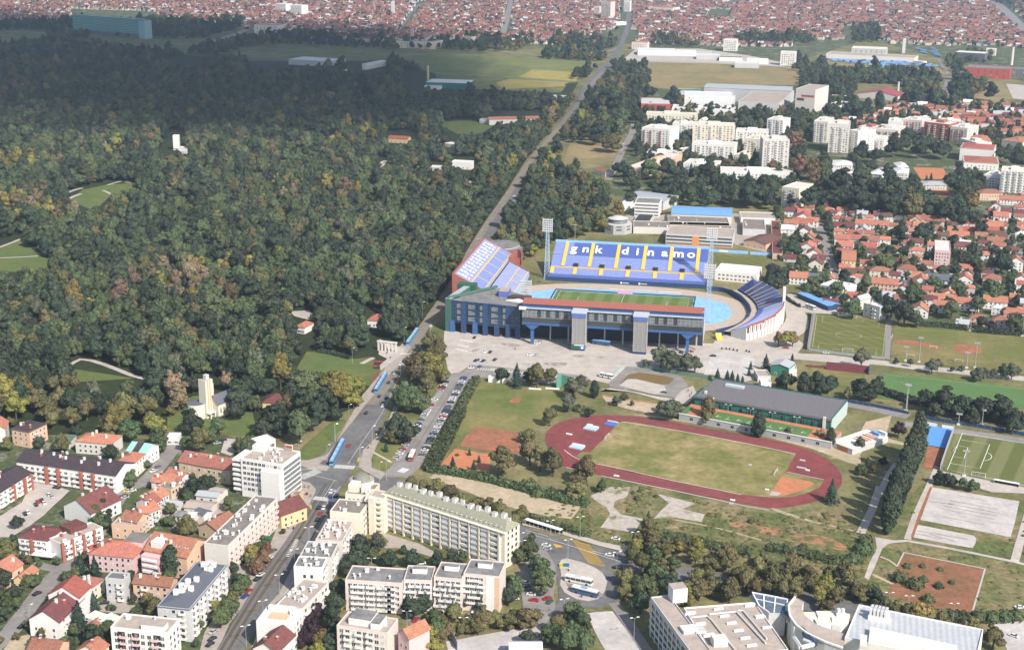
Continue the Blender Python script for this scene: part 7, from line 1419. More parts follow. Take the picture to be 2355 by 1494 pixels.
treerow(0,'in the dark row below the green pitch','2130,918,26,d 2170,925,28,d 2215,930,28,d 2262,938,30,d 2305,945,28,d 2340,955,26,d 2150,940,20,d 2240,955,20,d 2330,975,22,d 1880,868,18,d')
treerow(30,'between striped pitch and concrete court','820,1090,130,d 950,1130,130,d 1060,1170,100,d 1240,1220,110,g 1400,1240,110,g 1480,1230,80,g')
treerow(11,'beside the right end of the stadium','50,720,90,d 100,790,90,d 20,820,80,d 150,760,60,d 170,1340,85,y 100,1360,60,b 230,1360,60,y')
treerow(11,'between the red roofs on the right','550,230,55,d 560,330,60,d 470,430,45,d 480,500,35,d 250,520,75,d 310,680,75,g 420,840,70,g 540,800,50,g 900,850,70,g 860,760,60,g 1060,610,100,g 1120,540,65,d 1250,540,60,d 1220,300,50,d 1220,400,80,d 1390,370,80,d 850,560,65,g 1530,830,85,g 1740,860,100,g 1900,540,100,d 1900,640,90,d 2150,640,110,d 2070,920,110,g 1960,930,80,g 1140,1050,110,d 1260,1110,120,d 1380,1180,60,d 1520,1080,55,d 1690,1080,85,g 1930,1040,80,g 2290,1190,100,g 1970,1190,65,d 640,900,80,g 780,1080,85,g 500,920,60,g 730,800,70,d 1320,940,80,g 1420,960,70,g 1600,730,60,g 1420,700,60,d 1500,600,50,g 2220,950,60,d 2310,980,70,d 650,600,50,d 700,780,60,d 1960,360,70,d 2200,480,60,d 2090,560,50,d 1480,350,60,d 350,900,60,g 980,920,50,g 1700,480,60,d 1950,700,60,g 2330,650,60,g 860,360,45,l 2060,1240,45,p')
treerow(11,'in the tall belt behind the red roofs','380,80,90,d 560,90,75,d 700,60,110,d 830,110,110,d 980,120,100,d 1140,140,110,d 1330,160,110,o 1480,110,140,d 1640,180,120,d 1780,190,120,d 1870,110,75,y 1900,240,90,d 640,120,70,d 460,40,80,d 220,90,50,d 1070,60,90,d 1230,60,100,d')
treerow(22,'around the apartment quarter','490,620,75,d 330,870,100,d 430,970,90,d 640,880,110,g 830,880,120,d 720,960,90,o 960,900,80,d 1010,570,75,d 1080,900,45,cC 1270,990,130,d 1540,1000,50,cC 1700,980,50,cC 1770,770,60,cC 1850,1130,140,d 1700,1180,120,d 1560,1190,100,g 1280,1200,110,d 1080,1190,90,g 860,1210,80,d 430,1190,85,d 2200,560,120,b 2230,700,100,d 2200,420,90,d 2260,880,110,b 130,150,120,d 220,230,100,d 60,520,100,d 220,570,120,o 290,440,80,d 900,110,100,d 630,40,90,d 1680,300,90,d 1800,300,100,d 1700,400,110,d 1960,980,60,d 480,330,60,d 1480,720,60,d 1640,830,80,g 1960,880,70,b 560,110,50,d 2160,1190,60,d 100,1130,100,g 60,1260,110,d 300,1330,80,y 470,1060,70,d 1920,1240,80,d 1090,770,60,d')
treerow(23,'around the tennis courts and villas','240,250,80,d 520,220,90,d 640,260,55,d 1100,520,90,d 1320,590,120,d 1050,600,80,d 950,640,110,d 1220,660,100,d 1450,640,120,d 760,730,85,d 600,690,100,d 500,780,75,d 700,840,75,d 190,820,100,d 900,940,75,d 600,990,130,d 360,1060,130,d 790,1070,130,d 1150,1070,130,d 1640,1010,150,d 1800,1060,110,d 580,1240,110,d 850,1220,140,d 1200,1240,130,d 1000,1310,120,d 150,1000,110,b 60,940,110,b 60,1170,100,d 230,1220,100,d 1440,90,100,d 1640,60,120,d 2000,60,80,d 1600,160,80,d 1180,100,50,cP 790,150,45,cP 2150,710,100,d 2280,770,100,d 1820,490,55,d 1300,990,25,cC 1350,970,25,cC 1740,60,100,d 420,960,40,cC 1660,900,60,d')
PB=[(2040,1229),(2048,1212),(2055,1194),(2062,1176),(2068,1160),(2075,1143),(2081,1128),(2087,1113),(2093,1098),(2098,1085),(2104,1071),(2109,1058)]
for i,(x,y)in enumerate(PB):plant(G(x,y),3.5+.4*(i%3),'poplar','d','in the tall row right of the track',None,(1.03,.9,1.0)[i%3])
# hedge beside the parking street
def hedge(name,label,line,wd,ht,col='s',n=None):
    rs=np.random.RandomState(len(line)*13+int(wd*10));P=[Vector((p[0],p[1],0))for p in line];C=[];N=[];m=MB()
    for a,b in zip(P[:-1],P[1:]):
        d=(b-a);ln=d.length;d.normalize();nn=Vector((-d.y,d.x,0));k=int(ln*(wd+2*ht)*1.5)
        m.prism([tuple(a-nn*wd*.42)[:2],tuple(b-nn*wd*.42)[:2],tuple(b+nn*wd*.42)[:2],tuple(a+nn*wd*.42)[:2]],0,ht*.86,LM[col])
        for _ in range(k):
            t=rs.uniform(0,1);s=rs.uniform(-1,1)*(wd/2+ht);bump=rs.normal(0,.3)
            if abs(s)<wd/2:c=a+d*ln*t+nn*s+Vector((0,0,ht+bump));n_=(0,0,1)
            else:sg=1 if s>0 else-1;c=a+d*ln*t+nn*sg*(wd/2+bump*.6)+Vector((0,0,abs(s)-wd/2));n_=(nn.x*sg,nn.y*sg,.4)
            C.append(tuple(c));N.append(n_)
    Q=quads(rs,np.array(C),np.array(N,float),.62,.5);n0=len(m.v);m.v+=[tuple(q)for q in Q];k=m.mi(LM[col])
    for i in range(len(C)):m.f.append((n0+4*i,n0+4*i+1,n0+4*i+2,n0+4*i+3));m.m.append(k)
    o=m.build(name);tag(o,label,'hedge');return o
hedge('hedge','tall green hedge beside the row of parked cars',gp(24,'1034,822 968,940 925,1030'),4.5,3.6);hedge('hedge','lower end of the tall hedge behind the parked cars',gp(24,'922,1040 846,1200 760,1360 720,1450'),7,4)
hedge('hedge','overgrown hedge between clay patch and sandy lot',gp(24,'700,1440 800,1455 960,1480 1100,1490'),5,3);hedge('hedge','overgrown hedge along the sandy lot',gp(25,'740,300 900,330 1100,370 1400,450 1600,505 1750,530'),5,3)
hedge('hedge','dark hedge below the gardens at the top of the worn pitch',gp(29,'1260,275 1500,290 1760,320'),3,3.5,'d');hedge('hedge','second dark hedge below the gardens at the right',gp(29,'1830,335 2080,360 2340,375'),3,4,'d');hedge('hedge','small hedge by the loop road',gp(21,'2040,860 2140,940 2250,1000'),2,1.6,'d');hedge('hedge','clipped hedge along the park lawn',gp(9,'1330,835 1480,865 1620,900'),3,2,'d')
hedge('hedge','scrubby hedge along the side street',gp(5,'150,285 400,365 640,440 720,450'),4,2.4);hedge('hedge','scrub in front of the abandoned court',gp(5,'1200,420 1500,470 1900,560 2200,620'),7,2.0);hedge('hedge','green scrub strip below the thin path',gp(6,'0,560 300,620 560,680 760,700'),7,2.2)
hedge('hedge','thick dark hedge below the green pitch',gp(0,'2010,900 2090,925 2190,945 2355,985'),5,4,'d')
# ---- woods: nearest trees one by one, the rest as one mass
EXC=[pts(23,'1120,855 1560,860 1640,1015 1220,1010'),pts(23,'1270,1085 1600,1090 1620,1210 1320,1200'),pts(23,'250,790 540,790 540,1000 250,990'),pts(23,'650,870 860,870 860,970 650,970'),pts(23,'920,810 1130,810 1130,1050 940,1050'),pts(23,'1240,1010 1540,1010 1540,1085 1240,1085'),pts(10,'-60,720 210,670 240,700 360,850 510,890 495,975 360,1020 250,1020 -60,1010'),pts(10,'590,345 605,270 760,220 990,185 1270,165 1265,260 1015,320 870,450 780,425'),pts(9,'1100,1010 1190,810 1340,825 1660,880 1900,700 2060,770 2120,880 1960,1000 1800,1180 1500,1000 1340,1050'),pts(12,'560,330 800,300 940,300 1160,350 1120,420 960,450 800,440'),pts(4,'230,20 420,30 610,150 560,300 470,380 400,480 250,440 240,300'),pts(4,'-60,480 -60,330 180,200 250,420 480,400 720,330 760,560 560,640 400,540 260,440 100,590'),pts(9,'1050,440 1330,440 1330,540 1300,680 1100,680'),pts(9,'1750,460 1940,470 1930,600 1750,610'),pts(12,'1085,220 1600,215 1600,300 1085,320'),pts(0,'388,300 425,300 436,352 358,352'),pts(33,'340,960 860,970 860,1130 340,1130'),pts(33,'1290,830 1440,870 1390,1060 1330,1200 1280,1190'),pts(0,'140,842 190,815 330,862 345,885 180,885'),pts(12,'140,410 470,400 470,500 140,520'),pts(12,'740,640 1000,650 990,760 740,760'),pts(34,'1900,420 2370,420 2370,540 1900,540'),pts(35,'20,430 450,430 450,500 20,510'),pts(35,'480,460 820,450 820,580 480,580'),pts(35,'920,540 1500,580 1500,710 920,720'),pts(35,'1180,570 2400,640 2300,720 1500,720'),
       pts(12,'540,690 700,690 700,770 540,770'),pts(12,'850,830 980,830 980,890 850,890'),pts(12,'60,650 190,650 190,760 60,770'),pts(12,'680,480 810,490 810,560 680,550'),pts(12,'240,1110 370,1110 370,1240 240,1240'),pts(12,'380,780 450,780 450,850 380,850'),pts(12,'2040,690 2190,690 2190,800 2040,800'),pts(12,'1740,510 2310,530 2300,700 1900,740 1740,760'),pts(35,'320,690 430,690 430,750 320,750'),pts(35,'600,720 710,720 710,790 600,790'),pts(4,'780,170 1040,170 1040,310 780,310'),pts(12,'1660,50 1840,60 1830,110 1660,110'),pts(34,'1260,440 1620,440 1600,510 1260,500')]
AVP=AV_L+AV_R[::-1]
def scatter(poly,sp,r0,r1,seed,mix,excl=True,zf=1.0):
    rs=random.Random(seed);W_=[G(*p)for p in poly];x0,x1=min(p.x for p in W_),max(p.x for p in W_);y0,y1=min(p.y for p in W_),max(p.y for p in W_);out=[];grid={}
    for(X,Y,R)in PLACED:grid.setdefault((int(X//30),int(Y//30)),[]).append((X,Y,R))
    W2=[(p.x,p.y)for p in W_];y=y0
    while y<y1:
        x=x0;s=sp*(1+max(0,(y-1200))/6000)
        while x<x1:
            X,Y=x+rs.uniform(-.42,.42)*s,y+rs.uniform(-.42,.42)*s;x+=s;R=rs.uniform(r0,r1)
            if not inpoly(X,Y,W2):continue
            if excl:
                a=PX((X,Y,0));b=PX((X,Y,R*1.3));c=PX((X,Y,R*2.0))
                if any(inpoly(*q,e)for e in EXC for q in(a,b,c))or inpoly(*a,AVP)or inpoly(*PX((X+R*.8,Y,0)),AVP)or inpoly(*PX((X-R*.8,Y,0)),AVP):continue
            g=(int(X//30),int(Y//30))
            if any((X-q[0])**2+(Y-q[1])**2<(.75*(R+q[2]))**2 for i in(-1,0,1)for j in(-1,0,1)for q in grid.get((g[0]+i,g[1]+j),())):continue
            R*=rs.choice((.8,.9,1,1,1.15,1.35));n=math.sin(X*.021+1.3*math.sin(Y*.013))+math.sin(Y*.017-X*.009)+rs.uniform(-.9,.9);k=mix[min(len(mix)-1,max(0,int((n+2.6)/5.2*len(mix))))]
            out.append((X,Y,R,k,rs.choice((.8,.95,1.05,1.2,1.4))*zf))
        y+=s*.87
    return out
FOREST=pts(0,'-330,118 150,103 400,128 560,142 700,152 900,142 1000,172 1100,205 1330,192 1318,238 1262,310 1206,378 1160,442 1105,515 1070,580 1040,640 1008,690 958,752 925,790 870,803 835,830 842,880 822,930 790,955 760,965 700,985 640,990 540,960 520,930 440,925 410,960 330,985 250,960 140,950 -220,960')
wood=scatter(FOREST,8.8,4.4,7.4,5,'ddgddgcddgdgodddglgdgogdcgdgygogtgd')
wood+=scatter(pts(0,'1145,560 1200,450 1215,425 1262,345 1330,280 1380,200 1440,175 1495,190 1480,230 1400,300 1310,330 1300,365 1330,410 1400,430 1400,485 1385,535 1270,560 1210,600 1160,600'),10.5,4.6,7.2,6,'ddgdogdy')
wood+=scatter(pts(0,'1838,165 2150,172 2180,190 2160,250 2000,232 1840,215'),12,5,7.5,7,'dddgd')
for i,(t,q,sp)in enumerate(((34,'800,200 1160,160 1900,150 1850,230 1560,310 900,290 780,250',14),(34,'-300,180 600,170 800,200 780,250 200,240 -300,240',14),(34,'330,280 700,270 680,310 400,310',12),(34,'1450,420 1560,350 1800,330 2050,300 2370,270 2370,330 1900,370 1760,420 1600,440',14),(35,'-40,270 300,270 760,310 880,330 900,385 500,375 0,345',14),(35,'900,330 1200,340 1500,340 1500,400 1100,385 900,370',14),(35,'1420,300 1540,290 1750,330 1900,280 1960,330 1800,400 1500,400',14),(35,'2190,300 2370,310 2370,390 2200,370',14),(35,'2000,410 2370,430 2370,465 2010,460',12),
        (32,'-200,370 220,360 460,370 460,440 250,470 0,460',14),(32,'740,360 1000,350 1200,400 1190,430 750,415',14),(32,'1540,340 2200,320 2250,390 1700,420 1560,400',14),(32,'2080,540 2370,610 2370,706 2050,640',14),(32,'0,500 380,510 370,560 0,545',12),(33,'300,310 620,300 620,480 300,500',14),(33,'1380,680 1560,720 1560,840 1400,830',14),(33,'1560,640 1900,640 1880,730 1600,720',13),(33,'1800,-20 2000,60 2260,180 2330,330 2380,360 2380,100 2200,0',16),(32,'80,640 300,620 360,720 60,720',13),(32,'380,600 760,590 760,690 600,720 300,760',12),(33,'-20,885 600,895 1330,910 1320,1150 1000,1150 900,1000 400,1000 330,1050 200,1140 -20,1080',13),(33,'1420,880 1560,940 1820,960 1820,1080 1500,1130 1400,1060',12),(33,'0,1180 400,1170 480,1280 350,1330 0,1320',12),(33,'900,1080 1300,1120 1300,1200 950,1220',13),(22,'560,1120 1000,1100 1350,1150 1900,1060 2050,1200 1900,1330 1500,1270 900,1280',11),(23,'150,980 600,950 900,960 1150,1010 1700,960 1900,1050 1800,1300 1300,1380 900,1330 300,1290 60,1150',10.5),(22,'0,60 540,60 540,260 400,420 300,600 -200,640 -200,100',13))):
    wood+=scatter(pts(t,q),sp,4.8,7.2,40+i,'dddgdod')
wood.sort(key=lambda q:q[1])
NPARK=285
def zone(px,py):
    if px<480:return 'in the park woods left of the church'
    if px<760:return 'in the park woods beside the church'
    return 'in the park woods'
for(X,Y,R,k,zf)in wood[:NPARK]:
    plant(Vector((X,Y,0)),R if k!='c' else R*.62,'broad' if k!='c' else 'conifer',k,zone(*PX((X,Y,0))),'park_tree',zf)
for(X,Y,R,k,zf)in scatter(pts(0,'1440,1300 1490,1225 1600,1280 1760,1325 1990,1340 2000,1395 1900,1415 1750,1368 1530,1362 1450,1420'),8.5,3.2,5.0,61,'oogyogooy',False):plant(Vector((X,Y,0)),R,'broad',k,'in the belt above the school','belt_tree',zf)
# garden trees between the right hand houses
HP=[(o.location.x,o.location.y)for o in bpy.data.objects if o.parent is None and o.get('category')in('house','building','hall')]
gt=[q for q in scatter(pts(11,'60,150 560,150 1300,230 1900,260 2420,200 2420,1290 1800,1230 1200,1180 640,1100 480,1000 180,830 60,600'),13.5,2.6,4.4,77,'dgdgodg',False)if all((q[0]-a)**2+(q[1]-b)**2>7.5**2 for a,b in HP)and not any(inpoly(*PX((q[0],q[1],0)),e)for e in(pts(11,'400,170 560,380 700,830 600,830 500,640 430,400'),pts(11,'120,930 330,920 680,1130 400,1150 200,1090'),pts(29,'60,140 930,230 900,640 80,560'),pts(29,'940,270 2400,420 2400,800 940,660')))]
random.Random(3).shuffle(gt)
for(X,Y,R,k,zf)in gt[:150]:plant(Vector((X,Y,0)),R,'broad',k,'between the red roofed houses','garden_tree',zf)
gt2=scatter(pts(23,'-400,250 400,330 1000,180 1700,180 2420,240 2420,760 1660,560 900,520 500,640 -20,560'),10,2.8,5.0,78,'dgdod',False)+scatter(pts(22,'500,250 2300,250 2300,1100 1400,1100 600,1000 480,700'),13,3.2,5.5,79,'dgdod',False)
gt2=[q for q in gt2 if all((q[0]-a)**2+(q[1]-b)**2>10**2 for a,b in HP)]
fc=[(X+r2.uniform(-8,8),Y+r2.uniform(-7,7),r2.uniform(2.8,5.0),r2.choice('ddgdo'),1.0)for(X,Y,px,py,a)in rest for _ in range(r2.choice((1,1,2,2)))]
BP=[(o.location.x,o.location.y)for o in bpy.data.objects if o.parent is None and o.get('category')in('house','building','shed','car')]
g3=[q for q in scatter(pts(0,'-20,1010 250,1005 480,1010 620,1150 560,1330 470,1494 -20,1494'),8,1.3,3.2,81,'dgogs',False)if all((q[0]-a)**2+(q[1]-b)**2>8**2 for a,b in BP)and not any(inpoly(*PX((q[0],q[1],0)),e)for e in(pts(1,'-40,1560 0,1370 110,1250 290,1010 470,790 600,690 720,590 830,450 900,350 955,270 1010,180 1180,-60 1260,0 1130,200 1060,320 950,480 780,670 560,840 350,1110 100,1400'),pts(3,'300,960 480,1000 660,1060 560,1170 500,1220 400,1320 260,1420 100,1520 -80,1494 -40,1330 200,1160')))]
for(X,Y,R,k,zf)in g3[:105]:plant(Vector((X,Y,0)),R,'broad',k if k!='s' else 'g','in the backyards bottom left','garden_tree',zf)
# ---- masses built from instances of real crowns / houses
def instancer(name,label,cat,items,srcs):
    """items: (x, y, scale, zscale, rot, variant); srcs: objects whose mesh each variant repeats"""
    me=bpy.data.meshes.new(name);me.from_pydata([(q[0],q[1],0)for q in items],[],[])
    for nm,ty,col in(('sc','FLOAT',2),('zs','FLOAT',3),('rot','FLOAT',4),('var','INT',5)):
        at=me.attributes.new(nm,ty,'POINT');at.data.foreach_set('value',[q[col]for q in items])
    o=link(bpy.data.objects.new(name,me));tag(o,label,cat,None,'stuff')
    ng=bpy.data.node_groups.new(name,'GeometryNodeTree');ng.interface.new_socket('Geometry',in_out='INPUT',socket_type='NodeSocketGeometry');ng.interface.new_socket('Geometry',in_out='OUTPUT',socket_type='NodeSocketGeometry')
    N=ng.nodes;Lk=ng.links;gi=N.new('NodeGroupInput');go=N.new('NodeGroupOutput');jn=N.new('GeometryNodeJoinGeometry');Lk.new(jn.outputs[0],go.inputs[0])
    def attr(nm,ty):
        a=N.new('GeometryNodeInputNamedAttribute');a.data_type=ty;a.inputs['Name'].default_value=nm;return a.outputs[0]
    sc,zs,rot,var=attr('sc','FLOAT'),attr('zs','FLOAT'),attr('rot','FLOAT'),attr('var','INT')
    mz=N.new('ShaderNodeMath');mz.operation='MULTIPLY';Lk.new(sc,mz.inputs[0]);Lk.new(zs,mz.inputs[1]);cx=N.new('ShaderNodeCombineXYZ');Lk.new(sc,cx.inputs[0]);Lk.new(sc,cx.inputs[1]);Lk.new(mz.outputs[0],cx.inputs[2])
    cr=N.new('ShaderNodeCombineXYZ');Lk.new(rot,cr.inputs[2])
    for k,s in enumerate(srcs):
        cp=N.new('FunctionNodeCompare');cp.data_type='INT';cp.operation='EQUAL';Lk.new(var,cp.inputs[2]);cp.inputs[3].default_value=k
        jg=N.new('GeometryNodeJoinGeometry')
        for ob in(s if isinstance(s,tuple)else(s,)):
            oi=N.new('GeometryNodeObjectInfo');oi.transform_space='ORIGINAL';oi.inputs['Object'].default_value=ob;oi.inputs['As Instance'].default_value=False;Lk.new(oi.outputs['Geometry'],jg.inputs[0])
        ip=N.new('GeometryNodeInstanceOnPoints');Lk.new(gi.outputs[0],ip.inputs['Points']);Lk.new(cp.outputs[0],ip.inputs['Selection']);Lk.new(jg.outputs[0],ip.inputs['Instance']);Lk.new(cx.outputs[0],ip.inputs['Scale'])
        rk=N.new('FunctionNodeEulerToRotation');Lk.new(cr.outputs[0],rk.inputs[0]);Lk.new(rk.outputs[0],ip.inputs['Rotation']);Lk.new(ip.outputs[0],jn.inputs[0])
    md=o.modifiers.new('instances','NODES');md.node_group=ng;return o
SRC=[];SK_={}
for ob in bpy.data.objects:
    if ob.name.startswith('crown')and ob.data in CR.values():
        for k,me in CR.items():
            if me==ob.data and(k[0]=='broad' or k==('conifer','c',0))and k not in SK_:SK_[k]=len(SRC);SRC.append(ob)
SSRC=[o for o in bpy.data.objects if o.name.startswith('crown')and any(o.data==m_ for k_,m_ in CR.items()if k_[0]=='shrub')][:3]
LM['u']=mat('scrub_leaf',(.12,.135,.05),.8,.3,.2,.1,0,.2,.8,(.17,.15,.07))
for i in range(3):o=plant(G(*tp(5,2190+40*i,310)),1.2,'shrub','s','by the orange earth');o.children[0].data=crown('shrub',300+i,LM['u']);SSRC[i:i+1]=[o.children[0]]
UNDX=[pts(6,'1400,-60 2340,100 2260,480 1900,600 1290,480 1330,330'),pts(6,'1080,590 2010,740 1890,1160 1080,1000'),pts(6,'960,440 1300,470 1300,520 1080,540 930,870 860,830'),pts(0,'2038,1230 2110,1050 2140,1050 2080,1240'),pts(5,'690,60 1120,-20 1060,110 960,200 1220,290 1130,440 780,380'),pts(5,'1300,40 1720,140 1790,260 1740,340 1290,310'),pts(6,'190,440 480,430 760,560 700,610 220,500'),pts(5,'-100,200 1100,560 2400,860 2400,1100 -100,900'),pts(28,'0,0 2400,0 2400,700 1780,780 1000,650 300,500')]
def tvar(k):
    o_=[i for kk,i in SK_.items()if kk[1]==k]or[0];return r2.choice(o_)
mass=[(X,Y,R if k!='c' else R*.62,zf,r2.uniform(0,6.28),tvar(k))for(X,Y,R,k,zf)in wood[NPARK:]+MASS2+gt[150:]+gt2+fc]
instancer('woodland','dense woods and distant tree belts read as one mass of crowns','woodland',mass,SRC)
und=[q for q in scatter(pts(0,'1200,1205 1400,1100 1790,1190 1960,1180 2010,1250 1985,1330 1500,1320'),4.6,.5,1.6,91,'sdosos',False,.42)if not any(inpoly(*PX((q[0],q[1],0)),e)for e in UNDX)]+[q for q in scatter(pts(0,'2010,1260 2130,1100 2380,1170 2380,1400 2010,1400'),8,.5,1.3,92,'sdo',False,.4)if not any(inpoly(*PX((q[0],q[1],0)),e)for e in UNDX)]
instancer('undergrowth','low scrub and weeds on the waste ground','undergrowth',[(X,Y,R,zf,r2.uniform(0,6.28),r2.choice((0,1,2)))for(X,Y,R,k,zf)in und],SSRC)
hs={}
for ob in bpy.data.objects:
    if ob.parent is None and ob.get('category')=='house':
        for k,(wm,rm,nm)in enumerate(FH):
            ch=[c for c in ob.children if c.data in(wm,rm)]
            if len(ch)==2 and k not in hs:hs[k]=tuple(ch)
ks=sorted(hs);wts={0:2.2,1:2.4,2:2.2,3:1.6,4:1.8,5:.8,6:.8,7:1.4}
instancer('far_suburb','thousands of distant red roofed houses along the top of the view','suburb',[(X,Y,r2.uniform(.8,1.2),r2.uniform(.9,1.15),a,r2.choices(range(len(ks)),[wts[k]for k in ks])[0])for(X,Y,px,py,a)in rest],[hs[k]for k in ks])
# ------------------------------------------------------------------ vehicles
CARC={'white':(.72,.72,.72),'silver':(.42,.43,.44),'black':(.02,.02,.022),'grey':(.13,.135,.14),'blue':(.03,.07,.24),'red':(.42,.02,.02),'dark blue':(.02,.03,.09),'yellow':(.60,.50,.05),'green':(.03,.12,.06)}
TYRE=mat('tyre_rubber',(.02,.02,.02),.9,.1,1)
CARM={}
def car_mesh(c):
    if c in CARM:return CARM[c]
    pm=mat('car_paint_'+c.replace(' ','_'),CARC[c],.25,.04,1,.5);b=MB()
    prof=[(-2.15,.35),(-2.2,.75),(-1.95,.92),(-1.25,.95),(-.75,1.42),(.75,1.46),(1.5,.98),(2.05,.86),(2.15,.6),(2.1,.35)]
    w=.86
    def wy(z):return w*(1 if z<1 else.82)
    for s in(-1,1):
        q=[(x,s*wy(z),z)for x,z in prof];b.face([q[0],q[1],q[2],q[3],q[6],q[7],q[8],q[9]][::s],pm)
        b.face([q[3],q[4],q[5],q[6]][::s],'glass')
    for i in range(9):
        (x0,z0),(x1,z1)=prof[i],prof[i+1];m='glass' if i in(3,5)else pm
        b.face([(x0,-wy(z0),z0),(x0,wy(z0),z0),(x1,wy(z1),z1),(x1,-wy(z1),z1)],m)
    for sx in(-1.35,1.35):
        for s in(-1,1):
            n=len(b.v)
            for y in(s*.70,s*.9):
                for k in range(10):t=2*math.pi*k/10;b.v.append((sx+.33*math.cos(t),y,.33+.33*math.sin(t)))
            for k in range(10):j=(k+1)%10;b.f.append((n+k,n+j,n+10+j,n+10+k));b.m.append(b.mi(TYRE))
            b.f.append(tuple(range(n+10,n+20)));b.m.append(b.mi(TYRE))
    CARM[c]=b.mesh('car');return CARM[c]
def car(p,rz,c,where,group):
    o=put('parked_car' if 'park' in group else 'car',car_mesh(c),None,(p[0],p[1],p[2]if len(p)>2 and p[2]<1 else.34),rz,1.03);o['category']='car';auto(o,f'{c} car',f'{c} cars',where,group);return o
def heading(t,a,b):A_,B_=G(*tp(t,*a)),G(*tp(t,*b));return math.atan2(B_.y-A_.y,B_.x-A_.x)
wts_=['white','white','silver','silver','black','grey','grey','dark blue','blue','red','white','black']
rc=random.Random(21)
for A_,B_,n,where,skip in((PK1[0],PK1[1],38,'in the hedge side parking row',.16),(PK0[0],PK0[1],40,'in the tree side parking row',.32)):
    d=math.atan2(B_.y-A_.y,B_.x-A_.x)
    for i in range(n):
        if rc.random()<skip:continue
        car(A_.lerp(B_,(i+.5)/n),d+math.pi/2+rc.uniform(-.06,.06)+(math.pi if rc.random()<.3 else 0),rc.choice(wts_),where,'cars parked on the parking street')
def cars(t,where,group,txt,ang):
    for w_ in txt.split():
        a=w_.split(',');c={'w':'white','s':'silver','k':'black','g':'grey','b':'blue','r':'red','n':'dark blue','y':'yellow','e':'green'}[a[2]];car(G(*tp(t,float(a[0]),float(a[1]))),ang if len(a)<4 else math.radians(float(a[3])),c,where,group)
av=heading(24,(300,1200),(600,620))
cars(24,'on the avenue','cars driving on the avenue','510,710,w 470,775,w 430,840,n 445,890,e 415,945,n 365,935,n 390,1000,w 275,1048,k 155,1275,r 720,450,w 650,585,w 655,610,b',av)
cars(2,'at the near crossing','cars at the near crossing','575,195,k 625,195,w 590,250,r 565,305,k 690,45,w 740,85,k 685,95,b',heading(2,(500,350),(640,120)))
cars(24,'on the stadium forecourt','cars parked on the stadium forecourt','1090,628,w,20 1128,630,k,70 1030,688,k,60 1060,680,w,100 1080,690,k,60 1160,682,k,70 1400,650,w,20 1445,652,s,20 995,738,w,10 1055,730,b,70 1450,570,w,10 1465,560,s,10 1020,530,k,80',0)
cars(8,'near the car park and service road','cars parked by the service road','560,158,k,-8 1230,85,r,-15 1595,130,w,-15 275,128,k,5 315,130,w,5 355,120,r,40 105,495,e,-25',0)
cars(3,'in the white terrace courtyard','cars parked in the courtyard','350,1180,r,120 330,1205,k,120 385,1165,k,120 405,1190,w,120 450,1115,w,125 475,1130,s,125 1995,640,s,30 2050,610,k,20 520,1050,k,-20 230,1290,k,120 255,1275,w,120',0)
cars(3,'along the narrow street','cars parked along the narrow street','1445,860,g,62 1410,895,w,62 1175,1080,y,20 1140,1125,k,20 1150,1140,s,20 1055,1275,k,50 1215,1075,w,20',0)
cars(1,'in the bays before the terrace','cars parked before the terrace','825,430,k,25 820,445,s,25 770,475,g,25 760,490,w,25 735,505,k,25 690,560,g,25 680,575,w,25 790,655,w,60 340,985,k,55 205,1285,k,60 245,1245,g,60 205,690,b,0 960,1070,k,10',0)
cars(1,'beside the near avenue','cars parked beside the avenue','1960,1335,s,60 1950,1400,k,60 1930,1450,k,60 2250,1010,b,60 2280,960,r,60',0);cars(2,'beside the near avenue','cars parked beside the avenue','105,680,s,60 120,660,w,60 160,590,g,60 40,810,w,60 10,850,k,60',0)
cars(5,'around the bus terminal','cars around the bus terminal','310,540,w,-18 320,570,s,-18 895,630,w,-18 965,745,k,-15 200,1045,r,-10 325,1030,r,20 175,990,w,-10 150,955,g,-10 130,930,k,-10 120,885,w,-10 20,1030,w,10 345,1060,e,60 950,480,w,-20 1160,560,w,-20',0)
cars(2,'in the lanes by the grey slab','cars parked near the grey slab','1465,1225,r,70 1990,1170,w,50 1520,705,w,10',0);cars(6,'at the bottom right corner','cars at the bottom right','2310,1110,w,0 2330,1200,w,10 2255,1370,w,-40',0)
cars(22,'on the street by the red tower','cars parked by the red tower','345,620,w,62 330,690,w,62 300,770,s,62 270,830,k,62 255,870,w,62 240,910,s,62 225,950,w,62 320,730,r,62 870,1010,w,10 960,1050,w,10 1010,1050,r,10 1130,1060,b,10',0)
cars(11,'on the straight residential street','cars parked on the residential street','540,700,w,75 560,560,w,75 575,570,k,75 620,720,g,75 530,640,s,75 480,260,w,75 490,310,g,75',0)
cars(12,'on the far avenue','cars on the far avenue','1330,1005,w,64 1325,1050,s,64 1280,1120,w,64 1380,1000,k,64 1830,320,w,66 1800,360,s,66 1770,400,w,66 1390,950,b,64',0)
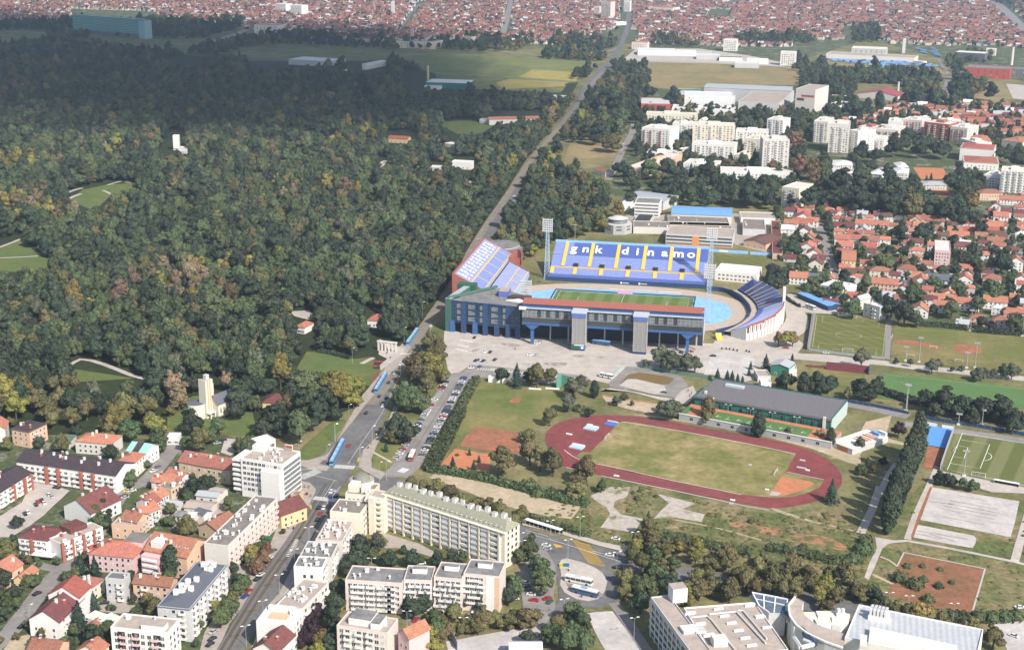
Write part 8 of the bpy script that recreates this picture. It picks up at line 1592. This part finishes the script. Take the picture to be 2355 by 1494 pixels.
# trams
TB=mat('tram_blue',(.10,.30,.56),.35,.06,.5,.5)
def tram(t,a,b,where):
    A_,B_=G(*tp(t,*a)),G(*tp(t,*b));d=B_-A_;ln=min(d.length,34);rz=math.atan2(d.y,d.x);c=(A_+B_)/2;tr=empty('tram',(c.x,c.y,.3),rz,f'blue articulated tram {where}','tram','blue trams on the avenue')
    n=5;sl=ln/n
    for i in range(n):
        x0=-ln/2+i*sl+.2;x1=x0+sl-.4;m=MB();lo,hi=-1.15,1.15
        m.box(x0,x1,lo,hi,.35,1.3,TB);m.box(x0,x1,lo+.05,hi-.05,1.3,2.5,'glass');m.box(x0,x1,lo,hi,2.5,3.3,TB);m.box(x0+.8,x1-.8,-.7,.7,3.3,3.75,mat('tram_roof_grey',(.36,.46,.56),.6));m.build('carriage',tr)
        if i<n-1:m=MB();m.box(x1,x1+.4,-1.0,1.0,.5,3.1,'dgrey');m.build('joint',tr)
        m=MB();m.box((x0+x1)/2-1,(x0+x1)/2+1,-.95,.95,0,.35,'black');m.build('bogie',tr)
    m=MB();m.beam((0,-.5,3.75),(.8,0,4.9),.05,'dgrey');m.beam((.8,-.8,4.9),(.8,.8,4.9),.05,'dgrey');m.build('pantograph',tr)
    m=MB();m.box(-ln/2+.15,-ln/2+.22,-.9,.9,1.3,2.6,'glass');m.box(-ln/2+.1,-ln/2+.2,-1.1,1.1,.4,1.2,mat('tram_front',(.16,.42,.70),.4));m.build('front_window',tr)
tram(4,(1445,850),(1555,640),'at the junction');tram(4,(1850,185),(1950,20),'beside the park lawn');tram(9,(2140,790),(2240,650),'before the stadium')
def bus(t,a,b,col,roofm,label,ln=12):
    A_,B_=G(*tp(t,*a)),G(*tp(t,*b));d=B_-A_;rz=math.atan2(d.y,d.x);c=(A_+B_)/2;tr=empty('bus',(c.x,c.y,.36),rz,label,'bus');m=MB();L2=ln/2
    m.box(-L2,L2,-1.25,1.25,.35,1.35,col);m.box(-L2,L2,-1.2,1.2,1.35,2.55,'glass');m.box(-L2,L2,-1.25,1.25,2.55,3.1,roofm)
    for i in range(6):x=-L2+.1+i*(ln-.3)/5;m.box(x,x+.15,-1.24,1.24,1.35,2.55,col)
    m.build('body',tr);m=MB();m.box(-2,1,-.8,.8,3.1,3.4,'lgrey' if col!='blue' else 'blueroof');m.build('roof_unit',tr);m=MB();m.box(L2,L2+.05,-1.1,1.1,1.2,2.6,'glass');m.build('windscreen',tr)
    for x in(-L2+2.2,L2-2.4):
        for s in(-1,1):m=MB();m.box(-.5,.5,-.15,.15,0,1.0,TYRE);m.build('wheel',tr,(x,s*1.13,0))
bus(5,(505,860),(720,905),'white','white','white bus parked at the upper side of the bus platform',13);bus(5,(560,960),(780,1015),'blue','white','blue bus with white roof at the lower side of the bus platform',12.5)
bus(24,(570,1400),(610,1310),'redwall','white','red and white bus waiting beside the hedge end',11);bus(11,(345,1065),(435,1095),'white','white','white lorry box in the yard by the curved stand',9);bus(7,(825,480),(905,495),'white','white','white van like trailer on the forecourt edge',9);bus(31,(955,812),(1050,825),'blue','blueroof','blue team coach under the main stand',13)
t=empty('bus_shelter',G(*tp(5,285,385)),heading(5,(110,320),(450,425)),'long white roofed bus shelter with dark back along the side street','bus shelter');ln=(G(*tp(5,450,420))-G(*tp(5,110,325))).length/2
m=MB();m.box(-ln,ln,-1.2,1.4,2.6,2.9,'white');m.build('roof',t);m=MB();m.box(-ln,ln,.9,1.0,.2,2.5,'black');m.build('back_panel',t)
for i in range(9):m=MB();x=-ln+.5+i*(2*ln-1)/8;m.box(x-.08,x+.08,-.9,-.74,0,2.6,'steel');m.build('post',t)
for x,c in((450,'yellow'),(480,'green'),(508,'blue')):
    p=G(*tp(5,x,728));t=empty('recycling_bin',p,-.3,f'{c} recycling bin at the bus platform','bin');m=MB();pm=mat('bin_'+c,{'yellow':(.62,.50,.04),'green':(.04,.22,.06),'blue':(.04,.14,.45)}[c],.5);m.box(-.75,.75,-.6,.6,0,1.3,pm);m.build('bin_body',t);m=MB();m.box(-.8,.8,-.65,.65,1.3,1.55,pm);m.build('lid',t)
# parasols of the cafe
for i,(x,y)in enumerate(((60,400),(30,440),(90,460),(20,500),(100,500),(70,370),(120,430))):
    p=G(*tp(2,x,y));t=empty('parasol',p,i,None,'parasol');cm='white' if i==5 else mat('green_canvas',(.04,.26,.12),.8)if i%2 else mat('dark_green_canvas',(.02,.12,.08),.8);m=MB();m.cyl(0,0,2.3,3.2,2.3,.05,cm,8);m.build('canopy',t);m=MB();m.cyl(0,0,0,2.4,.05,.05,'steel',6);m.build('pole',t);auto(t,'green cafe parasol' if i!=5 else 'white cafe parasol','green cafe parasols' if i!=5 else 'white cafe parasols','beside the near avenue','cafe parasols')
# ------------------------------------------------------------------ poles
LPM={}
def lamp(p,h,where,double=False,head='line',rz=0.0):
    k=(round(h),double)
    if k not in LPM:
        a=MB();a.cyl(0,0,0,h,.13,.07,'pole',6);b=MB()
        for s in((-1,1)if double else(1,)):a.beam((0,0,h-.1),(s*1.6,0,h+.35),.06,'pole')
        b.box(.9,2.1,-.22,.22,h+.25,h+.45,head)
        LPM[k]=(a.mesh('pole'),b.mesh('lamp_head'))
    t=empty('street_lamp',p,rz,None,'street lamp');put('pole',LPM[k][0],t);[put('lamp_head',LPM[k][1],t,(0,0,0),r_)for r_ in((0,math.pi)if double else(0,))];auto(t,'street lamp','street lamps',where,'street lamps')
def lamps(t,where,txt,h,double=False,rz=0.0):
    for w_ in txt.split():x,y=map(float,w_.split(','));p=G(*tp(t,x,y),h);lamp(Vector((p.x,p.y,0)),h,where,double,'line',rz)
lamps(4,'along the avenue by the crossing','1605,285 1475,460 1145,622 1405,655 1820,480 1710,677 1950,805 1885,815 1455,1082 1245,1410',11,False,.5);lamps(24,'along the avenue near the stadium','660,285 178,600 155,990 60,1125 535,460 315,1138 230,1283 510,710',11,False,.5)
lamps(2,'along the near avenue','480,370 350,575 210,805 60,1045',10,True,.4);lamps(1,'along the near avenue','2255,1275',10,True,.4);lamps(5,'along the side street','350,310 627,275 515,485 1130,415 965,598 75,425 90,495 480,1030 1125,1200',11,True,.3)
lamps(1,'along the narrow street','265,1090 90,850',8,False,1.0);lamps(2,'in the courtyard','1060,655 1385,1140 1905,1200',8,True);lamps(7,'on the forecourt edge','750,510 160,275 215,280',9,True);lamps(6,'at the brown court','1120,970 1715,1070 1300,1000',9,True);lamps(8,'before the sports hall','700,597 905,632 1105,668 1330,710',8.5,True,-.3)
lamps(12,'along the far avenue','1020,1322 980,1398 372,1335',10,False,.5)
def floodpole(t,base,top,where):
    p=G(*tp(t,*base));b=tp(t,*top);lo,hi=2,40
    for _ in range(30):
        m_=(lo+hi)/2
        if PX((p.x,p.y,m_))[1]>b[1]:lo=m_
        else:hi=m_
    e=empty('floodlight_pole',p,-.3,None,'floodlight');m=MB();m.cyl(0,0,0,lo,.28,.16,'pole',8);m.build('pole',e);m=MB();m.box(-1.8,1.8,-.3,.3,lo-.2,lo+.8,'pole');m.build('lamp_panel',e);m=MB();m.box(-1,1,-1,1,0,.9,'offwhite');m.build('pole_base',e);auto(e,'pale floodlight pole','pale floodlight poles',where,'floodlight poles of the pitches')
for b_,t_ in(((1250,655),(1272,400)),((1750,715),(1765,555)),((1838,712),(1867,455)),((2335,378),(2352,165)),((1230,275),(1240,90)),((1790,325),(1805,110)),((1110,640),(1112,495))):floodpole(29,b_,t_,'around the grass training grounds')
for b_,t_ in(((1250,1075),(1315,620)),((1150,130),(1155,-60)),((1580,150),(1600,-130))):floodpole(30,b_,t_,'around the striped pitch')
floodpole(0,(2083,945),(2090,885),'below the green pitch');floodpole(8,(2335,670),(2345,425),'below the green pitch');floodpole(0,(1322,560),(1321,518),'behind the long stand')
# goals of the pitches
goal('football_goal',G(*tp(29,500,545)),heading(29,(500,545),(512,372))+math.pi,7.3,2.6,2,'white goal at the near end of the artificial pitch');goal('football_goal',G(*tp(29,540,192)),heading(29,(540,192),(512,372))+math.pi,7.3,2.6,2,'white goal at the far end of the artificial pitch')
goal('football_goal',G(*tp(30,1110,610)),heading(30,(1110,610),(1650,700))+math.pi,7.3,2.6,2,'white goal at the left end of the striped pitch');goal('football_goal',G(*tp(30,1520,1085)),heading(30,(1225,285),(945,965)),7.3,2.6,2,'portable white goal beside the striped pitch');goal('football_goal',G(*tp(29,965,410)),2.8,7.3,2.6,2,'white goal at the left of the worn training ground')
goal('football_goal',G(*tp(28,545,275)),heading(28,(640,152),(430,370))+1.57,7.3,2.5,1.8,'white goal at the left end of the dry infield');goal('football_goal',G(*tp(28,1750,530)),heading(28,(1890,385),(1720,680))-1.57,7.3,2.5,1.8,'white goal at the right end of the dry infield')
for x,y,lb in((1400,512,'small goal frame on the worn training ground'),(1670,650,'small goal frame near the round bare patch'),(1165,600,'small goal frame near the floodlight pole')):goal('football_goal',G(*tp(29,x,y)),1.3,5,2,1.2,lb)
# mats and small things on the track
for(x,y,l_,w_,c,lb)in((430,205,8,5,'lblue','pale blue landing mat beside the high jump area'),(330,338,8,5,'lblue','pale blue landing mat at the lower left of the track'),(572,175,7,6,'seat2','deep blue pole vault mat')):
    t=empty('landing_mat',G(*tp(28,x,y)),-.48,lb,'mat');m=MB();m.box(-l_/2,l_/2,-w_/2,w_/2,0,.9,mat('pale_blue_mat',(.42,.56,.72),.6)if c=='lblue' else c);m.build('cushion',t);m=MB();m.box(-l_/2,l_/2,w_/2,w_/2+.3,0,1.5,'line');m.build('back_edge',t)
for(x,y,l_,c,lb)in((425,178,4,'line','white mat cover on the track'),(275,245,5,'line','white hurdle bar on the track'),(1565,465,2.4,'lgrey','grey roller on the dry infield'),(1930,485,7,'lgrey','pale pile of blocks on the red area'),(1938,432,4,'lgrey','pale slab on the red area'),(1975,502,3,'line','white block on the red area'),(612,542,4,'line','white box beside the lower straight'),(1440,715,3.4,'line','white box at the edge of the lower straight'),(1430,738,3,'lgrey','grey box below the lower straight'),(1685,640,2.6,'line','white box beside the orange fan'),(2075,370,5,'lgrey','pale pile of stones beside the track')):
    t=empty('track_box',G(*tp(28,x,y)),-.45,lb,'box');m=MB();l_*=.75;m.box(-l_/2,l_/2,-.5,.5,0,.6,c);m.build('box_body',t);m=MB();m.box(-l_/2-.05,l_/2+.05,-.55,.55,.6,.7,c);m.build('lid',t)
t=empty('goal_box',G(*tp(24,1178,832)),-.15,'white box shaped tent beside the mown field','tent');m=MB();m.box(-6,6,-1.2,1.2,0,4.2,'white');m.build('tent_body',t);m=MB();m.box(-.8,.8,-1.25,-1.2,1,2.6,'lgrey');m.build('door',t)
for x,y,l_ in((1435,880,8),(1555,878,9)):t=empty('long_bench',G(*tp(24,x,y)),-.15,None,'bench');m=MB();m.box(-l_/2,l_/2,-1,1,0,.5,'line');m.build('seat',t);auto(t,'white low bench block','white low bench blocks','at the top of the mown field','bench blocks')
t=empty('net_fence',G(*tp(24,1660,870)),-.6,'green netting cage at the corner of the mown field','fence');m=MB();m.box(-5,5,-.1,.1,0,8,mat('green_net',(.12,.30,.22),.8));m.box(-5,-4.8,-6,0,0,8,MATS['green_net']);m.build('net',t);m=MB();[m.cyl(x,0,0,8.3,.12,.12,'pole',6)for x in(-5,0,5)];m.build('post',t)
def fence(name,label,t,txt,h,m):
    P=gp(t,txt);e=empty(name,P[0],0,label,'fence');b=MB();k=MB()
    for p,q in zip(P[:-1],P[1:]):
        a,c=p-P[0],q-P[0];d=(c-a).normalized();n=Vector((-d.y,d.x,0))*.06;b.prism([tuple(a-n)[:2],tuple(c-n)[:2],tuple(c+n)[:2],tuple(a+n)[:2]],.05,h,m)
        for i in range(int((c-a).length/4)+1):u=a+d*min(4*i,(c-a).length);k.cyl(u.x,u.y,0,h+.2,.08,.08,'pole',6)
    b.build('fence_panel',e);k.build('posts',e)
fence('fence','green fence below the tree group on the forecourt',7,'1185,395 1400,430 1620,470 1830,500',2.6,mat('green_fence',(.14,.22,.18),.8));fence('fence','grey fence on the left of the striped pitch',30,'1060,260 930,620 810,980',4.5,mat('grey_mesh_fence',(.33,.36,.40),.8));fence('fence','grey blue fence left of the artificial pitch',29,'130,150 75,525',4,MATS['grey_mesh_fence']);fence('fence','low fence below the artificial pitch',29,'95,528 500,580 890,620',1.6,MATS['grey_mesh_fence']);fence('fence','pale green board fence beside the forecourt trailer',7,'915,495 960,450 1025,395',2.4,mat('pale_fence',(.36,.44,.42),.8));fence('fence','dark blue fence right of the sports hall',8,'1765,575 2050,625 2353,690',2.2,'dblue');fence('fence','grey mesh fence of the school yard',2,'1790,1390 1830,1450 1850,1500',4,MATS['grey_mesh_fence']);fence('fence','dark blue fence along the grey lane above the striped pitch',30,'350,-10 900,90 1500,180 2500,360',2.4,'dblue')
t=empty('team_bench',G(*tp(30,2030,1235)),heading(30,(1825,1200),(2240,1275)),'white roofed team shelter beside the striped pitch','shelter');m=MB();m.box(-6.5,6.5,-.9,.9,2,2.25,'line');m.build('roof',t);m=MB();m.box(-6.5,6.5,.8,.9,0,2,'black');m.box(-6.5,-6.4,-.8,.8,0,2,'steel');m.box(6.4,6.5,-.8,.8,0,2,'steel');m.build('back_panel',t)
for a,c,lb in(((520,130),(760,175),'left white screen above the blue court'),((845,190),(1075,225),'right white screen above the blue court')):A_,B_=G(*tp(30,*a)),G(*tp(30,*c));t=empty('white_screen',(A_+B_)/2,math.atan2(B_.y-A_.y,B_.x-A_.x),lb,'screen');l_=(B_-A_).length/2;m=MB();m.box(-l_,l_,-.1,.1,.3,2.2,'line');m.build('panel',t);m=MB();m.box(-l_,-l_+.12,-.15,.15,0,2.3,'steel');m.box(l_-.12,l_,-.15,.15,0,2.3,'steel');m.build('frame',t)
for(x,y)in((410,1415),(370,1475),(350,1530)):t=empty('white_barrier',G(*tp(20,x+30,y)),-.55,None,'barrier');m=MB();m.box(-5,5,-.25,.25,0,.6,'line');m.build('bar',t);auto(t,'white low barrier','white low barriers','on the left end of the forecourt','white barriers')
for i,(x,y)in enumerate(((640,90),(680,92),(710,96),(745,102),(780,108),(865,112),(890,118))):plant(G(*tp(8,x,y)),.9,'conifer','c','in the row of tubs by the car park',None,.6)
# ------------------------------------------------------------------ people walking
def person_mesh(seed,shirt,legs):
    rs=random.Random(seed);st=rs.uniform(.10,.26);V=[(0,0,.92),(0,0,1.2),(0,0,1.44),(0,0,1.53),(0,.01,1.66),(.1,0,.86),(.11,st,.48),(.11,st*.8,.06),(-.1,0,.86),(-.11,-st*.2,.48),(-.11,-st*1.4,.06),(.2,0,1.4),(.25,-st*.5,1.12),(.25,st*.1,.86),(-.2,0,1.4),(-.25,st*.5,1.12),(-.25,st*.8,.88),(.11,st*.8+.14,.04),(-.11,-st*1.4+.14,.04),(0,.02,1.74)]
    E_=[(0,1),(1,2),(2,3),(3,4),(4,19),(0,5),(5,6),(6,7),(7,17),(0,8),(8,9),(9,10),(10,18),(2,11),(11,12),(12,13),(2,14),(14,15),(15,16)];R_=[.15,.14,.15,.06,.10,.09,.065,.045,.09,.065,.045,.06,.045,.035,.06,.045,.035,.04,.04,.08]
    me=bpy.data.meshes.new('person');me.from_pydata(V,E_,[]);o=bpy.data.objects.new('person',me);COL.objects.link(o);o.modifiers.new('skin','SKIN');sk=me.skin_vertices[0].data if me.skin_vertices else None
    if sk is None:
        bm=bmesh.new();bm.from_mesh(me);L_=bm.verts.layers.skin.verify();bm.verts.ensure_lookup_table()
        for i,v in enumerate(bm.verts):v[L_].radius=(R_[i],R_[i]);v[L_].use_root=i==0
        bm.to_mesh(me);bm.free()
    o.modifiers.new('sub','SUBSURF').levels=1;out=bpy.data.meshes.new_from_object(o.evaluated_get(bpy.context.evaluated_depsgraph_get()));bpy.data.objects.remove(o)
    for m in(mat('cloth_'+legs,CARC[legs],.9),mat('cloth_'+shirt,CARC[shirt],.9),mat('skin',(.45,.28,.20),.7),mat('hair',(.05,.035,.025),.8)):out.materials.append(m)
    for p in out.polygons:c=p.center;p.material_index=3 if c.z>1.70 or(c.z>1.6 and c.y<-.03)else 2 if c.z>1.5 or(abs(c.x)>.2 and c.z<.95)else 1 if c.z>.9 else 0
    return out
CARC['tan']=(.35,.25,.16);PM=[person_mesh(i,s,l)for i,(s,l)in enumerate((('white','dark blue'),('red','black'),('grey','tan'),('blue','grey'),('black','dark blue')))];SH=['white','red','grey','blue','black']
for i,(t,x,y)in enumerate(((4,1190,1190),(4,1140,1200),(4,1240,1050),(4,1205,1045),(4,1180,1330),(4,1090,1345),(4,1215,1115),(4,1260,1130),(2,330,300),(2,345,390),(2,300,380),(24,1200,520),(24,1300,608),(24,460,600),(24,420,640),(24,345,1205),(24,290,1290),(9,1960,850),(9,1990,900),(5,640,1015),(5,520,770),(8,330,480),(8,360,510),(8,345,530),(2,470,75),(2,410,190))):
    p=G(*tp(t,x,y));p.z=.32;o=put('person',PM[i%5],None,p,i*1.7);o['category']='person';auto(o,f'person in {SH[i % 5]} top walking',f'people in {SH[i % 5]} tops walking','in the streets and squares','people walking')
# ------------------------------------------------------------------ a cloud outside the view that shades the upper left
def cloud(cx,cy,puffs,seed,label):
    rs=random.Random(seed);m=bpy.data.materials.get('cloud_vapour')or bpy.data.materials.new('cloud_vapour');m.use_nodes=True;n=m.node_tree.nodes;l=m.node_tree.links
    if 'cloud_mix' not in n:
        tr=n.new('ShaderNodeBsdfTransparent');df=n.new('ShaderNodeBsdfDiffuse');df.inputs[0].default_value=(.9,.9,.9,1);mx=n.new('ShaderNodeMixShader');mx.name='cloud_mix';mx.inputs[0].default_value=.10
        l.new(tr.outputs[0],mx.inputs[1]);l.new(df.outputs[0],mx.inputs[2]);l.new(mx.outputs[0],n['Material Output'].inputs[0])
    V=[];F_=[]
    for(x,y,r)in puffs:
        rr=np.random.RandomState(rs.randrange(9999));v,f=ico(cx+x,cy+y,rs.uniform(-40,40),r,r,r*.35,rr,18,10);F_+=[tuple(i+len(V)for i in g)for g in f];V+=v
    me=bpy.data.meshes.new('cloud');me.from_pydata(V,[],F_);me.materials.append(m);o=link(bpy.data.objects.new('cloud',me));o.location.z=CLOUD_Z;tag(o,label,'cloud',None,'stuff');return o
CLOUD_Z=1100.0
off=Vector((SUN_AZ.x,SUN_AZ.y,0))*(CLOUD_Z/math.tan(SUN_EL))
SHADE=pts(0,'-300,20 200,60 560,60 800,80 980,110 900,140 960,190 1000,235 900,260 700,270 500,255 300,262 100,255 -200,262')
rs=random.Random(4);W_=[G(*p)for p in SHADE];WP=[(p.x,p.y)for p in W_];puffs=[]
x0,x1,y0,y1=min(p[0]for p in WP),max(p[0]for p in WP),min(p[1]for p in WP),max(p[1]for p in WP);k=0
while len(puffs)<260 and k<20000:
    k+=1;X,Y=rs.uniform(x0,x1),rs.uniform(y0,y1)
    if inpoly(X,Y,WP):puffs.append((X+off.x,Y+off.y,rs.uniform(90,330)))
cloud(0,0,puffs,5,'cumulus cloud shading the upper left woods, outside the view')
# ------------------------------------------------------------------ haze
b=MB();b.box(-9100,9100,-500,14100,-1.2,330,'white');hz=b.build('haze');tag(hz,'thin pale blue summer haze filling the air','haze',None,'stuff')
hm=bpy.data.materials.new('haze');hm.use_nodes=True;n=hm.node_tree.nodes;n.clear();ou=n.new('ShaderNodeOutputMaterial');pv=n.new('ShaderNodeVolumePrincipled');pv.inputs['Color'].default_value=(.62,.78,1,1);pv.inputs['Density'].default_value=HAZE;pv.inputs['Density Attribute'].default_value='';pv.inputs['Anisotropy'].default_value=.2
hm.node_tree.links.new(pv.outputs[0],ou.inputs['Volume']);hz.data.materials.clear();hz.data.materials.append(hm)
finish_labels()
